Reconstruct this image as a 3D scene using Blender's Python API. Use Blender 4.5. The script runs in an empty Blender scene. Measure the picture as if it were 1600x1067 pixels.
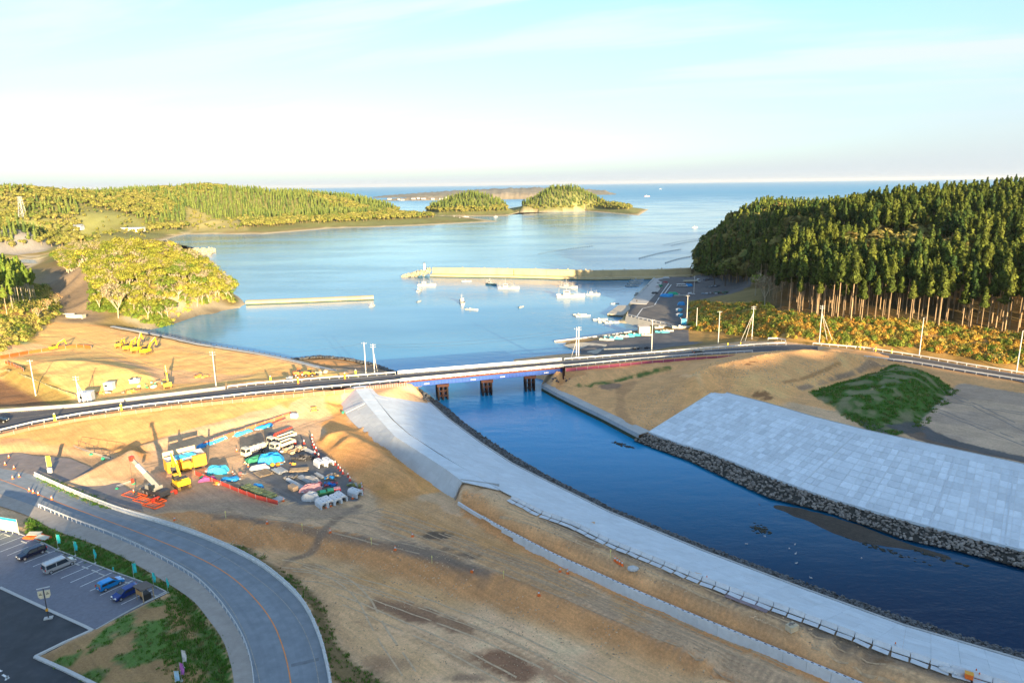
import bpy, bmesh, math, random
import numpy as np
from mathutils import Vector, Matrix, geometry
random.seed(7); rng = np.random.default_rng(7)
R = math.radians
SC = bpy.context.scene
COL = SC.collection

# ------------------------------------------------------------------ camera
F = 24 / 36 * 1600
PITCH = math.atan((533.5 - 288.0) / F); ROLL = 0.0133
CH = 70.0
_f = Vector((0, math.cos(PITCH), -math.sin(PITCH))); _r0 = Vector((1, 0, 0)); _u0 = Vector((0, math.sin(PITCH), math.cos(PITCH)))
CR = _r0 * math.cos(ROLL) - _u0 * math.sin(ROLL)
CU = _r0 * math.sin(ROLL) + _u0 * math.cos(ROLL)
cam = bpy.data.cameras.new('camera'); cam.lens = 24; cam.sensor_width = 36; cam.clip_start = 1; cam.clip_end = 90000
co = bpy.data.objects.new('camera', cam); COL.objects.link(co)
m = Matrix((CR, CU, -_f)).transposed().to_4x4(); m.translation = (0, 0, CH); co.matrix_world = m
SC.camera = co

# ------------------------------------------------------------------ sun, sky, exposure
SUN_EL = 9.5
SUN_AZ = math.atan2(0.40, -0.916)           # compass angle from +Y towards +X; the sun stands low behind the camera, to its right
sd = Vector((math.sin(SUN_AZ) * math.cos(R(SUN_EL)), math.cos(SUN_AZ) * math.cos(R(SUN_EL)), math.sin(R(SUN_EL))))
sl = bpy.data.lights.new('sun', 'SUN'); sl.energy = 5.0; sl.angle = R(0.53); sl.color = (1.0, 0.75, 0.43)
so = bpy.data.objects.new('sun', sl); COL.objects.link(so); so.rotation_euler = (-sd).to_track_quat('-Z', 'Y').to_euler()
so.location = (0, 0, 200)
W = bpy.data.worlds.new('World'); SC.world = W; W.use_nodes = True
wn = W.node_tree.nodes; wl = W.node_tree.links; wn.clear()
out = wn.new('ShaderNodeOutputWorld'); bg = wn.new('ShaderNodeBackground'); sky = wn.new('ShaderNodeTexSky')
sky.sky_type = 'NISHITA'; sky.sun_disc = False; sky.sun_elevation = R(SUN_EL); sky.sun_rotation = SUN_AZ % (2 * math.pi)
sky.air_density = 1.0; sky.dust_density = 0.6; sky.ozone_density = 1.6; sky.altitude = 50
bg.inputs['Strength'].default_value = 0.086
tc = wn.new('ShaderNodeTexCoord'); sx = wn.new('ShaderNodeSeparateXYZ'); wl.new(tc.outputs['Generated'], sx.inputs[0])
def wmath(op, a, b=None, c=None, clamp=False):
    n = wn.new('ShaderNodeMath'); n.operation = op; n.use_clamp = clamp
    for i, v in enumerate((a, b, c)):
        if v is None: continue
        if isinstance(v, (int, float)): n.inputs[i].default_value = v
        else: wl.new(v, n.inputs[i])
    return n.outputs[0]
# thin cirrus: noise on a high plane (direction divided by height)
zc = wmath('MAXIMUM', sx.outputs['Z'], 0.03); zc = wmath('ADD', zc, 0.10)
px_ = wmath('DIVIDE', sx.outputs['X'], zc); py_ = wmath('DIVIDE', sx.outputs['Y'], zc)
cx = wn.new('ShaderNodeCombineXYZ')
wl.new(wmath('MULTIPLY', px_, 0.42), cx.inputs[0])
wl.new(wmath('ADD', wmath('MULTIPLY', py_, 1.5), wmath('MULTIPLY', px_, 0.55)), cx.inputs[1])
n1 = wn.new('ShaderNodeTexNoise'); n1.inputs['Scale'].default_value = 0.9; n1.inputs['Detail'].default_value = 7; n1.inputs['Roughness'].default_value = 0.52; n1.inputs['Distortion'].default_value = 0.35
wl.new(cx.outputs[0], n1.inputs['Vector'])
cr = wn.new('ShaderNodeMapRange'); cr.interpolation_type = 'SMOOTHERSTEP'
cr.inputs['From Min'].default_value = 0.42; cr.inputs['From Max'].default_value = 0.64; cr.inputs['To Max'].default_value = 0.85
wl.new(n1.outputs[0], cr.inputs['Value'])
# veil of moist air low over the horizon, the same all the way round
hz = wn.new('ShaderNodeMapRange'); hz.interpolation_type = 'SMOOTHSTEP'
hz.inputs['From Min'].default_value = -0.02; hz.inputs['From Max'].default_value = 0.34; hz.inputs['To Min'].default_value = 0.93; hz.inputs['To Max'].default_value = 0.0
wl.new(sx.outputs['Z'], hz.inputs['Value'])
tint = wn.new('ShaderNodeMix'); tint.data_type = 'RGBA'; tint.blend_type = 'MULTIPLY'; tint.inputs[0].default_value = 1.0
tint.inputs[7].default_value = (0.78, 1.01, 1.20, 1)
wl.new(sky.outputs[0], tint.inputs[6])
mh = wn.new('ShaderNodeMix'); mh.data_type = 'RGBA'; wl.new(hz.outputs[0], mh.inputs[0]); wl.new(tint.outputs[2], mh.inputs[6]); mh.inputs[7].default_value = (2.05, 2.28, 2.56, 1)
mc = wn.new('ShaderNodeMix'); mc.data_type = 'RGBA'; lo = wn.new('ShaderNodeMapRange'); lo.interpolation_type = 'SMOOTHSTEP'; lo.inputs[1].default_value = .03; lo.inputs[2].default_value = .16; wl.new(sx.outputs['Z'], lo.inputs[0]); wl.new(wmath('MULTIPLY', cr.outputs[0], lo.outputs[0]), mc.inputs[0]); bw_ = wn.new('ShaderNodeRGBToBW'); wl.new(sky.outputs[0], bw_.inputs[0]); gl = wn.new('ShaderNodeMapRange'); gl.interpolation_type = 'SMOOTHSTEP'; gl.inputs[1].default_value = 3.6; gl.inputs[2].default_value = 7.5; wl.new(bw_.outputs[0], gl.inputs[0])
mg = wn.new('ShaderNodeMix'); mg.data_type = 'RGBA'; wl.new(gl.outputs[0], mg.inputs[0]); wl.new(mh.outputs[2], mg.inputs[6]); wl.new(tint.outputs[2], mg.inputs[7]); wl.new(mg.outputs[2], mc.inputs[6]); mc.inputs[7].default_value = (2.62, 2.84, 2.88, 1)
wl.new(mc.outputs[2], bg.inputs['Color']); wl.new(bg.outputs[0], out.inputs[0])
SC.view_settings.view_transform = 'Standard'; SC.view_settings.look = 'None'
SC.view_settings.exposure = 2.0; SC.view_settings.gamma = 1; SC.view_settings.use_curve_mapping = False
SC.cycles.max_bounces = 5; SC.cycles.diffuse_bounces = 2; SC.cycles.glossy_bounces = 3; SC.cycles.transmission_bounces = 2
SC.cycles.volume_bounces = 0; SC.cycles.use_denoising = True; SC.cycles.caustics_reflective = False; SC.cycles.caustics_refractive = False

# ------------------------------------------------------------------ helpers
def P(px, py, z=4.0):
    """the point of height z that the photograph shows at (px, py)"""
    d = _f + CR * ((px - 800) / F) + CU * ((533.5 - py) / F)
    t = (z - CH) / d.z
    return Vector((d.x * t, d.y * t, z))
def PD(px, py, dist):
    """the point seen at (px, py) at the given distance ahead"""
    d = _f + CR * ((px - 800) / F) + CU * ((533.5 - py) / F)
    t = dist / d.y
    return Vector((d.x * t, dist, CH + d.z * t))
def PL(pts, z=None): return [P(p[0], p[1], p[2] if len(p) > 2 else z) for p in pts]
def tag(o, label=None, cat=None, group=None, kind=None):
    if label: o['label'] = label
    if cat: o['category'] = cat
    if group: o['group'] = group
    if kind: o['kind'] = kind
    return o
def thing(name, label, cat, loc=(0, 0, 0), rz=0, group=None):
    o = bpy.data.objects.new(name, None); COL.objects.link(o); o.empty_display_size = 0.5
    o.location = loc; o.rotation_euler = (0, 0, rz)
    return tag(o, label, cat, group)
def link(name, me, parent=None, loc=None, rot=None, scale=None):
    o = bpy.data.objects.new(name, me); COL.objects.link(o)
    if parent: o.parent = parent
    if loc is not None: o.location = loc
    if rot is not None: o.rotation_euler = rot
    if scale is not None: o.scale = scale
    return o
def copy_tree(o, parent=None, label=None):
    c = o.copy(); COL.objects.link(c); c.parent = parent
    if label: c['label'] = label
    for ch in list(o.children): copy_tree(ch, c)
    return c

def smoothstep(a, b, x):
    t = np.clip((x - a) / (b - a), 0, 1); return t * t * (3 - 2 * t)
_tab = rng.random((256, 256)).astype(np.float32)
def vnoise(x, y, s):
    x = x / s; y = y / s; xi = np.floor(x).astype(int); yi = np.floor(y).astype(int); fx = x - xi; fy = y - yi
    fx = fx * fx * (3 - 2 * fx); fy = fy * fy * (3 - 2 * fy)
    a = _tab[xi & 255, yi & 255]; b = _tab[(xi + 1) & 255, yi & 255]; c = _tab[xi & 255, (yi + 1) & 255]; d = _tab[(xi + 1) & 255, (yi + 1) & 255]
    return (a * (1 - fx) + b * fx) * (1 - fy) + (c * (1 - fx) + d * fx) * fy
def fbm(x, y, s, n=4):
    v = 0; a = 0.5; t = 0
    for i in range(n): v = v + a * vnoise(x + 31.7 * i, y - 17.3 * i, s); t += a; a *= 0.5; s *= 0.5
    return v / t

class MB:
    """collects shapes, then links them as one mesh object"""
    def __init__(s): s.v = []; s.f = []; s.mi = []; s.cur = 0; s.smooth = []
    def add(s, vs, fs, smooth=False):
        n = len(s.v); s.v += [tuple(p) for p in vs]; s.f += [tuple(i + n for i in f) for f in fs]
        s.mi += [s.cur] * len(fs); s.smooth += [smooth] * len(fs); return s
    def box(s, c, size, rz=0, tilt=None, taper=1.0, tx=None):
        hx, hy, hz = size[0] / 2, size[1] / 2, size[2] / 2
        tx = taper if tx is None else tx
        M = Matrix.Rotation(rz, 3, 'Z')
        if tilt: M = M @ Matrix.Rotation(tilt[1], 3, tilt[0])
        c = Vector(c); vs = []
        for z in (-1, 1):
            kx, ky = (1, 1) if z < 0 else (tx, taper)
            for x, y in ((-1, -1), (1, -1), (1, 1), (-1, 1)): vs.append(c + M @ Vector((x * hx * kx, y * hy * ky, z * hz)))
        return s.add(vs, [(0, 3, 2, 1), (4, 5, 6, 7), (0, 1, 5, 4), (1, 2, 6, 5), (2, 3, 7, 6), (3, 0, 4, 7)])
    def cyl(s, a, b, r, r2=None, n=8, caps=True, smooth=True):
        a = Vector(a); b = Vector(b); r2 = r if r2 is None else r2
        d = (b - a).normalized(); q = d.orthogonal().normalized(); w = d.cross(q)
        vs = []
        for p, rr in ((a, r), (b, r2)):
            for i in range(n):
                t = 2 * math.pi * i / n; vs.append(p + (q * math.cos(t) + w * math.sin(t)) * rr)
        fs = [(i, (i + 1) % n, n + (i + 1) % n, n + i) for i in range(n)]
        s.add(vs, fs, smooth)
        if caps: s.add(vs, [tuple(range(n - 1, -1, -1)), tuple(range(n, 2 * n))])
        return s
    def bar(s, a, b, w, h=None):
        """square bar between two points"""
        a = Vector(a); b = Vector(b); h = h or w; d = (b - a).normalized()
        side = d.cross(Vector((0, 0, 1)))
        side = Vector((1, 0, 0)) if side.length < 1e-4 else side.normalized()
        up = side.cross(d)
        vs = [p + side * (sx * w / 2) + up * (sy * h / 2) for p in (a, b) for sx, sy in ((-1, -1), (1, -1), (1, 1), (-1, 1))]
        return s.add(vs, [(0, 1, 2, 3), (7, 6, 5, 4), (0, 4, 5, 1), (1, 5, 6, 2), (2, 6, 7, 3), (3, 7, 4, 0)])
    def tube(s, pts, r, n=6):
        for a, b in zip(pts, pts[1:]): s.cyl(a, b, r if not callable(r) else r(a), None, n, False)
        return s
    def loft(s, secs, close=True, caps=True, smooth=False):
        n = len(secs[0]); vs = [p for sec in secs for p in sec]; fs = []
        for k in range(len(secs) - 1):
            for i in range(n if close else n - 1):
                j = (i + 1) % n; fs.append((k * n + i, k * n + j, (k + 1) * n + j, (k + 1) * n + i))
        s.add(vs, fs, smooth)
        if caps and close: s.add(vs, [tuple(range(n - 1, -1, -1)), tuple(range((len(secs) - 1) * n, len(secs) * n))])
        return s
    def prism(s, prof, y0, y1, smooth=False):
        """profile in x,z pushed along y"""
        return s.loft([[(x, y0, z) for x, z in prof], [(x, y1, z) for x, z in prof]], smooth=smooth)
    def poly(s, pts, h):
        """plan outline (3D points) thickened downwards by h"""
        n = len(pts); vs = [tuple(p) for p in pts] + [(p[0], p[1], p[2] - h) for p in pts]
        return s.add(vs, [tuple(range(n))] + [(i, i + n, (i + 1) % n + n, (i + 1) % n) for i in range(n)])
    def sph(s, c, r, n=8, m=5, sc=(1, 1, 1), jit=0):
        vs = []; fs = []
        for j in range(1, m):
            a = math.pi * j / m
            for i in range(n):
                b = 2 * math.pi * i / n; k = 1 + random.uniform(-jit, jit)
                vs.append((c[0] + r * sc[0] * k * math.sin(a) * math.cos(b), c[1] + r * sc[1] * k * math.sin(a) * math.sin(b), c[2] + r * sc[2] * k * math.cos(a)))
        vs += [(c[0], c[1], c[2] + r * sc[2]), (c[0], c[1], c[2] - r * sc[2])]; t = len(vs) - 2
        for j in range(m - 2):
            for i in range(n): fs.append((j * n + i, (j + 1) * n + i, (j + 1) * n + (i + 1) % n, j * n + (i + 1) % n))
        for i in range(n): fs.append((t, i, (i + 1) % n)); fs.append((t + 1, (m - 2) * n + (i + 1) % n, (m - 2) * n + i))
        return s.add(vs, fs, True)
    def mesh(s, name, mats, off=None):
        me = bpy.data.meshes.new(name)
        vs = s.v if off is None else [(p[0] - off[0], p[1] - off[1], p[2] - off[2]) for p in s.v]
        me.from_pydata(vs, [], s.f)
        for mt in (mats if isinstance(mats, (list, tuple)) else [mats]): me.materials.append(mt)
        me.polygons.foreach_set('material_index', s.mi); me.polygons.foreach_set('use_smooth', s.smooth)
        me.update(); return me
    def build(s, name, mats, parent=None, world=False, **k):
        off = None
        if world and parent: off = parent.location
        return link(name, s.mesh(name, mats, off), parent, **k)

# ------------------------------------------------------------------ materials
MATS = {}
def mat(name, col, rough=0.7, metal=0.0, var=0.0, scale=3.0, bump=0.0, bscale=20.0, rnd=0.0, spec=0.4, attr=None, island=False, dirt=None, alpha=None):
    """procedural material: base colour with noise grain, optional per-object variation and fine bump"""
    if name in MATS: return MATS[name]
    m = bpy.data.materials.new(name); m.use_nodes = True; MATS[name] = m
    N = m.node_tree.nodes; L = m.node_tree.links; b = N['Principled BSDF']
    b.inputs['Roughness'].default_value = rough; b.inputs['Metallic'].default_value = metal
    b.inputs['Specular IOR Level'].default_value = spec
    geo = N.new('ShaderNodeNewGeometry')
    src = None
    if attr:
        a = N.new('ShaderNodeAttribute'); a.attribute_name = attr; src = a.outputs['Color']
    def nz(sc, det=4, ro=0.6):
        n = N.new('ShaderNodeTexNoise'); n.inputs['Scale'].default_value = sc; n.inputs['Detail'].default_value = det; n.inputs['Roughness'].default_value = ro
        L.new(geo.outputs['Position'], n.inputs['Vector']); return n.outputs[0]
    def mr(v, a, b_, c, d):
        n = N.new('ShaderNodeMapRange'); L.new(v, n.inputs[0])
        for i, q in zip((1, 2, 3, 4), (a, b_, c, d)): n.inputs[i].default_value = q
        return n.outputs[0]
    hsv = N.new('ShaderNodeHueSaturation')
    if src: L.new(src, hsv.inputs['Color'])
    else: hsv.inputs['Color'].default_value = (*col, 1)
    val = mr(nz(scale), 0.3, 0.7, 1 - var, 1 + var)
    if rnd or island:
        if island: r = geo.outputs['Random Per Island']
        else: oi = N.new('ShaderNodeObjectInfo'); r = oi.outputs['Random']
        q = mr(r, 0, 1, 1 - rnd, 1 + rnd); mu = N.new('ShaderNodeMath'); mu.operation = 'MULTIPLY'; L.new(val, mu.inputs[0]); L.new(q, mu.inputs[1]); val = mu.outputs[0]
    L.new(val, hsv.inputs['Value']); cur = hsv.outputs[0]
    if dirt:
        mx = N.new('ShaderNodeMix'); mx.data_type = 'RGBA'; L.new(mr(nz(dirt[1], 6, 0.7), 0.5, 0.72, 0, dirt[2] if len(dirt) > 2 else 0.7), mx.inputs[0]); L.new(cur, mx.inputs[6]); mx.inputs[7].default_value = (*dirt[0], 1); cur = mx.outputs[2]
    L.new(cur, b.inputs['Base Color'])
    if bump:
        bp = N.new('ShaderNodeBump'); bp.inputs['Strength'].default_value = bump; bp.inputs['Distance'].default_value = 1.0 / bscale
        L.new(nz(bscale, 3), bp.inputs['Height']); L.new(bp.outputs[0], b.inputs['Normal'])
    return m
# ------------------------------------------------------------------ survey lines (photo x, y, height) of the place
def roadz(px): return float(np.interp(px, [-300, 0, 400, 620, 900, 1100, 1230, 1350, 1600, 1900], [6.0, 6.3, 7.2, 7.5, 7.5, 7.8, 8.2, 8.4, 8.6, 8.8]))
RU = [(-260, 655), (0, 644), (125, 635), (250, 620), (350, 608), (400, 602), (500, 594), (620, 585), (800, 570), (880, 564), (1000, 555), (1100, 547), (1200, 539.5), (1255, 538), (1350, 546), (1425, 557), (1525, 574), (1600, 586), (1800, 622)]
RN = [(-260, 706), (0, 676), (50, 664), (125, 650), (225, 636), (400, 617), (562, 603), (625, 597), (800, 580.5), (895, 573), (1000, 563), (1100, 555), (1175, 551), (1255, 550), (1355, 560), (1425, 568), (1525, 585), (1600, 597), (1800, 640)]
LW = [(660, 612), (683, 626), (702, 639), (725, 660), (755, 680), (800, 710), (860, 745), (965, 797), (1100, 852), (1256, 909), (1350, 942), (1475, 984), (1600, 1020), (1760, 1070), (1950, 1130)]
LC = [(651, 606), (672, 629), (700, 654), (750, 691), (800, 724), (845, 747), (952, 800), (1100, 861), (1256, 920), (1412, 977), (1600, 1032), (1760, 1085), (1950, 1150)]
CRR = [(572, 602), (590, 627), (612, 655), (637, 677), (687, 710), (735, 738), (780, 765)]
CRL = [(552, 604), (570, 628), (590, 652), (617, 682), (665, 712), (700, 735), (722, 752)]
TOE = [(524, 616), (535, 640), (547, 656), (575, 683), (625, 722), (665, 750), (710, 781)]
BLK = [(780, 765), (850, 800), (900, 817), (950, 842), (1000, 862), (1100, 903), (1256, 959), (1381, 1006), (1475, 1037), (1569, 1065), (1700, 1110), (1900, 1175)]
BT = [(722, 764), (750, 775), (800, 808), (875, 840), (950, 875), (1025, 907), (1100, 937), (1287, 1015), (1381, 1050), (1450, 1078), (1650, 1160)]
WT = [(716, 783), (740, 800), (775, 820), (825, 845), (862, 865), (925, 892), (975, 915), (1050, 947), (1100, 967), (1256, 1031), (1337, 1064), (1520, 1140)]
WB = [(712, 788), (735, 806), (770, 828), (820, 855), (845, 872), (925, 911), (1000, 948), (1100, 994), (1225, 1051), (1275, 1075), (1420, 1140)]
FT = [(240, 812), (300, 806), (320, 809), (417, 819), (497, 830), (575, 847), (700, 882), (800, 910), (900, 950), (1000, 995), (1100, 1035), (1180, 1075), (1300, 1130)]
FB = [(330, 838), (400, 856), (475, 864), (550, 878), (625, 905), (700, 927), (825, 967), (900, 992), (1000, 1026), (1110, 1064), (1200, 1105)]
GR = [(345, 848), (385, 848), (425, 876), (470, 905), (507, 940), (525, 995), (550, 1025), (612, 1069), (660, 1110)]       # field side of the road's grass bank
RO = [(-20, 716), (54, 743), (90, 760), (135, 779), (187, 799), (244, 815), (300, 833), (350, 853), (400, 878), (437, 905), (475, 942), (500, 995), (512, 1045), (516, 1069), (520, 1110)]
RI = [(-20, 765), (60, 793), (112, 815), (169, 836), (225, 860), (300, 901), (332, 930), (357, 962), (380, 1000), (392, 1037), (396, 1068), (398, 1110)]
SI = [(-20, 785), (45, 805), (84, 829), (131, 844), (180, 864), (230, 892), (300, 935), (320, 960), (350, 1000), (363, 1045), (366, 1069), (368, 1110)]
CENTER = [(-20, 742), (30, 760), (79, 781), (150, 807), (225, 835), (300, 866), (350, 892), (387, 922), (425, 967), (445, 1017), (455, 1067), (458, 1110)]
LOTE = [(-40, 810), (0, 823), (71, 851), (88, 860), (176, 894), (244, 918), (260, 926)]
QW = [(846, 601), (870, 614), (900, 629), (940, 648), (998, 678)]                    # right quay, water side
QI = [(853, 597), (876, 608), (908, 624), (950, 644), (1015, 673)]
RW = [(990, 688), (1030, 703), (1075, 719), (1135, 747), (1200, 777), (1300, 802), (1412, 842), (1500, 861), (1600, 888), (1750, 930)]
RT = [(1006, 677), (1060, 692), (1100, 703), (1200, 743), (1290, 776), (1375, 801), (1475, 828), (1600, 859), (1750, 900)]
RE = [(1112, 614), (1200, 640), (1275, 661), (1350, 681), (1450, 704), (1600, 738), (1750, 775)]   # top of the block slope
RE2 = [(1126, 611), (1200, 630), (1275, 652), (1350, 671), (1450, 693), (1600, 725), (1750, 760)]
ZC = 7.8; ZRC = 9.0
def WP(px, dist, z): return Vector(((px - 800) / F / 1.026 * dist, dist, z))
pts3 = []
def line(pl, z=None, closed=False, step=None):
    """a breakline: sampled densely so that the triangulation keeps it"""
    v = [p if isinstance(p, Vector) else P(p[0], p[1], p[2] if len(p) > 2 else z) for p in pl]
    if closed: v = v + [v[0]]
    pts3.append(v[0])
    for a, b in zip(v, v[1:]):
        L = (b - a).length; st = step or max(2.5, 0.02 * a.y); n = max(1, int(L / st))
        for i in range(1, n + 1): pts3.append(a.lerp(b, i / n))
def pt(*a):
    for p in a: pts3.append(p if isinstance(p, Vector) else P(*p))
def zl(pl, dz=0): return [(p[0], p[1], roadz(p[0]) + dz) for p in pl]
# road embankment (not across the river: 640..850)
def seg(pl, a, b): return [p for p in pl if a <= p[0] <= b]
line(zl(seg(RU, -300, 620)) + [(640, 583.5, 7.45)], None); line(zl(seg(RN, -300, 625)) + [(640, 595.6, 7.45)], None)
line([(870, 565, 7.45)] + zl(seg(RU, 880, 1900))); line([(872, 574.6, 7.45)] + zl(seg(RN, 895, 1900)))
line([(640, 583.5, 7.4), (640, 595.6, 7.4)]); line([(650, 590, 0.5), (655, 602, 0.3)])
line([(870, 565, 7.4), (872, 574.6, 7.4)]); line([(858, 585, 1.8), (850, 592, 1.6)])
# left bank
line(LW, -0.6); line(LC, 1.1); line([(p[0], p[1], ZC - 0.5) for p in CRR]); line(CRL, ZC - 0.5); line(TOE, 3.7)
line(BLK[1:], ZC - 0.25); line(BT, ZC - 0.4); line(WB, 3.9); line([P(a, b, 5.6) * 1.0 - Vector((0, 0, 1.7)) + Vector((.25, .25, 0)) for a, b in WT[3:]]); line([P(a, b, 5.6) + Vector((1.0, .95, 0)) for a, b in WT])
line([(700, 795), (730, 815), (800, 852), (880, 893), (1000, 957), (1130, 1018), (1260, 1080)], 3.95)
line(FT, 4.15); line(FB, 1.7); line(GR, 2.2)
line([(552, 604, 7.2), (572, 602, 7.3), (620, 604, 7), (648, 606, 3.0)])
# river bed
line([(690, 620), (760, 665), (860, 715), (1000, 770), (1150, 830), (1300, 890), (1450, 930), (1600, 965), (1800, 1020)], -2.5)
line([(760, 640), (900, 690), (1020, 725)], -3); line([(720, 600), (800, 600), (840, 610)], -3)
line([(1165, 768), (1230, 780), (1330, 808), (1400, 838), (1500, 873), (1580, 893)], -0.5)
line([(1190, 785), (1270, 802), (1340, 832), (1420, 852), (1480, 868)], 0.32); line([(1250, 795), (1330, 818), (1390, 842)], 0.34)
line([(1175, 778), (1225, 812), (1290, 848), (1360, 866), (1440, 866), (1500, 888), (1580, 896)], -0.35)
# right bank
line([P(a, b_, 2.2) + Vector((.15, .15, -3.8)) for a, b_ in QW]); line([P(a, b_, 2.2) + Vector((1.3, 1.2, -.3)) for a, b_ in QW]); line([P(a, b_, 2.2) + Vector((-1, -1, -4)) for a, b_ in QW]); line(RW, -0.8); line(RT, 1.3); line(RE, ZRC - 0.6); line(RE2, ZRC - 0.6)
line([(1009, 674, 1.4), (1060, 645, 5.2), (1108, 616, ZRC - 0.6)])
# road sides, left part
line([(30, 690, 5.6), (60, 696, 5.3), (120, 701, 5), (200, 701, 5), (300, 673, 5), (400, 651, 5.2), (440, 641, 5.3), (500, 626, 6), (526, 613, 6.8)])
line([(-60, 712, 4.4), (60, 706, 4.2), (130, 714, 4), (200, 715, 4), (300, 686, 4), (400, 663, 4), (450, 656, 4), (530, 655, 3.9)])
line([(-60, 700, 5.6), (0, 696, 5.6)])
line([(590, 690, 3.9), (640, 740, 3.9), (690, 785, 3.9)])
pt((300, 760, 4), (400, 760, 4), (460, 800, 4), (600, 800, 4), (700, 850, 4), (200, 760, 4), (100, 730, 4), (500, 700, 4), (350, 700, 4), (470, 670, 4))
# near road and parking ground
line(RO, 4.2); line(RI, 4.2); line(SI, 4.2); line([(x + 12, y - 8) for x, y in GR[2:]], 3.0)
line(LOTE, 4.2); line([(260, 926), (159, 979), (142, 987), (57, 1027), (142, 1069), (200, 1110)], 4.2)
line([(275, 930), (305, 960), (330, 1000), (345, 1050), (350, 1110)], 3.5); line([(300, 955), (325, 985), (338, 1050)], 3.35)
line([(170, 985), (250, 945), (290, 990), (300, 1050)], 5.0); line([(110, 1030), (170, 1060), (240, 1067)], 4.6)
line([(90, 853), (150, 876), (220, 902), (262, 925)], 3.9)
for X in (-400, -200, -100, -60, -30, 0): pts3.append(Vector((X, 40, 4.1)))
pt((0, 900, 4.2), (0, 1000, 4.2), (60, 1067, 4.2), (-300, 1100, 4.2), (-300, 800, 4.3), (-300, 740, 4.4), (100, 1150, 4.2), (300, 1250, 4.2))
pt((700, 1000, 2), (850, 1067, 2), (600, 960, 2), (700, 1200, 2), (1000, 1250, 2), (1200, 1250, 2), (1500, 1300, 4))
# soil mound beside the levee and heap behind the sand fence
line([(500, 690), (540, 735), (600, 772), (655, 765), (690, 758), (640, 728), (590, 694), (560, 672), (525, 668)], 4.0, closed=True)
line([(512, 676, 6.3), (535, 671, 7.4), (570, 690, 7.8), (615, 722, 7.2), (650, 750, 5.6)])
line([(535, 690, 7.0), (570, 720, 6.8), (610, 750, 6.3)])
line([(163, 702), (190, 712), (228, 716), (232, 706), (214, 698), (190, 694)], 4.0, closed=True); line([(190, 699, 6.6), (208, 698, 7.2), (220, 704, 5.6)])
# ground right of the river: hollow, big mound, grass mound, gravel lot
line([(905, 600, 4.2), (950, 597, 4.2), (1000, 590, 4.6), (1045, 584, 5.2)]); line([(880, 596, 2.6), (940, 610, 3.0), (1000, 640, 2.6), (1015, 668, 2.4)])
line([(900, 584, 6.6), (1000, 575, 7.0), (1100, 566, 7.4)])
line([(960, 610, 3.2), (965, 630, 3.2), (985, 655, 3.0), (1012, 668, 2.6)])
line([(975, 605, 4.0), (1040, 592, 6.6), (1075, 580, 11.0), (1092, 575, 12.6), (1112, 571, 13.8), (1160, 561, 14.6), (1200, 553, 15), (1257, 545, 15.2), (1325, 551, 14.2), (1390, 568, 11.4)])
line([(1090, 585, 12.4), (1105, 600, 11.6), (1120, 606, 10.2)]); line([(1300, 545.5, 10.0), (1380, 561.5, 8.6)])
line([(1030, 610, 6.2), (1050, 630, 5.8), (1035, 645, 4.4)]); line([(1070, 600, 9.0), (1085, 615, 8.2)])
line([(1180, 590, 12.4), (1230, 600, 10.8), (1290, 580, 11.2)]); line([(1190, 615, 9.6), (1215, 625, 9.0), (1255, 612, 9.0), (1340, 588, 9.0), (1395, 571, 8.6)])
line([(1275, 611, 10.2), (1350, 594, 12.2), (1405, 577, 12.4), (1440, 580, 11.6)]); line([(1330, 625, 11.2), (1390, 610, 12.3), (1430, 592, 12.2)])
line([(1340, 650, 9.0), (1387, 672, 8.4), (1435, 660, 7.2), (1460, 630, 7), (1500, 597, 7)]); line([(1500, 597, 7), (1600, 614, 7), (1800, 650, 7)])
line([(1445, 668, 6.8), (1500, 690, 6.8), (1600, 715, 6.8), (1750, 750, 6.8)]); line([(1225, 640, 8.6), (1300, 645, 8.6), (1350, 665, 8.4)]); pt((1550, 660, 6.8))
# left: seaward fill, its mound, pit
line([(100, 500, 6), (130, 502, 5.6), (175, 512, 5.2), (262, 528, 5.0), (300, 538, 5.0), (400, 553, 5.0), (450, 562.5, 5.0), (500, 575, 5.2), (520, 581, 6.0)])
line([(225, 519, -0.5), (262, 531, -0.6), (300, 542, -0.6), (400, 558, -0.6), (452, 568, 1.4), (500, 580, 1.8)])
line([(455, 560), (500, 555.5), (540, 559), (580, 567), (610, 577), (626, 583), (640, 600), (656, 611)], -0.15); line([(470, 565), (510, 563), (560, 570), (600, 580), (618, 588)], 1.8)
pt((540, 590, 5.5), (480, 590, 5.4))
line([(0, 560, 7), (60, 552, 5.6), (115, 547, 5.4), (150, 549, 5.2), (200, 560, 5.1), (240, 578, 5.1), (252, 593, 5.2)])
line([(60, 566, 9.0), (100, 562, 10.0), (130, 563, 9.0), (150, 567, 9.6), (190, 574, 9.4), (225, 585, 7.8), (240, 594, 6.0)])
line([(20, 575, 8.6), (60, 595, 8.2), (105, 612, 6.6), (140, 618, 5.8), (200, 610, 5.8), (250, 602, 5.6), (330, 596, 5.4)])
line([(-100, 580, 8), (0, 590, 5.2), (40, 612, 5.0), (80, 632, 5.4)]); line([(-100, 630, 5.4), (0, 632, 5.4), (60, 634, 5.6)])
line([(300, 560, 5), (400, 575, 5), (450, 580, 5.2)]); pt((200, 530, 5.2), (120, 525, 5.4), (350, 575, 5.2), (60, 530, 5.8))
# left knoll with bushes
line([(0, 545, 9), (50, 530, 7.5), (80, 505, 6.5), (100, 492, 6), (90, 470, 6), (70, 445, 8), (55, 425, 8)])
pt((0, 510, 14), (30, 500, 12), (30, 470, 16), (0, 470, 20), (0, 440, 20), (-200, 480, 24), (-200, 560, 14), (-400, 600, 14)); line([(-60, 425, 14), (0, 428, 12), (30, 432, 11)])
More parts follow.
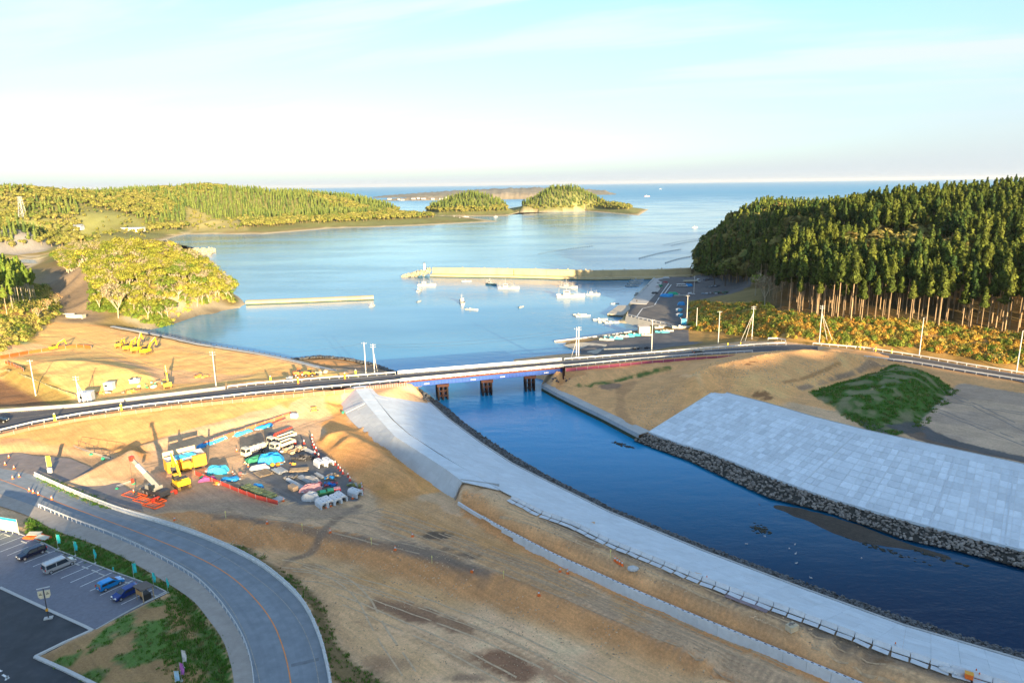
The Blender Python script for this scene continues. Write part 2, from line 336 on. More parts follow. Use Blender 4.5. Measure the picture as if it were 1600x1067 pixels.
# peninsula
line([(225, 517, 0), (250, 512, 0), (275, 505, 0), (312, 492, 0), (345, 486, 0), (375, 481, 0), (385, 475, -0.2), (372, 464, 0), (352, 452, 0), (335, 435, 0), (330, 415, 0), (325, 398, 0), (332, 392, 0), (300, 385, 0), (262, 376, 0), (200, 392, 0), (120, 398, 0), (70, 405, 0)])
line([(190, 509, 2.5), (240, 503, 2.2), (300, 489, 2), (350, 478, 2)])
line([(110, 492, 5.5), (150, 492, 6), (190, 493, 6), (240, 493, 5), (300, 478, 5), (350, 468, 4)])
pt((110, 450, 9), (100, 430, 12), (140, 460, 12), (125, 475, 8), (80, 420, 8))
line([(170, 450, 16.5), (210, 438, 21), (260, 438, 20), (300, 440, 16), (335, 452, 7)]); line([(140, 405, 26), (180, 390, 31), (230, 388, 31), (270, 396, 26), (305, 410, 14)]); line([(180, 470, 10.5), (230, 465, 12), (280, 462, 12), (320, 462, 8)])
line([(100, 410, 10), (80, 402, 3)])
# cove and small port beyond it
line([(0, 403, 0), (45, 404, 0), (62, 410, 0), (40, 421, 0), (0, 420, 0)]); line([(-100, 412, -2), (20, 412, -2)]); line([(-200, 398, 1.8), (0, 398, 1.8), (70, 395, 1.8), (90, 388, 1.8)]); line([(-200, 380, 2), (0, 378, 2), (90, 376, 2.4), (130, 372, 3)])
# far coast and hills
line([(130, 384, 0), (200, 386, 0), (240, 380, 0), (280, 368, 0), (300, 363, 0), (350, 356, 0), (400, 352, 0), (440, 350.5, 0), (545, 345, 0), (600, 340, 0), (640, 337, 0), (700, 338.5, 0), (790, 337.5, 0), (812, 332, 0), (870, 331.5, 0), (930, 329, 0), (975, 327, 0), (1018, 325.5, 0)])
line([(130, 374, 3), (200, 368, 4), (250, 362, 4), (270, 362, 3), (300, 357, 5), (400, 349, 3), (440, 347.5, 4), (545, 342, 4), (600, 337.5, 2.5), (650, 335.5, 2), (700, 336.5, 2), (790, 335.5, 2), (812, 330, 2), (870, 329.5, 3), (930, 327, 3), (970, 325.5, 2)])
for px, d, z in [(-200, 1000, 60), (0, 1100, 70), (100, 1150, 66), (170, 1200, 58), (210, 1300, 58), (260, 1400, 66), (340, 1450, 72), (380, 1450, 66), (420, 1500, 56), (500, 1600, 51), (560, 1700, 41), (600, 1720, 26), (625, 1720, 8),
                 (-200, 700, 40), (0, 800, 34), (60, 800, 30), (105, 780, 18), (0, 720, 14), (60, 720, 12), (100, 720, 8), (-100, 650, 14), (130, 900, 14), (200, 1000, 12), (60, 950, 40), (0, 950, 55), (150, 1050, 36),
                 (270, 1080, 16), (240, 1080, 18), (270, 1150, 20), (310, 1150, 26), (335, 1180, 30), (300, 1260, 34), (370, 1200, 16), (400, 1280, 28), (450, 1280, 12), (480, 1350, 22), (520, 1400, 20), (560, 1450, 16), (460, 1450, 46),
                 (580, 1560, 14), (540, 1560, 34), (-200, 1700, 60), (0, 1700, 50), (200, 1900, 45), (400, 2000, 30), (500, 2100, 15), (-200, 2600, -4), (0, 2600, -4), (200, 2500, -4), (400, 2400, -4), (560, 2100, -4), (640, 1850, -4), (635, 1760, -4)]: pts3.append(WP(px, d, z))
for px, d, z in [(672, 1720, 5), (700, 1760, 36), (676, 1750, 22), (740, 1800, 50), (775, 1800, 34), (800, 1780, 3), (806, 1830, 3), (812, 1800, 6), (740, 1950, 10), (665, 1800, -3), (700, 2050, -4), (780, 2050, -4), (824, 1800, 26), (845, 1820, 42), (870, 1850, 60), (900, 1850, 62), (935, 1850, 38), (960, 1840, 16), (985, 1850, 2), (1000, 1850, 5), (1018, 1850, 0), (860, 2050, 20), (920, 2050, 10), (850, 2200, -4), (930, 2200, -4), (1040, 1900, -4), (1000, 2000, -4)]: pts3.append(WP(px, d, z))
# islands are cut off from the mainland by the inlet; a sand spit joins them in front
line([WP(640, 1745, -2), WP(655, 1760, -3), WP(650, 1900, -4)])
# sea floor
for d in (300, 340, 380, 440, 480, 560, 640, 760, 900, 1020, 1150, 1300, 1400): 
    for px in range(300, 1060, 40):
        y = 291 - (px - 600) * 0.0133 + 70 / d * F
        sh = np.interp(px, [300, 400, 545, 640, 800, 975, 1060], [385, 360, 352, 345, 345, 336, 334])
        if y < sh + 3: continue
        if px < 410 and y > 392 + (px - 300) * 0.1 and not (d in (440, 480) and px >= 420): 
            if px < 400: continue
        if y > np.interp(px, [300, 400, 450, 520, 640, 660, 850, 870, 900, 960, 975, 1010, 1060], [400, 545, 545, 545, 560, 566, 552, 525, 520, 512, 470, 440, 425]): continue
        pts3.append(WP(px, d, -5))
for px, py in [(300, 520), (350, 500), (380, 490), (340, 530), (400, 500), (400, 540), (460, 545), (520, 545), (600, 565), (660, 572), (760, 562), (850, 552), (350, 440), (345, 400), (360, 460), (300, 375)]: pts3.append(P(px, py, -3.2))
for px in range(300, 1400, 100): pts3.append(WP(px, 3000, -6)); pts3.append(WP(px, 3900, -6))
for px in range(1040, 1300, 60): pts3.append(WP(px, 1900, -5)); pts3.append(WP(px, 1200, -5))
for px in (-300, 0, 150): pts3.append(WP(px, 3900, -6))
# right: slip, quay ground, bushes, forest hill
line([(862, 532, -1.0), (905, 527, -0.6), (947, 522, 0.3)]); line([(866.5, 534.5, 0.1), (947, 526, 1.0), (985, 519, 1.6), (1040, 516, 2.2)]); line([(947, 521, -1.0), (985, 515.5, -1), (1003, 514, -0.8)])
line([(862, 534, -1.0), (880, 541, -0.8), (902, 550, -0.8), (925, 556, -0.6), (935, 558, 0)]); line([(885, 537, 0.6), (905, 545, 0.8), (925, 551, 1.4), (943, 553, 1.8)])
line([(905, 536, 1.4), (950, 536, 2.2), (950, 546, 2.2)]); line([(885, 560, 5.5), (950, 554, 4.8), (1000, 549.5, 4.8), (1100, 541, 6.0), (1180, 535, 7.4)])
line([(950, 549, 2.3), (1000, 545, 2.8), (1100, 534, 4.0), (1160, 526, 5.0), (1210, 530, 7.4)]); pt((1000, 525, 2.4), (1060, 518, 3.0), (1100, 520, 3.6), (1000, 535, 2.4), (850, 575, 3), (866, 570, 4))
QUAY = [(988, 472), (1009, 450), (1024, 434), (1054, 431), (1088, 431)]
line(QUAY, 3.0); line([(981, 486), (978, 493), (998, 498), (1039, 507.5), (1058, 513)], 3.0)
line([(984, 469, -2), (1005, 448, -2), (1020, 432.5, -2), (1050, 428.5, -2), (1085, 426, -2)]); line([(970, 500, -1), (985, 510, -1), (1000, 515, -0.8)])
line([(988, 474, 3), (992, 478, 3), (981, 486, 3)]); line([(975, 480, -2), (970, 492, -2)])
pt((1030, 470, 3), (1060, 470, 3), (1050, 490, 3), (1030, 495, 3), (1060, 450, 3), (1100, 450, 3), (1140, 455, 3), (1060, 500, 3), (1072, 505, 3), (1110, 462, 3), (1160, 455, 3.3))
line([(1072, 476, 3.1), (1077, 500, 3.3), (1080, 514, 3.6), (1130, 521, 5), (1180, 526, 6.4), (1228, 531, 8.3)])
line([(1085, 474, 5.5), (1120, 480, 8.5), (1200, 480, 12)]); line([(1082, 466, 3), (1130, 464, 3.2), (1170, 463, 3.6), (1195, 458, 6)])
line([(1225, 490, 14), (1300, 503, 14.5), (1400, 510, 15.2), (1500, 518, 15.5), (1600, 530, 16), (1800, 560, 17)]); line([(1225, 490, 14), (1205, 470, 13.5), (1190, 452, 12), (1160, 438, 7), (1115, 430, 4)])
line([(1250, 519, 11), (1300, 522, 11.3), (1400, 531, 11.8), (1500, 542, 12), (1600, 557, 12.2)]); line([(1225, 505, 12), (1150, 500, 9), (1100, 500, 6)])
line(zl([(1255, 534), (1350, 542), (1425, 553), (1525, 570), (1600, 581), (1800, 616)], 0.3)); 
line([WP(1082, 500, -1), WP(1088, 560, -1.5), WP(1095, 640, -1.5), WP(1110, 760, -2), WP(1150, 860, -3), WP(1250, 960, -4), WP(1500, 1150, -5), WP(1900, 1300, -5)]); line([WP(1098, 520, 6), WP(1112, 580, 8), WP(1125, 640, 10)])
for px, d, z in [(1120, 500, 9), (1140, 560, 22), (1150, 620, 28), (1200, 500, 24), (1200, 600, 38), (1200, 700, 34), (1250, 340, 27), (1400, 340, 32), (1600, 340, 37), (1800, 340, 42), (1250, 430, 36), (1400, 430, 40), (1500, 460, 44), (1600, 450, 47), (1800, 450, 50), (1300, 520, 40), (1400, 520, 36), (1500, 560, 42),
                 (1600, 600, 48), (1800, 600, 50), (1300, 700, 30), (1500, 750, 34), (1700, 800, 36), (1230, 800, 14), (1350, 850, 12), (1600, 950, 10), (1900, 700, 40), (1900, 300, 40), (1900, 250, 26)]: pts3.append(WP(px, d, z))
pts3.append(Vector((-4500, 20, 10))); pts3.append(Vector((4500, 20, 20))); pts3.append(Vector((-4500, 4200, -6))); pts3.append(Vector((4500, 4200, -6))); pts3.append(Vector((300, 40, 5))); pts3.append(Vector((300, 90, 5)))
pts3.append(Vector((150, 40, -2.5))); pts3.append(Vector((120, 50, -2.5)))

# ------------------------------------------------------------------ triangulate, sample on one grid
A = np.array([(p.x, p.y, p.z) for p in pts3])
key = np.round(A[:, :2] / 0.3).astype(int); _, ui = np.unique(key, axis=0, return_index=True); A = A[np.sort(ui)]
res = geometry.delaunay_2d_cdt([Vector((a[0], a[1])) for a in A], [], [], 0, 1e-5)
tv = np.array([(v.x, v.y) for v in res[0]]); tz = np.array([A[o[0], 2] if o else 0.0 for o in res[3]])
def axis_(lo, hi, a, b, s, g):
    v = list(np.arange(a, b + s / 2, s)); st = s
    x = v[-1]; 
    while x < hi: st *= 1 + g; x += st; v.append(x)
    st = s; x = v[0]; l = []
    while x > lo: st *= 1 + g; x -= st; l.append(x)
    return np.array(l[::-1] + v)
gx = axis_(-1500, 1000, -112, 118, 0.75, 0.0115); gy = axis_(50, 2250, 64, 232, 0.75, 0.0125)
nx, ny = len(gx), len(gy)
Z = np.full((nx, ny), -6.0)
for t in res[2]:
    a, b, c = tv[t[0]], tv[t[1]], tv[t[2]]
    i0, i1 = np.searchsorted(gx, min(a[0], b[0], c[0])), np.searchsorted(gx, max(a[0], b[0], c[0]), 'right')
    j0, j1 = np.searchsorted(gy, min(a[1], b[1], c[1])), np.searchsorted(gy, max(a[1], b[1], c[1]), 'right')
    if i1 <= i0 or j1 <= j0: continue
    X, Y = gx[i0:i1, None], gy[None, j0:j1]
    den = (b[1] - c[1]) * (a[0] - c[0]) + (c[0] - b[0]) * (a[1] - c[1])
    if abs(den) < 1e-9: continue
    w0 = ((b[1] - c[1]) * (X - c[0]) + (c[0] - b[0]) * (Y - c[1])) / den
    w1 = ((c[1] - a[1]) * (X - c[0]) + (a[0] - c[0]) * (Y - c[1])) / den
    w2 = 1 - w0 - w1; mk = (w0 >= -1e-6) & (w1 >= -1e-6) & (w2 >= -1e-6)
    z = w0 * tz[t[0]] + w1 * tz[t[1]] + w2 * tz[t[2]]
    Z[i0:i1, j0:j1][mk] = z[mk]
XX, YY = np.meshgrid(gx, gy, indexing='ij')
def blur(a, n):
    for _ in range(n):
        b = a.copy(); b[1:-1] = (a[:-2] + 2 * a[1:-1] + a[2:]) / 4; a = b
        b = a.copy(); b[:, 1:-1] = (a[:, :-2] + 2 * a[:, 1:-1] + a[:, 2:]) / 4; a = b
    return a
def inpoly(poly, X, Y):
    m = np.zeros(X.shape, bool); n = len(poly)
    for i in range(n):
        x1, y1 = poly[i][0], poly[i][1]; x2, y2 = poly[(i + 1) % n][0], poly[(i + 1) % n][1]
        if y1 == y2: continue
        c = ((y1 > Y) != (y2 > Y)) & (X < (x2 - x1) * (Y - y1) / (y2 - y1) + x1); m ^= c
    return m
def mask(pl, z=4.0, soft=0, rag=0.0, rs=6.0):
    """soft-edged, ragged mask of a plan outline"""
    m = inpoly(PL(pl, z), XX, YY).astype(np.float32)
    if soft: m = blur(m, soft)
    if rag:
        m = smoothstep(0.35, 0.65, m + (fbm(XX, YY, rs) - 0.5) * 2 * rag * (4 * m * (1 - m)) ** 0.5)
    return m
Zs = blur(Z, 6); Zs = np.where(YY > 1600, blur(Z, 2), Zs)
far = smoothstep(255, 330, YY) * (Z > 1.0)
Z = Z * (1 - far * 0.8) + Zs * far * 0.8
Z = np.where(YY < 255, blur(Z, 1), Z)
hill = smoothstep(12, 24, Z)
Z = Z + hill * (fbm(XX, YY, 60) - 0.5) * 10 * smoothstep(300, 600, YY)
rough = np.clip((fbm(XX, YY, 5, 4) - 0.5) * 0.5 + (fbm(XX + 80, YY, 1.9, 2) - 0.5) * 0.12, -0.4, 0.4) * (Z > 0.3)
EARTH = np.ones_like(Z)
for pl in (RO + RI[::-1], RI + SI[::-1]): EARTH *= 1 - blur(mask(pl, 4.2), 2)
EARTH *= 1 - blur(mask([(-100, 800)] + LOTE + [(159, 979), (57, 1027), (142, 1069), (-300, 1300)], 4.2), 1)
zr = [(p[0], p[1], roadz(p[0])) for p in RU]; zn = [(p[0], p[1], roadz(p[0])) for p in RN]
road_m = mask(zr + zn[::-1]); EARTH *= 1 - np.clip(blur(road_m, 2) * 1.5, 0, 1)
Z = Z + rough * EARTH
def hz_at(x, y):
    """height of the ground at plan positions"""
    x = np.atleast_1d(np.asarray(x, float)); y = np.atleast_1d(np.asarray(y, float))
    i = np.clip(np.searchsorted(gx, x) - 1, 0, nx - 2); j = np.clip(np.searchsorted(gy, y) - 1, 0, ny - 2)
    fx = np.clip((x - gx[i]) / (gx[i + 1] - gx[i]), 0, 1); fy = np.clip((y - gy[j]) / (gy[j + 1] - gy[j]), 0, 1)
    return (Z[i, j] * (1 - fx) + Z[i + 1, j] * fx) * (1 - fy) + (Z[i, j + 1] * (1 - fx) + Z[i + 1, j + 1] * fx) * fy
def G(px, py, z0=4.0):
    """the ground point that the photograph shows at (px, py)"""
    z = z0
    for _ in range(8):
        p = P(px, py, z); z = 0.5 * z + 0.5 * float(hz_at(p.x, p.y)[0])
    p = P(px, py, z); p.z = float(hz_at(p.x, p.y)[0]); return p

# ------------------------------------------------------------------ soil colours (the earth's own colours plus some painted-in shade, per vertex)
tan = np.array((0.56, 0.365, 0.165)); grey = np.array((0.27, 0.25, 0.225)); lgrey = np.array((0.50, 0.415, 0.30)); brown = np.array((0.40, 0.25, 0.13))
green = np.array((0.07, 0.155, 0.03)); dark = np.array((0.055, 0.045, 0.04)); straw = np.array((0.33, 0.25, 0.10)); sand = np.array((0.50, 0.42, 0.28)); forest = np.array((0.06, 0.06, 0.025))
C = np.zeros((nx, ny, 3)) + lgrey
def paint(m, c, k=1.0):
    global C
    m = (m * k)[..., None]; C = C * (1 - m) + np.array(c) * m
def blob(px, py, rx, ry, c, k=0.8, z=4.0, ang=0.0, rag=0.5):
    """an irregular stain; rx, ry in metres"""
    p = P(px, py, z); ca, sa = math.cos(ang), math.sin(ang); dx, dy = XX - p.x, YY - p.y
    r = np.sqrt(((dx * ca + dy * sa) / rx) ** 2 + ((-dx * sa + dy * ca) / ry) ** 2)
    paint(smoothstep(1.1, 0.75, r + (fbm(XX, YY, min(rx, ry) * 0.9) - 0.5) * 2 * rag), c, k)
NEAR = YY < 330
# woodland floor far away
paint(smoothstep(260, 300, YY) * (Z > 0.6), straw * 0.75)
paint(smoothstep(0.45, 0.62, fbm(XX, YY, 90)) * (YY > 600), (0.13, 0.15, 0.05), 0.8)
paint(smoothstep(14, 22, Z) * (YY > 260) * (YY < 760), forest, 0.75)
paint(((Z > 3) & (YY > 640)) * 1.0, (.17, .18, .06), .85)
paint(smoothstep(.42, .6, fbm(XX + 7, YY, 60)) * (YY > 780) * (Z > 2) * (Z < 40), (.22, .23, .08), .7)
for q_ in ((1075, 1260, 288, 380),): paint(smoothstep(0, 20, YY - 1085) * smoothstep(0, 20, 1270 - YY) * (XX / YY * 1.026 * F + 800 > 292) * (XX / YY * 1.026 * F + 800 < 384) * (Z > 2), (.36, .31, .13), .8)
paint(smoothstep(1.6, 0.6, Z) * (YY > 300), sand, 0.9)
# the site
paint(mask(TOE + [(716, 783), (900, 900), (1300, 1130), (240, 1200), (240, 812), (-100, 700)] , 4.0) * NEAR, lgrey)
emb = mask(zn[:9] + [(640, 597, 7.4), (655, 606, 4)] + [(572, 602, ZC), (524, 616, 4), (440, 641, 4), (300, 675, 4), (200, 706, 4), (60, 701, 5), (-200, 720, 5)], rag=0.6, soft=2)
paint(emb, tan * 1.12)
paint(mask([(430, 640), (530, 612), (548, 655), (600, 700), (640, 760), (560, 700), (500, 668)], 4, soft=6, rag=0.8), tan * 1.0)
paint(mask([(450, 640), (505, 622), (515, 650), (490, 690), (470, 690), (440, 660)], 4, soft=6, rag=0.8), lgrey * 1.05, 0.8)
paint(mask([(495, 688), (540, 738), (600, 778), (662, 770), (700, 762), (640, 725), (590, 690), (560, 668), (515, 664)], 4.5, soft=3, rag=0.6), tan * 1.05)
paint(mask([(520, 715), (545, 742), (600, 780), (665, 770), (640, 740), (590, 712)], 5.0, soft=5, rag=1), brown * 1.25, 0.55)
paint(mask([(160, 700), (190, 715), (232, 718), (234, 704), (210, 692), (188, 691)], 4.5, soft=2), tan * 0.85)
# haul road, ramp, slopes
paint(mask(FT[1:] + [(p[0], p[1]) for p in WB[::-1]], 4.0), np.array((0.50, 0.41, 0.30)))
paint(mask([(700, 800), (560, 740), (600, 820), (700, 860), (800, 900), (1100, 1000), (850, 875), (760, 825)], 4, soft=10, rag=1.2), tan * 0.85, 0.6)
paint(mask(BT + [(p[0], p[1]) for p in WT[::-1]], 6.6, soft=1, rag=0.3), brown * 1.3)
paint(mask([(p[0], p[1]) for p in BLK[1:]] + [(p[0], p[1]) for p in BT[::-1]], ZC - .3, soft=1), np.array((0.52, 0.41, 0.27)))
paint(mask([(1100, 905), (1256, 961), (1381, 1008), (1475, 1040), (1569, 1070), (1540, 1080), (1400, 1035), (1250, 980), (1100, 925)], ZC - .3, soft=2, rag=0.5, rs=3), (0.15, 0.155, 0.15), 0.85)
paint(mask([(850, 803), (1100, 912), (1090, 918), (960, 865), (840, 812)], ZC - .3, soft=1, rag=0.5, rs=3), (0.2, 0.2, 0.19), 0.8)
paint(mask(FT + [(p[0], p[1]) for p in FB[::-1]], 3.0, soft=0), brown * 1.22)
paint(mask([(300, 804), (400, 815), (500, 828), (620, 855), (700, 880), (760, 895), (700, 860), (560, 838), (420, 815), (320, 803)], 4, soft=2, rag=1, rs=3), (0.16, 0.15, 0.14), 0.8)
fld = mask(FB[1:] + [(1200, 1150), (700, 1250), (612, 1069), (550, 1025), (525, 995), (507, 940), (425, 876), (400, 858)], 2.0, soft=2)
paint(fld, np.array((0.58, 0.45, 0.285)))
paint(fld * smoothstep(0.52, 0.68, fbm(XX * 0.6 + YY, YY * 0.9 - XX * 0.4, 18)), np.array((0.68, 0.55, 0.40)), 0.75)
paint(fld * smoothstep(0.5, 0.7, fbm(XX + 200, YY + 90, 22)), tan * 0.82, 0.8)
blob(640, 955, 6.5, 2.6, (0.20, 0.135, 0.10), 0.9, 2, -0.45); blob(700, 972, 6, 1.6, (0.22, 0.15, 0.11), 0.8, 2, -0.55); blob(600, 948, 3, 1.8, (0.25, 0.18, 0.13), 0.6, 2)
blob(790, 1040, 5.5, 3.0, (0.19, 0.115, 0.08), 0.9, 2, -0.5); blob(860, 1052, 5, 1.6, (0.23, 0.14, 0.10), 0.6, 2, -0.7); blob(730, 1062, 3, 1, (0.17, 0.13, 0.11), 0.7, 2)
blob(490, 888, 2.4, 1.4, (0.27, 0.22, 0.16), 0.6, 2); blob(610, 1045, 4, 2, (0.25, 0.19, 0.14), 0.5, 2); blob(700, 880, 12, 2, (0.16, 0.145, 0.13), 0.35, 4, -0.6)
blob(590, 1040, 3, 1.5, (0.28, 0.2, 0.14), 0.5, 2)
# wheel ruts along the haul road and in the field
def ruts(pl, w, c, k, z=4.0, rs=7):
    pp = PL(pl, z); best = np.full(XX.shape, 1e9)
    for a, b in zip(pp, pp[1:]):
        dx, dy = b.x - a.x, b.y - a.y; L2 = dx * dx + dy * dy; t = np.clip(((XX - a.x) * dx + (YY - a.y) * dy) / L2, 0, 1)
        best = np.minimum(best, np.hypot(XX - a.x - t * dx, YY - a.y - t * dy))
    paint(smoothstep(w, w * 0.4, best) * smoothstep(0.25, 0.5, fbm(XX, YY, rs)), c, k); return best
for off, kk in ((0, .6), (9, .5), (22, .45), (31, .4)):
    ruts([(560, 806 + off * .5), (700, 838 + off), (800, 872 + off), (900, 912 + off), (1000, 958 + off), (1130, 1016 + off), (1240, 1068 + off)], 0.55, (0.24, 0.20, 0.165), kk)
ruts([(250, 790), (330, 800), (450, 822), (600, 852), (760, 895)], 1.6, (0.17, 0.16, 0.15), 0.7); ruts([(560, 790), (520, 815), (490, 845), (450, 865)], 1.3, (0.19, 0.17, 0.15), 0.8)
ruts([(600, 770), (640, 800), (700, 830), (800, 860)], 2.2, tan * 0.8, 0.5); ruts([(640, 780), (600, 800), (640, 830), (720, 870)], 1.5, tan * .9, .4)
for o in (0, 12, 50, 64): ruts([(430, 885 + o * .3), (520, 905 + o), (640, 935 + o), (760, 985 + o), (900, 1050 + o)], 0.6, (0.36, 0.26, 0.17), 0.5, 2)
ruts([(880, 842), (1000, 893), (1130, 945), (1300, 1010), (1440, 1062)], 0.7, (0.28, 0.21, 0.14), 0.6, ZC - .3); ruts([(900, 838), (1020, 890), (1150, 940), (1320, 1004), (1470, 1062)], 0.6, (0.28, 0.21, 0.14), 0.6, ZC - .3)
blob(920, 847, 2.8, .9, (0.27, 0.19, 0.12), .8, ZC, -.5); blob(870, 812, 2.2, .6, (0.3, 0.2, 0.12), .7, ZC, -.5); blob(1385, 1028, 1.6, .7, (0.2, 0.15, 0.1), .9, ZC, -.5); blob(1330, 1012, 4, .8, (0.18, 0.16, 0.14), .6, ZC, -.7)
blob(683, 836, 3.6, 1.6, (0.10, 0.095, 0.09), .9); blob(730, 868, 2.6, 1.0, (0.12, 0.11, 0.105), .8); blob(700, 858, 2, .9, (0.12, .11, .1), .7)
# dark stained ground round the yard, plates
paint(mask([(230, 770), (330, 745), (420, 790), (560, 790), (600, 800), (480, 812), (300, 800), (230, 800)], 4, soft=6, rag=1, rs=5), grey * 1.05, 0.75)
paint(mask([(385, 705), (400, 672), (480, 680), (500, 700), (560, 760), (560, 782), (470, 790), (440, 778), (410, 752), (380, 735)], 4, soft=1, rag=0.4, rs=3), (0.13, 0.14, 0.155), 0.88)
paint(mask([(200, 735), (300, 700), (440, 660), (400, 700), (330, 740)], 4, soft=6, rag=1), lgrey * 0.85, 0.6)
paint(mask([(0, 690), (60, 695), (160, 705), (240, 760), (120, 745), (0, 720)], 4.2, soft=5, rag=1), (0.33, 0.265, 0.18), 0.8)
# banks of the near road
paint(mask(GR[1:] + [(516, 1069), (500, 995), (475, 942), (437, 905), (400, 878), (350, 853)], 3.4, soft=2, rag=0.5, rs=2), (0.17, 0.15, 0.09))
paint(mask([(60, 742), (100, 757), (150, 778), (180, 790), (170, 795), (120, 780), (60, 752)], 4.3, soft=1), (0.2, 0.17, 0.08)); 
paint(mask(SI[1:] + [(300, 1110), (250, 1050), (262, 926), (244, 918), (88, 860), (40, 835)], 4.2, soft=1, rag=.4, rs=2), green * 1.1)
paint(mask([(262, 926), (159, 979), (142, 987), (57, 1027), (142, 1069), (300, 1100), (330, 1050), (300, 960)], 4.4, soft=1), (0.30, 0.235, 0.135)); 
tri = mask([(262, 926), (159, 979), (142, 987), (57, 1027), (142, 1069), (300, 1100), (330, 1050), (300, 960)], 4.4, soft=1)
GRASS = tri * smoothstep(0.50, 0.60, fbm(XX, YY, 3.4, 3)) ; paint(GRASS, green * 1.3, 0.9)
# right bank
rb = mask([(850, 598)] + [(p[0], p[1]) for p in QI] + [(1108, 616), (1260, 648), (1600, 727), (1800, 740), (1800, 640), (1600, 597), (1355, 560), (1175, 551), (1000, 563), (872, 575)], 6.0)
paint(rb, (0.58, 0.40, 0.215))
paint(mask([(1045, 620), (1090, 576), (1200, 553), (1260, 543), (1390, 567), (1340, 588), (1250, 615), (1200, 634), (1110, 612)], 10, soft=2), (0.64, 0.43, 0.215))
paint(mask([(960, 650), (965, 605), (1050, 590), (1000, 600), (975, 620), (985, 655), (1015, 668)], 3.5, soft=4, rag=.8, rs=6), (0.34, 0.235, 0.14), .6); blob(955, 607, 4, 2.4, (0.16, 0.145, 0.14), .8, 3)
ruts([(905, 600), (950, 597), (1000, 590), (1045, 584)], 1.3, green * .9, .9, 4.4, 2)
for x, y, rx in ((1168, 583, 1.2), (1175, 580, 1.3), (1160, 612, 1.5), (1190, 608, 2.5), (1200, 612, 2.2)): blob(x, y, rx, rx * .6, (0.19, 0.12, 0.07), .85, 11)
ruts([(1065, 583), (1085, 590), (1100, 602), (1112, 612)], .9, (.66, .50, .32), .8, 10.5, 30); ruts([(1050, 592), (1062, 605), (1060, 625), (1040, 650)], 2.2, (.50, .33, .18), .5, 7, 9); ruts([(1120, 585), (1135, 596), (1140, 608)], 1.6, (.52, .35, .19), .5, 11, 9)  # lighter ridge and darker lobes: relief shading painted onto the mound
ruts([(1225, 600), (1260, 592), (1310, 575)], 1.1, (0.25, 0.16, 0.08), .7, 10.5, 3); ruts([(1250, 610), (1320, 590), (1385, 570)], 1.4, (0.2, 0.19, 0.17), .8, 9, 4)
gm = mask([(1408, 570), (1500, 596), (1462, 632), (1437, 662), (1387, 675), (1340, 653), (1262, 612), (1350, 587)], 10, soft=3, rag=.5, rs=3)
paint(gm, green * 0.9); paint(gm * smoothstep(.56, .7, fbm(XX, YY, 4)), (0.25, 0.22, 0.13), .75); blob(1370, 606, 2.6, 1.4, (0.30, 0.27, 0.2), .8, 12, .5); GRASS = np.maximum(GRASS, gm)
lot = mask([(1500, 598), (1800, 650), (1800, 770), (1600, 728), (1445, 690), (1437, 662), (1465, 630)], 7, soft=2, rag=.3); paint(lot, (0.36, 0.34, 0.31)); paint(lot * smoothstep(.5, .62, fbm(XX * .6, YY * 1.6, 14)), (0.48, .44, .37), .7)
paint(mask([(1380, 672), (1437, 662), (1500, 690), (1600, 712), (1800, 760), (1800, 790), (1600, 730), (1450, 700)], 7, soft=2, rag=.5), (0.10, 0.10, 0.105), .9); paint(mask([(1340, 655), (1387, 676), (1450, 700), (1350, 675)], 8, soft=1), (0.13, .12, .11), .8)
# left part
paint(mask([(100, 498), (175, 511), (262, 528), (400, 553), (520, 581), (620, 586), (400, 602), (250, 620), (100, 637), (0, 644), (-200, 640), (-200, 520), (40, 525)], 5.4, soft=2), tan * 1.32)
paint(mask([(470, 563), (520, 560), (570, 567), (622, 582), (560, 590), (500, 578)], 1.5, soft=1), (0.25, 0.22, 0.18)); paint(mask([(455, 561), (510, 556), (560, 562), (575, 570), (520, 575)], 1.5, soft=1), tan * .9, .8)
ruts([(455, 560), (500, 556), (540, 559), (580, 567), (610, 577), (626, 583)], 2.2, (0.08, .08, .08), .95, .5)
paint(mask([(160, 560), (240, 575), (330, 585), (420, 585), (330, 600), (250, 600), (230, 585)], 5.2, soft=4, rag=1), lgrey * .95, .7); paint(mask([(-100, 548), (60, 540), (100, 545), (0, 562)], 6, soft=2, rag=1), lgrey, .7)
paint(mask([(0, 566), (30, 572), (110, 615), (120, 632), (90, 634), (40, 612), (0, 590)], 7, soft=3, rag=.6), (0.30, .26, .10)); paint(mask([(-100, 590), (0, 592), (40, 612), (85, 635), (-100, 640)], 5.3, soft=1), (0.21, .14, .085))
blob(290, 553, 5, 2, straw * 1.1, .5, 5); paint(mask([(0, 530), (40, 520), (60, 535), (30, 545)], 7, soft=2), green * 1.6, .7)
paint(mask([(100, 495), (160, 492), (165, 440), (130, 415), (80, 415), (60, 440)], 9, soft=3), (0.27, .20, .13)); paint(mask([(190, 508), (250, 512), (312, 492), (372, 482), (340, 474), (290, 487), (200, 500)], 1.6, soft=1), (0.34, .29, .2))
paint(mask([(240, 513), (312, 494), (375, 483), (372, 479), (312, 489), (245, 507)], .5, soft=1), (0.13, .115, .09), .8)
paint(mask([(-300, 400), (0, 400), (80, 394), (110, 378), (0, 377), (-300, 377)], 2), (0.24, .23, .22)); 
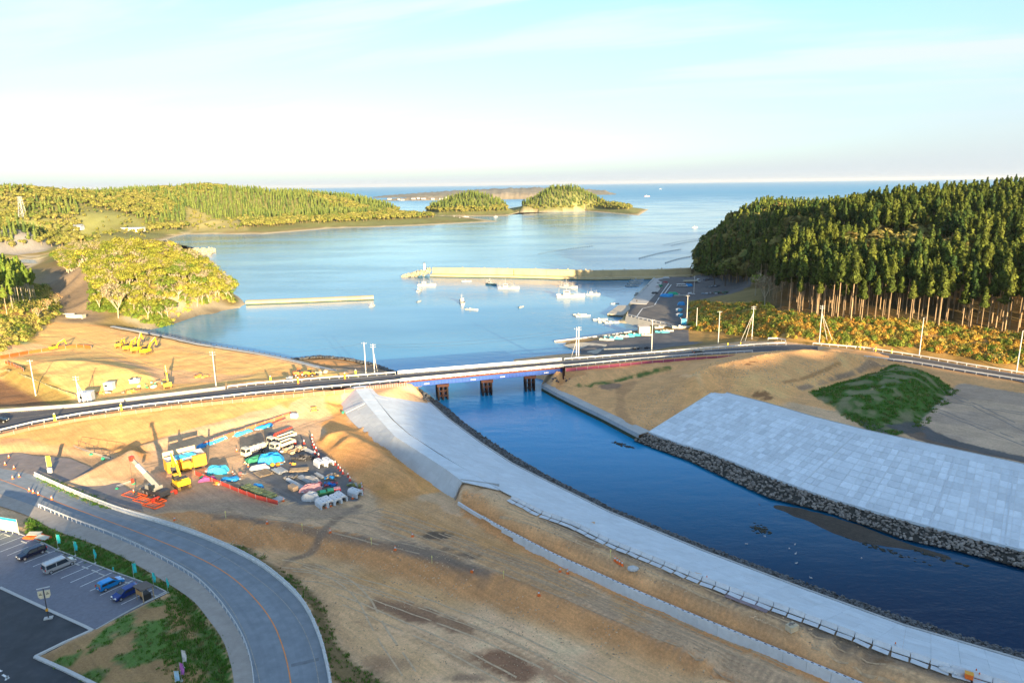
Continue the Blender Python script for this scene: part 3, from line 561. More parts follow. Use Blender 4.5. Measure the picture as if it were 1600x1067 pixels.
# right: slip, quay, bush slope
paint(mask([(866, 534), (947, 524), (1045, 514), (1130, 521), (1228, 531), (1100, 547), (1000, 555), (900, 560), (935, 556), (900, 549)], 3), (0.16, 0.155, 0.155))
paint(mask([(1000, 553), (1100, 545), (1200, 537), (1215, 531), (1160, 524), (1120, 530), (1060, 541)], 4.5, soft=1, rag=.4), (0.20, .18, .09), .9)
paint(mask([(986, 473), (1023, 434), (1088, 430), (1200, 440), (1170, 462), (1075, 470), (1080, 514), (1058, 513), (978, 494)], 3), (0.14, .138, .14))
bsl = mask([(1078, 514), (1130, 521), (1228, 531), (1300, 541), (1425, 555), (1600, 583), (1900, 640), (1900, 560), (1600, 520), (1225, 480), (1090, 470), (1074, 476)], 9); paint(bsl, straw * 0.95); paint(bsl * smoothstep(.45, .6, fbm(XX, YY, 7)), (0.20, .15, .05), .7)
paint(blur(((YY + XX > 408) & (YY < 440) & (XX > 108) & (Z > 12.5)) * 1.0, 2), (.10, .075, .035), .9)  # floor behind the front trunks painted dark in place of canopy shade
paint((Z < 0.95) & (Z > -0.6) & (YY < 175) & (XX > 40), (0.075, 0.065, 0.055), 1.0)
paint((Z <= -0.6), (0.05, .07, .07), 1.0)
v3 = (fbm(XX, YY, 3.0, 4) - 0.5); C *= (1 + 0.35 * v3 + 0.22 * (fbm(XX + 50, YY, 14) - .5))[..., None]; soil_k = (C[..., 0:1] > C[..., 1:2] * 1.04) & (YY < 330)[..., None] & (C[..., 0:1] > .12); C = np.where(soil_k, C * np.array((1.33, 1.05, .85)), C); C = np.clip(C, 0.01, 0.85)

# ------------------------------------------------------------------ the ground as one sheet
keep = (Z > -2.2) & (np.abs(XX) < 0.93 * YY + 70)
cell = keep[:-1, :-1] | keep[1:, :-1] | keep[:-1, 1:] | keep[1:, 1:]
cell &= (np.abs(XX[:-1, :-1]) < 0.93 * YY[:-1, :-1] + 75)
ci, cj = np.nonzero(cell); q = np.stack([ci * ny + cj, (ci + 1) * ny + cj, (ci + 1) * ny + cj + 1, ci * ny + cj + 1], 1)
used, inv = np.unique(q, return_inverse=True); inv = inv.reshape(-1, 4)
vx = np.stack([XX.ravel()[used], YY.ravel()[used], Z.ravel()[used]], 1)
def grid_mesh(name, vx, quads):
    me = bpy.data.meshes.new(name); me.vertices.add(len(vx)); me.vertices.foreach_set('co', vx.astype(np.float32).ravel())
    me.loops.add(quads.size); me.loops.foreach_set('vertex_index', quads.astype(np.int32).ravel())
    me.polygons.add(len(quads)); me.polygons.foreach_set('loop_start', np.arange(0, quads.size, 4, dtype=np.int32)); 
    me.update(calc_edges=True); me.validate(); me.polygons.foreach_set('use_smooth', [True] * len(me.polygons)); return me
me = grid_mesh('ground', vx, inv)
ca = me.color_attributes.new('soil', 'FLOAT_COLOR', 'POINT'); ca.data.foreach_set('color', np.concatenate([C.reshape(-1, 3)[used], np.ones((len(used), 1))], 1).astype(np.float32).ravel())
M_ground = mat('ground_soil', (1, 1, 1), 0.95, attr='soil', var=0.16, scale=2.6, bump=0.55, bscale=5.0, spec=0.1, dirt=((0.20, 0.16, 0.12), 0.8, 0.22))
def tracks(m):
    N = m.node_tree.nodes; L = m.node_tree.links; b = N['Principled BSDF']; src = b.inputs['Base Color'].links[0].from_socket; geo = N.new('ShaderNodeNewGeometry'); mp = N.new('ShaderNodeMapping'); mp.inputs['Scale'].default_value = (.10, 1.5, .3); m0 = N.new('ShaderNodeMapping'); m0.inputs['Rotation'].default_value[2] = R(42)
    n = N.new('ShaderNodeTexNoise'); n.inputs['Scale'].default_value = 1.0; n.inputs['Detail'].default_value = 5; n.inputs['Roughness'].default_value = .65; n.inputs['Distortion'].default_value = .4; L.new(geo.outputs['Position'], m0.inputs['Vector']); L.new(m0.outputs[0], mp.inputs['Vector']); L.new(mp.outputs[0], n.inputs['Vector'])
    n2 = N.new('ShaderNodeTexNoise'); n2.inputs['Scale'].default_value = 9; n2.inputs['Detail'].default_value = 6; n2.inputs['Roughness'].default_value = .75; L.new(geo.outputs['Position'], n2.inputs['Vector'])
    r = N.new('ShaderNodeMapRange'); L.new(n.outputs[0], r.inputs[0]); r.inputs[1].default_value = .36; r.inputs[2].default_value = .64; r.inputs[3].default_value = .88; r.inputs[4].default_value = 1.08
    r2 = N.new('ShaderNodeMapRange'); L.new(n2.outputs[0], r2.inputs[0]); r2.inputs[1].default_value = .3; r2.inputs[2].default_value = .7; r2.inputs[3].default_value = .82; r2.inputs[4].default_value = 1.16
    mu = N.new('ShaderNodeMath'); mu.operation = 'MULTIPLY'; L.new(r.outputs[0], mu.inputs[0]); L.new(r2.outputs[0], mu.inputs[1]); h = N.new('ShaderNodeHueSaturation'); L.new(src, h.inputs['Color']); L.new(mu.outputs[0], h.inputs['Value']); L.new(h.outputs[0], b.inputs['Base Color'])
tracks(M_ground)
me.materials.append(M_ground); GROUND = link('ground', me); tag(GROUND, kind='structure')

# ------------------------------------------------------------------ water: one sheet to the horizon
def water_mat():
    m = bpy.data.materials.new('sea_water'); m.use_nodes = True; N = m.node_tree.nodes; L = m.node_tree.links; b = N['Principled BSDF']
    b.inputs['IOR'].default_value = 1.333; b.inputs['Specular IOR Level'].default_value = 0.5
    geo = N.new('ShaderNodeNewGeometry')
    def nz(scale, stretch, det=4, rot=0.0, ro=.55):
        mp = N.new('ShaderNodeMapping'); mp.inputs['Scale'].default_value = stretch; mp.inputs['Rotation'].default_value[2] = rot; L.new(geo.outputs['Position'], mp.inputs['Vector'])
        n = N.new('ShaderNodeTexNoise'); n.inputs['Scale'].default_value = scale; n.inputs['Detail'].default_value = det; n.inputs['Roughness'].default_value = ro; L.new(mp.outputs[0], n.inputs['Vector']); return n.outputs[0]
    def mr(v, a, b_, c, d):
        n = N.new('ShaderNodeMapRange'); n.interpolation_type = 'SMOOTHSTEP'; L.new(v, n.inputs[0])
        for i, q in zip((1, 2, 3, 4), (a, b_, c, d)): n.inputs[i].default_value = q
        return n.outputs[0]
    # slicks: calmer and rougher patches drawn out across the bay
    streak = nz(0.006, (1, 3.2, 1), 5, 0.15, .6)
    spx = N.new('ShaderNodeSeparateXYZ'); L.new(geo.outputs['Position'], spx.inputs[0])
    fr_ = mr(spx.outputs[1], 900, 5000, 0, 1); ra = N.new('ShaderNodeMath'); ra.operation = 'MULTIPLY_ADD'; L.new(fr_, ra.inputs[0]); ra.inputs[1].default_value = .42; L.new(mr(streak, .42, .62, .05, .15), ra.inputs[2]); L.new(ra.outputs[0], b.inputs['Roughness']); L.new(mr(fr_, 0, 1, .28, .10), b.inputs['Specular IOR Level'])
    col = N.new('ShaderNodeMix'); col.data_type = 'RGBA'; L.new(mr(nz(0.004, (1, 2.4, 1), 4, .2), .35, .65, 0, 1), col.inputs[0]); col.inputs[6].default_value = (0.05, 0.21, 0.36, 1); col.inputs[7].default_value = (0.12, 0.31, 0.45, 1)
    # body colour brightens away from the camera, painting in the reflected sky
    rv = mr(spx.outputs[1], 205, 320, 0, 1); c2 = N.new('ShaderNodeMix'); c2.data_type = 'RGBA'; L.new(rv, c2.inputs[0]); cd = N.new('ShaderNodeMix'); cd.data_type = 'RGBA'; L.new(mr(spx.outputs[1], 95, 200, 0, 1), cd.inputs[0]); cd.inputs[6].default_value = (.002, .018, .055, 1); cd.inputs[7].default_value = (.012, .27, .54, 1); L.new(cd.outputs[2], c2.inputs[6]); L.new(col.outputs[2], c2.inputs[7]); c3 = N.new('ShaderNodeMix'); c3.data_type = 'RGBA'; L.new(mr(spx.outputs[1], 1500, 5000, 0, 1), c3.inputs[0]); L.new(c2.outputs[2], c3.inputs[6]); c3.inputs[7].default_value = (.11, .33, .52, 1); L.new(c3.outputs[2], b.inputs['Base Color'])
    h1 = nz(0.9, (1, 1.6, 1), 3, .3); h2 = nz(0.12, (1, 2.2, 1), 4, .2)
    sc_ = N.new('ShaderNodeMath'); sc_.operation = 'MULTIPLY_ADD'; L.new(h2, sc_.inputs[0]); sc_.inputs[1].default_value = 3.0; L.new(h1, sc_.inputs[2])
    bp = N.new('ShaderNodeBump'); bp.inputs['Distance'].default_value = 0.08; L.new(sc_.outputs[0], bp.inputs['Height']); L.new(mr(streak, .40, .64, .45, .95), bp.inputs['Strength']); L.new(bp.outputs[0], b.inputs['Normal'])
    return m
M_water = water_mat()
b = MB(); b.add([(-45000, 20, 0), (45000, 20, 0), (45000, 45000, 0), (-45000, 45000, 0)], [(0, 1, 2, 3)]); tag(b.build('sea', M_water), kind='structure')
b = MB(); b.add([(-45000, 20, -9), (45000, 20, -9), (45000, 45000, -9), (-45000, 45000, -9)], [(0, 1, 2, 3)]); tag(b.build('seabed', mat('seabed_mud', (0.05, .07, .07))), kind='structure')

# ------------------------------------------------------------------ hill behind the camera whose crest shades the near ground
SH = [(-260, 900, 4), (0, 872, 4), (70, 850, 4.2), (150, 815, 4.2), (300, 768, 4), (420, 760, 4), (500, 738, 4), (580, 738, 5), (640, 690, 6), (690, 645, 7), (760, 615, 3), (860, 590, 7.5), (950, 552, 5), (1060, 545, 4), (1150, 530, 5), (1260, 545, 8.5), (1400, 560, 8.5), (1600, 596, 8.6), (1800, 640, 9)]
Lh = Vector((-sd.x, -sd.y, 0)).normalized(); Pp = Vector((Lh.y, -Lh.x, 0))
ss = []; hh = []; DB = 420.0; tn = math.tan(R(SUN_EL))
for px, py, z in SH:
    p = P(px, py, z); ss.append(p.dot(Pp)); hh.append(z + tn * (p.dot(Lh) + DB))
o_ = np.argsort(ss); ss = np.array(ss)[o_]; hh = np.array(hh)[o_]
sv = np.arange(-700, 701, 10.0); hv = np.interp(sv, ss, hh, left=hh[0], right=hh[-1])
kk = np.ones(3) / 3; hv = np.convolve(np.pad(hv, 1, 'edge'), kk, 'valid')
offs = [(-260, 0.0), (-180, .35), (-110, .7), (-50, .93), (0, 1), (50, .93), (120, .62), (190, .25), (250, 0)]
vs = []; 
for i, s_ in enumerate(sv):
    for (o2, k) in offs:
        p = Pp * s_ + Lh * (-DB + o2); hgt = hv[i] * k + (0 if k in (0, 1) else random.uniform(-2, 2)); vs.append((p.x, p.y, hgt if k == 1 else hgt))
nO = len(offs); qs = np.array([(i * nO + j, (i + 1) * nO + j, (i + 1) * nO + j + 1, i * nO + j + 1) for i in range(len(sv) - 1) for j in range(nO - 1)])
me = grid_mesh('hill', np.array(vs), qs); me.materials.append(mat('hill_wood', (0.06, .08, .03), .95, var=.4, scale=.1)); tag(link('hill', me), kind='structure')
# ------------------------------------------------------------------ roads, kerbs, markings
def dens(pl, step):
    o = [pl[0]]
    for a, b in zip(pl, pl[1:]):
        n = max(1, int(round((b - a).length / step)))
        for i in range(1, n + 1): o.append(a.lerp(b, i / n))
    return o
def smoothline(pl, it=2):
    """rounds the corners of a surveyed line"""
    for _ in range(it):
        o = [pl[0]]
        for a, b in zip(pl, pl[1:]): o += [a.lerp(b, .25), a.lerp(b, .75)]
        pl = o + [pl[-1]]
    return pl
def resample(pl, n):
    d = [0]
    for a, b in zip(pl, pl[1:]): d.append(d[-1] + (b - a).length)
    arr = np.array([tuple(p) for p in pl]); t = np.linspace(0, d[-1], n)
    return [Vector((np.interp(q, d, arr[:, 0]), np.interp(q, d, arr[:, 1]), np.interp(q, d, arr[:, 2]))) for q in t]
def length(pl): return sum((b - a).length for a, b in zip(pl, pl[1:]))
def strip(a, b, n, dz=0.0, nv=1):
    A_ = resample(a, n); B_ = resample(b, n); m = MB(); vs = []; fs = []
    for p, q in zip(A_, B_):
        for k in range(nv + 1): r = p.lerp(q, k / nv); vs.append((r.x, r.y, r.z + dz))
    for i in range(n - 1):
        for k in range(nv): fs.append((i * (nv + 1) + k, (i + 1) * (nv + 1) + k, (i + 1) * (nv + 1) + k + 1, i * (nv + 1) + k + 1))
    return m.add(vs, fs)
def offset(pl, d):
    o = []
    for i, p in enumerate(pl):
        t = (pl[min(i + 1, len(pl) - 1)] - pl[max(i - 1, 0)]); t.z = 0; t.normalize(); o.append(p + Vector((-t.y, t.x, 0)) * d)
    return o
def ribbon(pl, w, dz=0.0): return strip(offset(pl, w / 2), offset(pl, -w / 2), len(pl), dz)
M_asph = mat('asphalt_worn', (0.205, 0.24, 0.275), .85, var=.14, scale=.5, bump=.3, bscale=14, dirt=((.26, .29, .32), .25, .5))
M_asphd = mat('asphalt_fresh', (0.045, 0.052, 0.062), .8, var=.25, scale=.25, bump=.3, bscale=14, dirt=((.075, .078, .08), .5, .5))
M_block = mat('block_paving', (0.165, 0.175, 0.215), .85, var=.12, scale=2, bump=.3, bscale=10, dirt=((.2, .2, .23), .3, .5))
M_walk = mat('pavement_concrete', (0.34, 0.31, 0.28), .9, var=.12, scale=.8, bump=.3, bscale=14)
M_conc = mat('concrete', (0.42, 0.425, 0.42), .85, var=.08, scale=.7, bump=.3, bscale=8, rnd=.06, dirt=((.33, .33, .32), .4, .5))
M_concw = mat('concrete_warm', (0.42, 0.39, 0.33), .85, var=.14, scale=.5, bump=.3, bscale=6, rnd=.08, dirt=((.30, .27, .2), .5, .5))
M_white = mat('white_paint', (0.58, 0.59, 0.60), .45, var=.05, scale=2, rnd=.05, dirt=((.55, .53, .48), 1.2, .35))
M_line = mat('road_marking_white', (0.74, 0.75, 0.75), .7, var=.2, scale=4, dirt=((.2, .2, .2), 3, .6))
M_orange = mat('road_marking_orange', (0.75, 0.27, 0.07), .7, var=.15, scale=3, dirt=((.3, .18, .1), 2.5, .5))
M_alga = mat('algae_stained_concrete', (0.035, 0.05, 0.02), .8, var=.4, scale=2, bump=.5, bscale=5)
ro = smoothline(PL(RO, 4.25)); ri = smoothline(PL(RI, 4.25)); si = smoothline(PL(SI, 4.25)); cl = smoothline(PL(CENTER, 4.25))
# fit: the carriageway reaches both rails
tag(strip(ro, ri, 90, .06, 6).build('road', M_asph), kind='structure')
tag(strip(offset(ri, .05), si, 90, .10, 2).build('pavement', M_walk), kind='structure')
tag(ribbon(dens(cl, 1.0), .17, .085).build('centre_line', M_orange), kind='structure')
ee = smoothline(PL([(60, 756), (120, 785), (187, 808), (244, 825), (300, 845), (350, 869), (400, 902), (437, 932), (470, 972), (490, 1020), (499, 1068), (501, 1110)], 4.25))
ei = smoothline(PL([(70, 791), (115, 809), (172, 829), (228, 853), (300, 889), (338, 920), (365, 955), (387, 998), (400, 1040), (407, 1068), (409, 1110)], 4.25))
for nm, e in (('edge_line', ee), ('edge_line', ei)): tag(ribbon(dens(e, 1.0), .13, .085).build(nm, mat('road_marking_faded', (.33, .32, .29), .8, var=.3, scale=3, dirt=((.13, .13, .13), 1.5, .8))), kind='structure')
# side road leading to the yard
b = MB(); b.poly(PL([(-40, 700), (0, 700), (52, 712), (108, 716), (170, 742), (215, 775), (225, 800), (135, 778), (54, 742), (-40, 724)], 4.25), .3); 
for i, v in enumerate(b.v): b.v[i] = (v[0], v[1], v[2] + .07)
tag(b.build('site_entrance', mat('site_entrance_plates', (0.20, 0.175, 0.17), .75, var=.2, scale=.4, dirt=((.36, .28, .18), .3, .8))), kind='structure')
# main road with bridge deck
zru = smoothline([P(p[0], p[1], roadz(p[0])) for p in RU], 1); zrn = smoothline([P(p[0], p[1], roadz(p[0])) for p in RN], 1)
M_road2 = mat('asphalt_grey', (0.075, 0.075, 0.085), .8, var=.12, scale=.3, bump=.2, bscale=12, dirt=((.15, .14, .13), .2, .5))
tag(strip(zru, zrn, 160, .07, 4).build('road', M_road2), kind='structure')
def between(a, b, k, n=160):
    return [p.lerp(q, k) for p, q in zip(resample(a, n), resample(b, n))]
for k in (.12, .88): tag(ribbon(between(zru, zrn, k), .2, .10).build('edge_line', M_line), kind='structure')
tag(ribbon(between(zru, zrn, .5), .16, .10).build('centre_line', mat('road_marking_faded2', (.42, .36, .26), .8, var=.3, scale=2)), kind='structure')
# hatched lead-in stripes at the left end of the road
for i in range(9):
    a = P(150 + i * 34, 648 - i * 3.5, roadz(150)); c = P(205 + i * 34, 636 - i * 3.3, roadz(200)); 
# parking ground
ko = PL([(-60, 790), (0, 823), (71, 851), (88, 860), (176, 894), (244, 918), (260, 926), (159, 979), (142, 987), (131, 980), (0, 920), (-60, 893)], 4.25)
b = MB(); b.poly([p + Vector((0, 0, .05)) for p in ko], .2); tag(b.build('parking_ground', M_block), kind='structure')
ka = PL([(-60, 893), (0, 920), (131, 980), (142, 987), (57, 1027), (142, 1069), (260, 1140), (-260, 1300), (-300, 950)], 4.25)
b = MB(); b.poly([p + Vector((0, 0, .046)) for p in ka], .2); tag(b.build('car_park_lane', M_asphd), kind='structure')
M_kerb = mat('kerb_concrete', (.48, .48, .47), .85, var=.08, scale=2, rnd=.05)
def kerb(pl, w, h, nm='kerb', z=4.25, mt=None):
    pl = PL(pl, z); b = MB()
    for a, c in zip(pl, pl[1:]): b.bar(a + Vector((0, 0, h / 2)), c + Vector((0, 0, h / 2)), w, h)
    return tag(b.build(nm, mt or M_kerb), kind='structure')
kerb([(0, 918), (60, 946), (131, 978), (145, 985)], .45, .16, 'drain_channel'); kerb([(145, 985), (100, 1005), (55, 1027)], .4, .3); kerb([(55, 1027), (100, 1047), (145, 1069), (200, 1098)], .5, .32); kerb([(150, 984), (205, 953), (259, 925)], .14, .22)
kerb([(-20, 812), (0, 822), (71, 850), (88, 859), (176, 893), (244, 917), (260, 925)], .15, .2)
# bays
LN = [((-60, 330), (60, 268)), ((-20, 345), (110, 290)), ((0, 385), (190, 312)), ((0, 440), (260, 340)), ((62, 470), (235, 398)), ((205, 530), (470, 425)), ((275, 562), (535, 455)), ((430, 628), (690, 515)), ((507, 660), (770, 548)), ((587, 695), (855, 578)), ((668, 730), (935, 610)), ((750, 765), (1015, 645)), ((835, 800), (1105, 678)), ((922, 836), (1190, 712)), ((1010, 877), (1280, 750)), ((1105, 912), (1390, 780))]
for (x1, y1), (x2, y2) in LN:
    a = P(x1 / 5.333, 780 + y1 / 5.333, 4.25); c = P(x2 / 5.333, 780 + y2 / 5.333, 4.25)
    tag(ribbon([a, c], .15, .075).build('bay_line', M_line), kind='structure')
stops = [(200, 355), (390, 435), (635, 540), (710, 570), (790, 600), (850, 628), (1070, 700), (1200, 760), (1280, 798), (60, 300), (-40, 270)]
for x, y in stops:
    a = P(x / 5.333, 780 + y / 5.333, 4.3); d = Vector((.0367, -.0184, 0)).normalized(); b = MB(); b.bar(a - d * .85 + Vector((0, 0, .05)), a + d * .85 + Vector((0, 0, .05)), .2, .12)
    tag(b.build('wheel_stop', M_kerb), 'low concrete wheel stop at the head of a marked parking bay', 'wheel stop', 'wheel stops in the car park')
# arrow-like marks on the dark lane
for pts in ([(4, 1054), (14, 1060)], [(9, 1063), (12, 1056)], [(-2, 1047), (3, 1049)]): tag(ribbon(PL(pts, 4.25), .28, .075).build('lane_mark', M_line), kind='structure')

# ------------------------------------------------------------------ guard rails
M_post = mat('galvanised', (.50, .51, .52), .5, .3, var=.1)
def guardrail(pl, label, post=2.0, h=.75, style='pipe', mt=None, cat='guard rail', beam=(.10, .28), name='guard_rail'):
    pl = dens(pl, post); t = thing(name, label, cat, pl[len(pl) // 2]); mt = mt or M_white
    b = MB()
    for a, c in zip(pl, pl[1:]):
        if style == 'pipe':
            for hh_ in (h, h * .62): b.bar(a + Vector((0, 0, hh_)), c + Vector((0, 0, hh_)), .09, .09)
        else: b.bar(a + Vector((0, 0, h)), c + Vector((0, 0, h)), beam[0], beam[1])
    b.build('rail', mt, t, world=True)
    pm = MB().box((0, 0, h / 2), (.11, .11, h)).mesh('post', mt)
    for p in pl[:300]: link('post', pm, t, p - t.location)
    return t
gr = smoothline(PL(RI[1:], 4.3)); guardrail(offset(gr, .1), 'white pipe guard rail between the curving road and the pavement by the car park', 2.0, .8, beam=(.06, .3), style='beam')
# outer side: low concrete kerb with steel beam
ro2 = smoothline(PL(RO[1:], 4.3)); tk = thing('guard_rail', 'long white guard rail on a concrete footing along the outer side of the curving road', 'guard rail', ro2[len(ro2) // 2])
b = MB(); dd = dens(offset(ro2, .05), 2.0)
for a, c in zip(dd, dd[1:]): b.bar(a + Vector((0, 0, .22)), c + Vector((0, 0, .22)), .42, .45)
b.build('footing', mat('footing_white', (.62, .62, .60), .8, var=.15, scale=1.2, dirt=((.4, .38, .33), 1.5, .5)), tk, world=True)
b = MB()
for a, c in zip(dd, dd[1:]): b.bar(a + Vector((0, 0, .82)), c + Vector((0, 0, .82)), .09, .33)
b.build('rail', M_white, tk, world=True); pm = MB().box((0, 0, .45), (.12, .14, .9)).mesh('post', M_white)
for p in offset(dd, .12): link('post', pm, tk, p - tk.location)
# main road rails
def sub(pl, x0, x1, fn=roadz, n=None): 
    q = [p for p in pl if x0 < p[0] < x1]; arr = sorted(pl)
    ys = lambda x: float(np.interp(x, [a[0] for a in arr], [a[1] for a in arr]))
    q = [(x0, ys(x0))] + q + [(x1, ys(x1))]; return [P(p[0], p[1], fn(p[0]) + .05) for p in q]
# thick cream parapet, far side, left part
pl = dens(sub(RU, -250, 352), 6.0); t = thing('parapet', 'thick cream concrete parapet along the far side of the main road at the left', 'parapet', pl[len(pl) // 2])
for a, c in zip(pl, pl[1:]):
    b = MB(); d = (c - a).normalized() * .01; b.loft([[a + d + Vector((0, 0, 0)) + Vector((0, s * w, z)) for s, w, z in ((-1, .32, 0), (-1, .28, .95), (1, .28, .95), (1, .32, 0))], [c - d + Vector((0, s * w, z)) for s, w, z in ((-1, .32, 0), (-1, .28, .95), (1, .28, .95), (1, .32, 0))]])
    b.build('parapet_section', M_concw, t, world=True)
M_silver = mat('silver_rail', (.72, .73, .74), .45, .1, var=.06)
guardrail(sub(RU, 356, 618), 'white guard rail on the far side of the road between parapet and bridge', 3.0, .85, style='beam', beam=(.1, .36))
guardrail(sub(RN, -250, 640), 'white guard rail on the near side of the main road left of the bridge', 3.0, .85, style='beam', beam=(.1, .36))
guardrail(sub(RU, 882, 1228), 'white guard rail on the far side of the main road from bridge to junction', 3.0, .85, style='beam', beam=(.1, .36))
guardrail(sub(RN, 880, 1176), 'white guard rail on the near side of the road between bridge and soil mound', 3.0, .85, style='beam', beam=(.1, .36))
guardrail([P(1228, 539, 8.3), P(1227, 534, 8.3), P(1215, 531.5, 8.2), P(1200, 531.5, 8.1)], 'short white guard rail bending round the corner of the quay road junction', 2.5, .85, style='beam', beam=(.1, .4))
guardrail(sub(RU, 1270, 1790), 'white guard rail at the foot of the golden bushes along the right road', 3.0, .85, style='beam', beam=(.1, .36))
guardrail(sub(RN, 1350, 1790), 'white guard rail above the gravel lot and grass mound along the right road', 3.0, .85, style='beam', beam=(.1, .36))
# orange safety netting on posts
def net_fence(pl, label, col, h=1.0, post=3.2, name='safety_net_fence', cat='net fence', w=.05):
    pl = dens(pl, post); t = thing(name, label, cat, pl[len(pl) // 2])
    mt = mat('net_' + str(col), col, .8, var=.15, scale=2, rnd=.1)
    for a, c in zip(pl[:290], pl[1:291]):
        b = MB(); d = (c - a).normalized() * .06; k = random.uniform(.9, 1.04)
        b.bar(a + d + Vector((0, 0, h * k / 2 + .06)), c - d + Vector((0, 0, h * k / 2 + .06)), w, h * k); b.build('net_panel', mt, t, world=True)
    pm = MB().box((0, 0, h * .6), (.07, .07, h * 1.2)).mesh('post', M_post)
    for p in pl: link('post', pm, t, p - t.location)
    return t
def lower(pl, d): return [p - Vector((0, 0, d)) for p in pl]
red = (.62, .16, .10)
def shifted(x0, x1, dy, dz): 
    arr = sorted(RN); return [P(x, float(np.interp(x, [a[0] for a in arr], [a[1] for a in arr])) + dy, roadz(x) - dz) for x in np.linspace(x0, x1, 18)]
net_fence(shifted(-240, 570, 9, .6), 'coral red safety net fence below the main road above the yellow sand bank', red, 1.15)
net_fence(shifted(572, 636, 7, .3), 'short red safety net fence at the left end of the bridge above the levee crest', (.6, .12, .10), 1.1)
net_fence(shifted(884, 1172, 7, .5), 'purple red safety net fence below the main road right of the bridge', (.32, .07, .12), 1.15)

# ------------------------------------------------------------------ bridge
B0u, B0n, B1u, B1n = P(622, 584.8, 7.5), P(626, 596.8, 7.5), P(878, 564.2, 7.5), P(880, 573.8, 7.5)
mid = (B0n + B1n) / 2; br = thing('road_bridge', 'temporary steel road bridge with blue girders and white railings over the river mouth', 'bridge', (mid.x, mid.y, 0))
M_blue = mat('blue_steel', (0.012, 0.07, 0.34), .5, .1, var=.15, scale=1.5, dirt=((.03, .04, .09), 1.0, .5)); M_rust = mat('rust_steel', (0.045, 0.015, 0.011), .8, var=.3, scale=2, bump=.3, bscale=8); M_dsteel = mat('dark_steel', (0.018, .011, .01), .8, var=.4, scale=2)
def lp(a, c, k): return a.lerp(c, k)
bn = 12
for side, (a, c) in (('near', (B0n, B1n)), ('far', (B0u, B1u))):
    for i in range(bn):
        p, q = lp(a, c, i / bn), lp(a, c, (i + 1) / bn); b = MB(); d = (q - p).normalized() * .02
        b.bar(p + d - Vector((0, 0, 1.15)), q - d - Vector((0, 0, 1.15)), .25, 1.5); b.bar(p + d - Vector((0, 0, .42)), q - d - Vector((0, 0, .42)), .55, .06); b.bar(p + d - Vector((0, 0, 1.88)), q - d - Vector((0, 0, 1.88)), .55, .06)
        for k in range(4): r = lp(p, q, (k + .5) / 4); b.box((r.x, r.y, r.z - 1.15), (.1, .5, 1.4))
        b.build('girder', M_blue, br, world=True)
for k in (.33, .66):
    b = MB(); b.bar(lp(B0n, B0u, k) - Vector((0, 0, 1.2)), lp(B1n, B1u, k) - Vector((0, 0, 1.2)), .3, 1.4); b.build('girder', M_blue, br, world=True)
b = MB(); vs = [B0n, B1n, B1u, B0u]; b.poly([p - Vector((0, 0, .05)) for p in vs], .3); b.build('deck', mat('deck_plate', (.04, .04, .045), .8, var=.2, scale=.4), br, world=True)
b = MB(); b.bar(B0n + Vector((0, 0, -.12)), B1n + Vector((0, 0, -.12)), .35, .22); b.build('edge_beam', mat('rust_edge', (.25, .07, .03), .8, var=.3), br, world=True)
for a, c, far_ in ((B0n, B1n, 0), (B0u, B1u, 1)):
    n = 34
    for i in range(n):
        p, q = lp(a, c, i / n), lp(a, c, (i + 1) / n); d = (q - p).normalized() * .05; b = MB(); b.bar(p + d + Vector((0, 0, 1.05)), q - d + Vector((0, 0, 1.05)), .1, .3 if not far_ else .42); b.bar(p + d + Vector((0, 0, .45)), q - d + Vector((0, 0, .45)), .06, .34 if not far_ else .5)
        b.bar(p + Vector((0, 0, .05)), p + Vector((0, 0, 1.2)), .12); b.build('railing_panel', M_white, br, world=True)
for k in (.14, .42, .60, .88):
    for dk, w in ((0, .55), (.016, 1.1)):
        p = lp(B0n, B1n, k + dk) + Vector((0, -.16, -1.35)); b = MB(); b.box(p, (w, .03, .28), rz=math.atan2((B1n - B0n).y, (B1n - B0n).x)); b.build('girder_marking', M_white, br, world=True)
for px, py in ((692, 627), (761, 622), (829, 617)):
    base = P(px, py, 0); k = (base.x - B0n.x) / (B1n.x - B0n.x); nr, fr = lp(B0n, B1n, k), lp(B0u, B1u, k); dv = (fr - nr); dv.z = 0; dv.normalize(); ax = (B1n - B0n); ax.z = 0; ax.normalize()
    q = MB(); q.bar(nr - dv * .9 + Vector((0, 0, -2.3)) , fr + dv * .5 + Vector((0, 0, -2.3)), 4.0, .9); cap = q.build('pier_cap', M_rust, br, world=True)
    for j in range(5):
        for s in (-1, 0, 1):
            w = nr.lerp(fr, j / 4) + ax * s * 1.5; q = MB(); q.cyl((w.x, w.y, -3), (w.x, w.y, 5.0), .33, n=8); q.build('pile', M_dsteel, br, world=True)
    for zz in (1.4, 3.3):
        for s in (-1, 1): q = MB(); q.bar(nr + ax * s * 1.85 + Vector((0, 0, zz - 7.5)), fr + ax * s * 1.85 + Vector((0, 0, zz - 7.5)), .12, .22); q.build('brace', M_rust, br, world=True)
        q = MB(); q.bar(nr - dv * .3 - ax * 1.2 + Vector((0, 0, zz - 7.5)), nr - dv * .3 + ax * 1.2 + Vector((0, 0, zz - 7.5)), .15, .25); q.build('brace', M_rust, br, world=True)
    q = MB(); q.bar(nr - dv * .3 - ax * 1.1 + Vector((0, 0, -6)), nr - dv * .3 + ax * 1.1 + Vector((0, 0, -4.2)), .12, .15); q.bar(nr - dv * .3 + ax * 1.1 + Vector((0, 0, -6)), nr - dv * .3 - ax * 1.1 + Vector((0, 0, -4.2)), .12, .15); q.build('cross_brace', M_rust, br, world=True)
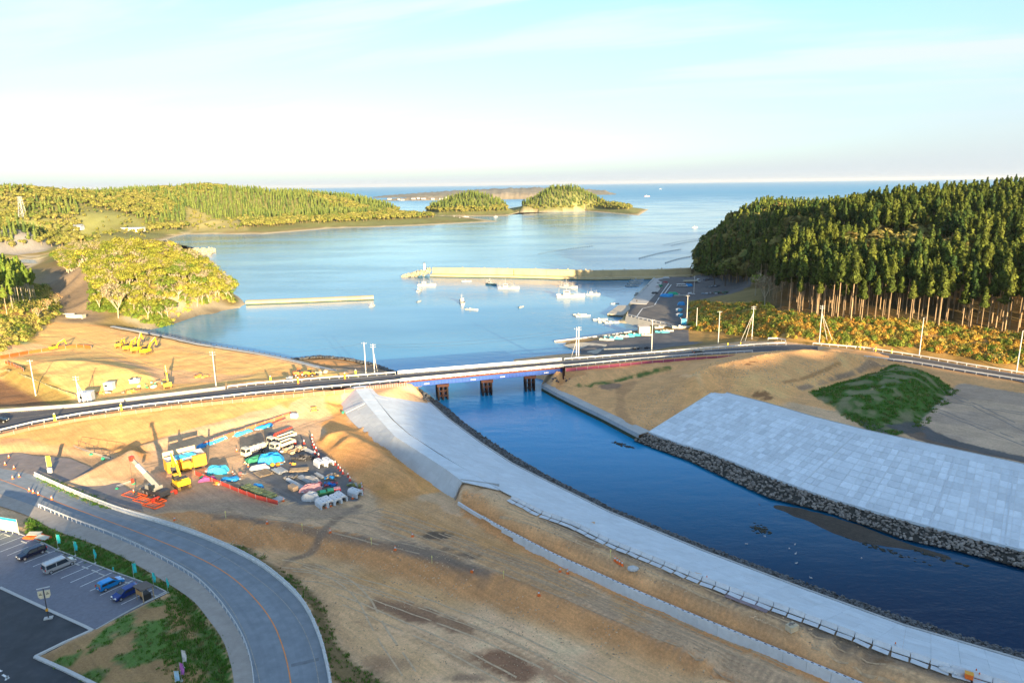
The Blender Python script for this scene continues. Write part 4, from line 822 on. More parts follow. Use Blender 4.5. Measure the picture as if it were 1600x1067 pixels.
for a, c in ((B0n, B0u), (B1n, B1u)):
    q = MB(); dv = (c - a).normalized(); q.bar(a - dv * 1.2 - Vector((0, 0, 2.6)), c + dv * 1.2 - Vector((0, 0, 2.6)), .5, 4.4); q.build('abutment_sheet_piling', M_rust, br, world=True)
q = MB(); q.bar(B1n + Vector((.3, -.4, -3.2)), B1n + Vector((.3, -.4, .4)), .5); q.bar(B0n + Vector((-.2, -.4, -3.2)), B0n + Vector((-.2, -.4, 0.1)), .5); q.build('end_post', M_rust, br, world=True)

# ------------------------------------------------------------------ revetments of separate slabs
def panel_grid(S, nu, nv, name, mats, parent, thick=.12, gap=.03, limit=300, joint=0, u_stag=False):
    """slabs over a surface S(u, v); the nearest are parts of their own, the rest one part of kind stuff"""
    cells = []
    for i in range(nu):
        for j in range(nv):
            o = 0.5 if (u_stag and j % 2) else 0
            u0, u1, v0, v1 = (i + o) / nu, min(1, (i + 1 + o) / nu), j / nv, (j + 1) / nv
            if u1 - u0 < .3 / nu: continue
            q = [S(u0, v0), S(u1, v0), S(u1, v1), S(u0, v1)]; c = (q[0] + q[1] + q[2] + q[3]) / 4; n = (q[1] - q[0]).cross(q[3] - q[0]).normalized(); n = n if n.z > 0 else -n
            q = [p + (c - p).normalized() * gap * 1.41 for p in q]; lift = random.uniform(0, .025)
            inview = abs((c - Vector((0, 0, CH))).dot(CR) / max(1, (c - Vector((0, 0, CH))).dot(_f))) < .80 and (c - Vector((0, 0, CH))).dot(CU) / (c - Vector((0, 0, CH))).dot(_f) > -.53
            cells.append(((c - Vector((0, 0, CH))).length + (0 if inview else 1e5), q, n, lift))
    cells.sort(key=lambda e: e[0]); rest = MB()
    for k, (d, q, n, lift) in enumerate(cells):
        b = MB() if k < limit else rest
        top = [p + n * lift for p in q]; bot = [p - n * thick for p in q]
        b.add(top + bot, [(0, 1, 2, 3), (0, 4, 5, 1), (1, 5, 6, 2), (2, 6, 7, 3), (3, 7, 4, 0)])
        if k < limit: b.build(name, mats[0], parent, world=True)
    if rest.v: o = rest.build(name, mats[1], parent, world=True); o['kind'] = 'stuff'
def surf(bot, top, n=200):
    A_, B_ = resample(bot, n), resample(top, n)
    def S(u, v):
        x = min(max(u, 0), 1) * (n - 1); i = min(int(x), n - 2); f = x - i
        return A_[i].lerp(A_[i + 1], f).lerp(B_[i].lerp(B_[i + 1], f), v)
    return S
def project(src, dst, n=200, lead=0.25, skip0=0.0):
    """points of dst standing square opposite those of src; the first stretch is eased from dst's own start"""
    D = resample(dst, 1200); s = resample(src, n); o = []; last = 0; idx = []
    for p in s:
        j = min(range(last, min(last + 140, 1200)), key=lambda j: (D[j].xy - p.xy).length); last = j; idx.append(j)
    L = int(n * lead); 
    for i in range(L): idx[i] = idx[i] * (i / L) + idx[L] * 0 if False else idx[L] * i / L
    return s, [D[min(1199, int(j))] for j in idx]
def surf2(a, b):
    n = len(a)
    def S(u, v):
        x = min(max(u, 0), 1) * (n - 1); i = min(int(x), n - 2); f = x - i
        return a[i].lerp(a[i + 1], f).lerp(b[i].lerp(b[i + 1], f), v)
    return S
def island_mat(name, col, rr, **k): return mat(name, col, .85, island=True, rnd=rr, **k)
kw = dict(var=.07, scale=.5, bump=.25, bscale=8, dirt=((.52, .54, .55), .35, .45))
M_slab = mat('slab_concrete', (.60, .66, .71), .8, rnd=.05, **kw); M_slabS = island_mat('slab_concrete_far', (.60, .66, .71), .05, **kw)
M_bed = mat('mortar_bed', (.47, .48, .48), .9, var=.1); M_bedd = mat('mortar_bed_dark', (.25, .26, .26), .9, var=.1)
# left bank: river slope, crest, inner slope
top = PL([(572, 602), (592, 629), (614, 655), (640, 678), (690, 710), (735, 738), (780, 764)] + BLK[1:], ZC); bot = PL(LC[1:], 1.65)
tp, bt = project(top, bot, 240, .30)
lev = thing('levee_revetment', 'long pale concrete slope of the left levee curving along the river', 'revetment', bt[120])
panel_grid(surf2([p for p in bt], [p for p in tp]), 58, 5, 'concrete_slab', (M_slab, M_slabS), lev, .15, .012)
b = strip([p - Vector((0, 0, .1)) for p in bt], [p - Vector((0, 0, .1)) for p in tp], 240); b.build('slab_bed', M_bedd, lev, world=True)
b = MB()
for a, c in zip(bt[::3], bt[3::3]): b.bar(a + Vector((0, 0, -.12)), c + Vector((0, 0, -.12)), .4, .7)
b.build('toe_beam', M_conc, lev, world=True)
ctop = PL(CRL, ZC + .02); cbt = PL(CRR, ZC + .02)
lc = thing('levee_crest', 'light concrete crest path of the levee between its two slopes below the bridge', 'levee path', ctop[3])
panel_grid(surf(cbt, ctop), 22, 1, 'crest_slab', (M_slab, M_slabS), lc, .15, .012); strip(cbt, ctop, 60, -.1).build('slab_bed', M_bedd, lc, world=True)
it, ib = PL(CRL, ZC - .03), PL(TOE, 3.9)
li = thing('levee_inner_slope', 'bluish grey concrete inner slope of the levee facing the storage yard', 'revetment', ib[3])
M_slab2 = mat('slab_concrete_grey', (.50, .535, .56), .85, rnd=.05, **dict(kw, dirt=((.42, .45, .46), .35, .5)))
panel_grid(surf(ib, it), 20, 2, 'concrete_slab', (M_slab2, M_slab2), li, .15, .012); strip(ib, it, 60, -.1).build('slab_bed', M_bedd, li, world=True)
b = MB(); e1, e2 = PL([(710, 781, 3.9), (722, 752, ZC), (780, 765, ZC)]), None
b = MB(); b.poly(PL([(710, 782), (722, 752), (780, 765)], ZC - .3)[:3], 3.5)
# stepped edge where the crest stops
q = thing('levee_end_wall', 'short concrete end face where the levee crest stops at the earth bench', 'retaining wall', P(745, 770, 4)); mb = MB(); mb.bar(P(720, 757, ZC - 1.2), P(780, 765, ZC - 1.2), .35, 2.6); mb.bar(P(711, 780, 4.8), P(721, 757, 6.6), .3, 1.6); mb.build('wall', M_conc, q, world=True)
# steps / ladder on the inner slope
q = thing('slope_ladder', 'pale aluminium ladder rail lying on the inner levee slope with a green foot', 'ladder', P(541, 646, 4.4)); mb = MB()
a, c = P(541, 646, 4.6), P(570, 632, ZC); 
for s in (-.25, .25): mb.bar(a + Vector((0, s, .3)), c + Vector((0, s, .3)), .08)
mb.build('stile', M_silver, q, world=True)
for k in range(14): mb = MB(); p = a.lerp(c, (k + .5) / 14); mb.bar(p + Vector((0, -.25, .3)), p + Vector((0, .25, .3)), .05); mb.build('rung', M_silver, q, world=True)
mb = MB(); mb.box(P(536, 644, 4.3), (.6, .6, .7)); mb.build('foot_block', mat('green_paint', (.02, .30, .17), .6, var=.1), q, world=True)
# right bank
top = PL(RE, ZRC); bot = PL([(1014, 675)] + RT[1:], 1.9)
tp, bt = project(top, bot, 200, .35)
rv = thing('block_revetment', 'broad pale blue concrete block slope of the right levee above the stone toe', 'revetment', bt[100])
kb = dict(var=.08, scale=.8, bump=.25, bscale=8, dirt=((.50, .56, .60), .22, .5))
M_blk = mat('revetment_block', (.63, .70, .76), .85, rnd=.13, **kb); M_blkS = island_mat('revetment_block_far', (.63, .70, .76), .13, **kb)
panel_grid(surf2(bt, tp), 62, 11, 'concrete_block', (M_blk, M_blkS), rv, .18, .05, u_stag=False)
strip(bt, tp, 200, -.07).build('mortar_bed', mat('mortar_light', (.70, .72, .73), .9, var=.06), rv, world=True)
for k in range(1, 9):
    a = surf2(bt, tp)(k / 8.6, 0); c = surf2(bt, tp)(k / 8.6, 1); mb = MB(); mb.bar(a + Vector((0, 0, .02)), c + Vector((0, 0, .02)), .28, .12); mb.build('rib', M_slab, rv, world=True)
mb = MB(); mb.bar(bt[0] + Vector((0, 0, .0)), tp[0] + Vector((0, 0, .0)), .35, .3); mb.build('end_beam', M_slab, rv, world=True)
mb = MB()
for a, c in zip(bt[::4], bt[4::4]): mb.bar(a + Vector((0, 0, -.1)), c + Vector((0, 0, -.1)), .5, .6)
mb.build('toe_beam', M_slab, rv, world=True)
c1, c2 = PL(RE, ZRC + .03), PL(RE2, ZRC + .03); rc = thing('levee_crest', 'smooth light concrete crest path on top of the right block levee', 'levee path', c1[3])
panel_grid(surf(c1, c2), 30, 1, 'crest_slab', (M_slab, M_slabS), rc, .2, .008); strip(c1, c2, 60, -.1).build('slab_bed', M_bed, rc, world=True)
mb = MB()
for a, c in zip(dens(c2, 6), dens(c2, 6)[1:]): mb.bar(a + Vector((0, .2, -.8)), c + Vector((0, .2, -.8)), .3, 1.8)
mb.build('rear_face', M_conc, rc, world=True)
# right quay strip with tide-stained face
qw, qi = PL(QW, 2.2), PL(QI, 2.25); qt = thing('quay_wall', 'narrow concrete quay wall with a dark green tide line on the right bank by the bridge', 'quay wall', qw[2])
panel_grid(surf(qw, qi), 22, 1, 'coping_slab', (M_conc, M_conc), qt, .3, .01); 
A_ = resample(qw, 50); mb = MB(); mb2 = MB()
for a, c in zip(A_, A_[1:]):
    o1 = Vector((0, 0.02, 0)); mb.add([a + o1 - Vector((0, 0, .28)), c + o1 - Vector((0, 0, .28)), Vector((c.x, c.y, .95)) + o1, Vector((a.x, a.y, .95)) + o1], [(0, 1, 2, 3)]); mb2.add([(a.x, a.y, .95), (c.x, c.y, .95), (c.x - .25, c.y - .25, -2), (a.x - .25, a.y - .25, -2)], [(0, 1, 2, 3)])
mb.build('face', M_conc, qt, world=True); mb2.build('tide_band', M_alga, qt, world=True)

# ------------------------------------------------------------------ stone toes
def stone_mesh(k):
    bm = bmesh.new(); bmesh.ops.create_icosphere(bm, subdivisions=1, radius=.5); r = random.Random(k)
    for v in bm.verts: v.co *= r.uniform(.7, 1.15); v.co.z *= .75
    for v in bm.verts: v.co.x *= 1.25
    me = bpy.data.meshes.new('stone'); bm.to_mesh(me); bm.free(); return me
def stones(name, label, a, b, size, dens_, mt, mtS, parent_name='stone_toe', limit=300, bed=None):
    A_, B_ = resample(a, 300), resample(b, 300); L = length(A_); wd = sum((p - q).length for p, q in zip(A_, B_)) / 300; n = int(L * wd * dens_)
    t = thing(name, label, 'riprap', (A_[150] + B_[150]) / 2); protos = [stone_mesh(k) for k in range(6)]
    for me in protos: me.materials.append(mt)
    items = []
    for _ in range(n):
        u = random.random() * 298.9; v = random.random(); i = int(u); f = u - i; p = A_[i].lerp(A_[i + 1], f).lerp(B_[i].lerp(B_[i + 1], f), v)
        s = size * random.uniform(.6, 1.35); rel = p - Vector((0, 0, CH)); z = rel.dot(_f); vis = abs(rel.dot(CR) / z) < .78 and rel.dot(CU) / z > -.52
        items.append((z + (0 if vis else 1e5) - s * 12, p, s))
    items.sort(key=lambda e: e[0]); rest = []; 
    for k, (z, p, s) in enumerate(items):
        eu = (random.uniform(-.6, .6), random.uniform(-.6, .6), random.uniform(0, 6.28))
        if k < limit: link('stone', protos[k % 6], t, p - t.location + Vector((0, 0, .05)), eu, (s, s, s))
        else: rest.append((p, s, eu))
    if rest:
        vs = []; fs = []
        tabs = [([v.co.copy() for v in me.vertices], [tuple(f.vertices) for f in me.polygons]) for me in protos]
        for k, (p, s, eu) in enumerate(rest):
            Mx = Matrix.Translation(p) @ __import__('mathutils').Euler(eu).to_matrix().to_4x4() @ Matrix.Scale(s, 4); vv, ff = tabs[k % 6]; o = len(vs)
            vs += [tuple(Mx @ v) for v in vv]; fs += [tuple(i + o for i in f) for f in ff]
        m_ = MB(); m_.add(vs, fs); o = m_.build('stone', mtS, t, world=True); o['kind'] = 'stuff'
    if bed: strip(A_, B_, 300, -size * .25).build('stone_bed', bed, t, world=True)
    return t
M_stone = mat('river_stone', (.20, .18, .16), .8, rnd=.5, var=.2, scale=3); M_stoneS = mat('river_stone_far', (.20, .18, .16), .8, island=True, rnd=.5, var=.2, scale=3)
M_stoned = mat('dark_stone', (.10, .105, .11), .8, rnd=.5, var=.2, scale=3); M_stonedS = mat('dark_stone_far', (.10, .105, .11), .8, island=True, rnd=.55, var=.2, scale=3)
M_wet = mat('wet_stone_bed', (.035, .035, .03), .8, var=.4, scale=2)
stones('stone_toe', 'band of grey boulders along the foot of the right block levee with a green waterline', PL(RW, .1), PL([(1008, 677)] + RT[1:], 1.75), .62, 3.2, M_stone, M_stoneS, bed=M_wet)
stones('stone_toe', 'dark band of small stones along the river edge of the left levee', PL(LW, .05), PL(LC, 1.45), .5, 4.6, M_stoned, M_stonedS, bed=M_wet)
stones('stone_toe', 'dark stones round the low spit left of the bridge', PL([(455, 560), (500, 555.5), (540, 559), (580, 567), (610, 577), (626, 583), (640, 600), (656, 611)], .1), PL([(458, 562), (500, 558), (540, 561.5), (578, 570), (605, 580), (622, 587), (634, 603), (650, 613)], 1.4), .8, 1.6, M_stoned, M_stonedS, limit=120, bed=M_wet)
stones('boulder_heap', 'heap of dark boulders and debris under the left end of the bridge', PL([(625, 603), (655, 608), (672, 620)], 3.4), PL([(640, 611), (655, 620), (668, 626)], 2.6), 1.0, .9, M_stoned, M_stonedS, limit=90)
stones('boulder_heap', 'dark rubble at the right end of the bridge beside the quay wall', PL([(858, 590), (880, 590), (905, 592)], 4.6), PL([(860, 597), (885, 598), (908, 599)], 3.2), .8, .8, M_stoned, M_stonedS, limit=70)
b = strip(PL(RW, -.15), PL(RW, .42), 200); tag(b.build('waterline_algae', M_alga), kind='stuff')

# ------------------------------------------------------------------ retaining wall between haul road and bench
wt = smoothline(PL([(752, 806), (775, 820), (825, 845), (862, 865), (925, 892), (975, 915), (1050, 947), (1100, 968), (1256, 1031), (1337, 1064), (1520, 1140)], 5.75), 1)
wb = PL([(752, 812), (775, 828), (820, 853), (845, 872), (925, 911), (1000, 948), (1100, 994), (1225, 1051), (1275, 1075), (1450, 1150)], 3.9)
rw_ = thing('retaining_wall', 'curving wall of pale precast concrete segments between the haul road and the brown slope', 'retaining wall', wt[8])
M_pre = mat('precast_concrete', (.60, .63, .66), .8, rnd=.05, var=.07, scale=.8, bump=.2, bscale=8, dirt=((.38, .39, .39), .7, .4)); M_slot = mat('dark_slot', (.04, .05, .08), .9)
dd = resample(wt, int(length(wt) / 3.0)); ow = offset(dd, -.45) 
for i, (a, c) in enumerate(zip(dd, dd[1:])):
    d = (c - a).normalized() * .015; n = Vector((-(c - a).y, (c - a).x, 0)).normalized(); n = n if n.y < 0 else -n; b = MB()
    hgt = 1.9 * smoothstep(0, 5, i) * 1.0 + .25
    fa, fc = a + d + n * .0, c - d + n * .0
    for lo, hi, w0, w1 in ((hgt, 0, .0, .42),):
        b.loft([[a + d + n * .1 + Vector((0, 0, -hgt)), a + d + n * .0, a + d - n * .42, a + d - n * .42 + Vector((0, 0, -hgt))], [c - d + n * .1 + Vector((0, 0, -hgt)), c - d, c - d - n * .42, c - d - n * .42 + Vector((0, 0, -hgt))]])
    b.cur = 1; 
    for k in (.2, .5, .8): p = a.lerp(c, k) - n * .22; b.box((p.x, p.y, p.z + .012), (.34, .16, .03), rz=math.atan2((c - a).y, (c - a).x))
    b.build('wall_segment', [M_pre, M_slot], rw_, world=True)
# thin concrete upstand further back along the same line
ua = PL([(716, 784), (735, 796), (752, 806)], 5.7); kb_ = thing('low_kerb_wall', 'thin flush concrete upstand leading from the levee end to the retaining wall', 'kerb wall', ua[1]); mb = MB()
for a, c in zip(ua, ua[1:]): mb.bar(a - Vector((0, 0, .3)), c - Vector((0, 0, .3)), .35, .7)
mb.build('upstand', M_pre, kb_, world=True)
# row of precast pieces and sheets along the crest
bl = resample(PL(BLK[0:], ZC + .05), 400); LB = length(bl); nb = int(LB / 2.2); cc = resample(bl, nb)
for i, (a, c) in enumerate(zip(cc[2:], cc[3:])):
    ang = math.atan2((c - a).y, (c - a).x); n = Vector((-math.sin(ang), math.cos(ang), 0)); n = n if n.y < 0 else -n; p = (a + c) / 2 + n * .45
    b = MB(); b.loft([[Vector((-1.08, .35, 0)), Vector((-1.08, .3, .55)), Vector((-1.08, .05, .6)), Vector((-1.08, -.35, .12)), Vector((-1.08, -.38, 0))], [Vector((1.08, .35, 0)), Vector((1.08, .3, .55)), Vector((1.08, .05, .6)), Vector((1.08, -.35, .12)), Vector((1.08, -.38, 0))]])
    if i == 0: blk_me = b.mesh('kerb_block', M_pre)
    o = link('kerb_block', blk_me, None, p - Vector((0, 0, .1)), (0, 0, ang + random.uniform(-.02, .02) + (0 if abs(ang) < 1.6 else math.pi)))
    tag(o, 'pale precast kerb block in the row along the top edge of the left levee slope', 'kerb block', 'kerb blocks along the levee top')
    if a.x < 62:
        q = MB(); q.box((0, 0, 0), (2.0, .9, .05)); o = q.build('board', M_pre, None, loc=p + n * random.uniform(.95, 1.1) + Vector((0, 0, -.12)), rot=(random.uniform(-.04, .04), .03, ang + random.uniform(-.12, .12)))
        tag(o, 'pale board lying flat on the bench behind the kerb block row', 'board', 'pale boards behind the kerb blocks')
# seaward rim of the left fill
sa = PL([(172, 510), (225, 519), (262, 527), (300, 536), (350, 544), (400, 552), (450, 562), (485, 571), (522, 580)], 5.15); sw = thing('seawall', 'blue grey concrete sea wall edging the sand fill behind the parked excavators', 'sea wall', sa[4])
so_ = offset(sa, 1.7); 
if so_[2].y < sa[2].y: so_ = offset(sa, -1.7)
M_rim_s = mat('seawall_coping', (.26, .29, .33), .85, var=.1)
panel_grid(surf(sa, so_), 44, 1, 'coping_slab', (M_rim_s, M_rim_s), sw, .3, .02)
mb = MB(); fo = [Vector((p.x + 1.5, p.y + 3.5, -1)) for p in so_]
mb = strip([p - Vector((0, 0, .1)) for p in so_], fo, 60); mb.build('sea_face', M_conc, sw, world=True)
pm = MB().box((0, 0, .25), (.2, .2, .5)).mesh('bollard', M_wet)
for p in dens(so_, 3.2): link('bollard', pm, sw, p - sw.location - Vector((0, .2, 0)))

# ------------------------------------------------------------------ wheel and crawler tracks pressed into the earth
def tracks_on(lines, col, z, gauge=2.0, w=.34, name='wheel_tracks'):
    b = MB()
    for pl_ in lines:
        c_ = smoothline(PL(pl_, z), 2); c_ = dens(c_, 1.1)
        for s in (-gauge / 2, gauge / 2):
            o_ = offset(c_, s + random.uniform(-.05, .05)); i = random.randint(0, 4)
            while i < len(o_) - 4:
                n_ = random.randint(5, 26); seg_ = o_[i:i + n_]
                if len(seg_) > 2:
                    ww = w * random.uniform(.7, 1.1); a_, d_ = offset(seg_, ww / 2), offset(seg_, -ww / 2); ha = hz_at([p.x for p in a_], [p.y for p in a_]); hd = hz_at([p.x for p in d_], [p.y for p in d_]); vs = []
                    for k in range(len(seg_)): vs += [(a_[k].x, a_[k].y, ha[k] + .035), (d_[k].x, d_[k].y, hd[k] + .035)]
                    b.add(vs, [(2 * k, 2 * k + 1, 2 * k + 3, 2 * k + 2) for k in range(len(seg_) - 1)])
                i += n_ + random.randint(0, 3)
    tag(b.build(name, mat('track_%d' % (col[0] * 1000), col, .95, var=.25, scale=1.5, dirt=((col[0] * 1.3, col[1] * 1.3, col[2] * 1.25), 1.2, .9))), kind='stuff')
haul = [[(x - 14 * k, y + 7 * k) for x, y in ((560, 797), (640, 818), (720, 848), (820, 884), (920, 925), (1020, 968), (1130, 1012), (1240, 1062))] for k in (-.6, 0, .7, 1.5)]
tracks_on(haul, (.47, .315, .19), 4); tracks_on([[(300, 792), (380, 800), (470, 815), (560, 838), (660, 862)], [(250, 785), (330, 785), (430, 800), (560, 812), (640, 835)], [(600, 790), (560, 800), (480, 806), (380, 796)], [(330, 720), (400, 700), (460, 670), (520, 650)], [(200, 735), (260, 720), (330, 695), (420, 665)]], (.44, .31, .20), 4)
tracks_on([[(430, 882), (520, 900), (640, 930), (760, 975), (900, 1040), (960, 1070)], [(450, 900), (560, 925), (690, 965), (820, 1020), (920, 1075)], [(520, 940), (600, 965), (700, 1010), (800, 1066)], [(470, 880), (560, 920), (600, 1000), (640, 1060)]], (.56, .39, .24), 2)
tracks_on([[(770, 790), (860, 825), (950, 862), (1040, 900), (1150, 946), (1280, 1000), (1420, 1058)], [(800, 797), (900, 838), (1010, 885), (1100, 925)]], (.52, .345, .2), ZC - .4); tracks_on([[(180, 522), (260, 540), (350, 560), (430, 572)], [(120, 530), (220, 565), (300, 590), (400, 592)], [(160, 515), (300, 548), (420, 568)], [(250, 590), (330, 575), (440, 578)]], (.50, .34, .16), 5.2, 2.2, .5)
tracks_on([[(1470, 610), (1540, 640), (1620, 680)], [(1460, 640), (1530, 665), (1620, 700)], [(1480, 625), (1560, 640), (1640, 650)]], (.24, .22, .20), 7, 2.2, .45)
# patches and dark wheel lanes on the curving road
for k_ in (.2, .36, .64, .8):
    l_ = [p.lerp(q, k_) for p, q in zip(resample(ro, 160), resample(ri, 160))]; tag(ribbon(l_[6:], .5, .078).build('wheel_lane', mat('asphalt_lane', (.195, .228, .262), .85, var=.14, scale=.5)), kind='structure')
for a_, d_ in (((330, 880), (352, 868)), ((455, 1040), (498, 1030))): tag(ribbon(PL([a_, d_], 4.25), random.uniform(.12, 1.3), .082).build('road_patch', mat('asphalt_patch', (.15, .17, .195), .85, var=.2, scale=1)), kind='structure')
# ------------------------------------------------------------------ vegetation
def leaf_mat(name, c1, c2, rnd=.22, c3=None, sat=1.0):
    m = bpy.data.materials.new(name); m.use_nodes = True; N = m.node_tree.nodes; L = m.node_tree.links; b = N['Principled BSDF']; b.inputs['Roughness'].default_value = .75; b.inputs['Specular IOR Level'].default_value = .15
    geo = N.new('ShaderNodeNewGeometry'); oi = N.new('ShaderNodeObjectInfo')
    mx = N.new('ShaderNodeMix'); mx.data_type = 'RGBA'; L.new(oi.outputs['Random'], mx.inputs[0]); mx.inputs[6].default_value = (*c1, 1); mx.inputs[7].default_value = (*c2, 1); cur = mx.outputs[2]
    if c3:
        wn_ = N.new('ShaderNodeTexWhiteNoise'); wn_.noise_dimensions = '1D'; L.new(oi.outputs['Random'], wn_.inputs['W']); r = N.new('ShaderNodeMapRange'); L.new(wn_.outputs[0], r.inputs[0]); r.inputs[1].default_value = .70; r.inputs[2].default_value = .9
        m2 = N.new('ShaderNodeMix'); m2.data_type = 'RGBA'; L.new(r.outputs[0], m2.inputs[0]); L.new(cur, m2.inputs[6]); m2.inputs[7].default_value = (*c3, 1); cur = m2.outputs[2]
    r = N.new('ShaderNodeMapRange'); L.new(geo.outputs['Random Per Island'], r.inputs[0]); r.inputs[3].default_value = 1 - rnd * 1.6; r.inputs[4].default_value = 1 + rnd * 1.6
    h = N.new('ShaderNodeHueSaturation'); L.new(cur, h.inputs['Color']); L.new(r.outputs[0], h.inputs['Value']); h.inputs['Saturation'].default_value = sat; L.new(h.outputs[0], b.inputs['Base Color'])
    tr = N.new('ShaderNodeBsdfTranslucent'); L.new(h.outputs[0], tr.inputs[0]); ms = N.new('ShaderNodeMixShader'); ms.inputs[0].default_value = .25
    L.new(b.outputs[0], ms.inputs[1]); L.new(tr.outputs[0], ms.inputs[2]); L.new(ms.outputs[0], N['Material Output'].inputs[0]); return m
ML_cedar = leaf_mat('cedar_needles', (.055, .085, .014), (.105, .125, .02), .42, (.03, .06, .014))
ML_cedar_far = leaf_mat('conifer_foliage', (.11, .16, .035), (.17, .20, .05), .3, (.07, .115, .03))
ML_broad = leaf_mat('spring_foliage', (.20, .235, .03), (.33, .30, .05), .24, (.12, .18, .025))
ML_broadg = leaf_mat('broadleaf_green', (.12, .20, .03), (.22, .26, .04), .25)
ML_bare = leaf_mat('twig_haze', (.36, .30, .19), (.30, .25, .16), .2)
ML_far = leaf_mat('hill_foliage', (.21, .22, .045), (.27, .25, .07), .3, (.13, .17, .035))
ML_olive = leaf_mat('olive_foliage', (.15, .155, .04), (.22, .17, .05), .3, (.11, .13, .03))
ML_bush = leaf_mat('golden_scrub', (.62, .40, .07), (.50, .25, .05), .4, (.28, .30, .05))
ML_bush2 = leaf_mat('straw_scrub', (.52, .43, .12), (.42, .38, .09), .3, (.24, .27, .05))
ML_grass = leaf_mat('grass_blades', (.065, .18, .02), (.11, .21, .03), .35, (.22, .20, .08))
M_bark = mat('bark', (.30, .215, .13), .9, var=.25, scale=2, rnd=.25); M_barkp = mat('pale_bark', (.42, .36, .26), .9, var=.2, scale=2, rnd=.15); M_barkd = mat('dark_bark', (.12, .09, .06), .9, var=.2, scale=2)

def cards(r, n, place, size, flat=.45):
    """leaf clumps: bent quads, each at place(r) -> (position, outward direction)"""
    V = []; Fc = []
    for _ in range(n):
        p, o = place(r); s = size * r.uniform(.6, 1.35); o = o.normalized()
        t = o.cross(Vector((r.uniform(-1, 1), r.uniform(-1, 1), r.uniform(-1, 1)))).normalized(); q = (t.cross(o) + o * r.uniform(-.7, .5)).normalized(); k = len(V)
        V += [p - t * s * .5 - q * s * flat, p + t * s * .5 - q * s * flat * r.uniform(.3, 1), p + t * s * .4 + q * s * flat + o * s * .15, p - t * s * .5 * r.uniform(.2, 1) + q * s * flat * .9]
        Fc += [(k, k + 1, k + 2), (k, k + 2, k + 3)]
    return V, Fc
def cedar_parts(seed, hi=True):
    r = random.Random(seed); H = 1.0; base = r.uniform(.50, .66) if hi else .12; wd = r.uniform(.072, .115) if hi else .17
    lob = [r.uniform(.75, 1.25) for _ in range(9)]
    def place(r):
        z = base + (1 - base) * (1 - math.sqrt(r.random())) * 1.0; a = r.uniform(0, 6.283); k = (1 - z) / (1 - base)
        rad = wd * (k ** .65 if k > 0 else 0) * min(1, (z - base) * 14 + .45) * lob[int(a * 9 / 6.283) % 9] * (1 + .25 * math.sin(z * 40 + seed)); f = r.uniform(.72, 1.05)
        return Vector((math.cos(a) * rad * f, math.sin(a) * rad * f, z)), Vector((math.cos(a), math.sin(a), r.uniform(-.1, .9)))
    V, Fc = cards(r, 430 if hi else 120, place, .034 if hi else .07)
    b = MB(); b.add(V, Fc); n = 6
    sec = []
    for k in range(5): z = base + .02 + (.93 - base) * k / 4; rr = wd * .62 * ((1 - z) / (1 - base)) ** .7; sec.append([(rr * math.cos(i * 1.047), rr * math.sin(i * 1.047), z) for i in range(6)])
    b.loft(sec); tb = MB(); lean = Vector((r.uniform(-.012, .012), r.uniform(-.012, .012), .93)); tb.cyl((0, 0, -.05), lean, .0105, .004, n=6 if hi else 4); 
    if hi:
        for _ in range(5): z = r.uniform(base * .6, base); a = r.uniform(0, 6.28); tb.cyl((0, 0, z), (math.cos(a) * .04, math.sin(a) * .04, z + .004), .0018, .001, n=3, caps=False)
    return b, tb
def broad_parts(seed, n=300, leafsize=.075, bare=False, spread=.42):
    r = random.Random(seed); tb = MB(); tips = []
    def grow(p, d, L, rad, lvl):
        e = p + d * L; tb.cyl(p, e, rad, rad * .62, n=5 if lvl < 2 else 3, caps=False)
        if lvl >= (4 if bare else 3): tips.append(e); return
        for _ in range(r.choice((2, 3, 3)) if lvl else 4):
            nd = (d + Vector((r.uniform(-1, 1), r.uniform(-1, 1), r.uniform(-.25, .6))) * (.75 if lvl else .8)).normalized(); grow(e, nd, L * r.uniform(.62, .85), rad * .6, lvl + 1)
    grow(Vector((0, 0, -.04)), Vector((r.uniform(-.1, .1), r.uniform(-.1, .1), 1)).normalized(), .30, .022, 0)
    lobes = [(t, r.uniform(.08, .17)) for t in tips]
    def place(r):
        t, q = r.choice(lobes); d = Vector((r.gauss(0, 1), r.gauss(0, 1), r.gauss(0, .8))).normalized(); return t + d * q * r.uniform(.6, 1), (d + Vector((0, 0, .4)))
    V, Fc = cards(r, n, place, leafsize); b = MB(); b.add(V, Fc); return b, tb
def round_parts(seed, n=70, size=.2):
    r = random.Random(seed); lob = [(Vector((r.uniform(-.28, .28), r.uniform(-.28, .28), r.uniform(.45, .8))), r.uniform(.18, .30)) for _ in range(6)]
    def place(r):
        c, q = r.choice(lob); d = Vector((r.gauss(0, 1), r.gauss(0, 1), r.gauss(0, 1))).normalized(); d.z = abs(d.z) if r.random() < .7 else d.z; return c + d * q, d
    V, Fc = cards(r, n, place, size); b = MB(); b.add(V, Fc); tb = MB()
    for c, q in lob: b.sph(c, q * .72, 6, 4, jit=.2)
    tb.cyl((0, 0, -.1), (0, 0, .55), .03, .02, n=4); return b, tb
def bush_parts(seed, n=170, size=.13):
    r = random.Random(seed)
    def place(r):
        a = r.uniform(0, 6.28); e = math.asin(r.uniform(0, 1)); d = Vector((math.cos(a) * math.cos(e), math.sin(a) * math.cos(e), math.sin(e))); k = r.uniform(.45, .62) * (1 + .25 * math.sin(a * 3 + seed)); return Vector((d.x * k, d.y * k, d.z * k * .9)), d + Vector((r.uniform(-.6, .6), r.uniform(-.6, .6), .5))
    V, Fc = cards(r, n, place, size); b = MB(); b.add(V, Fc); b.sph((0, 0, .05), .36, 7, 4, jit=.25); return b, None
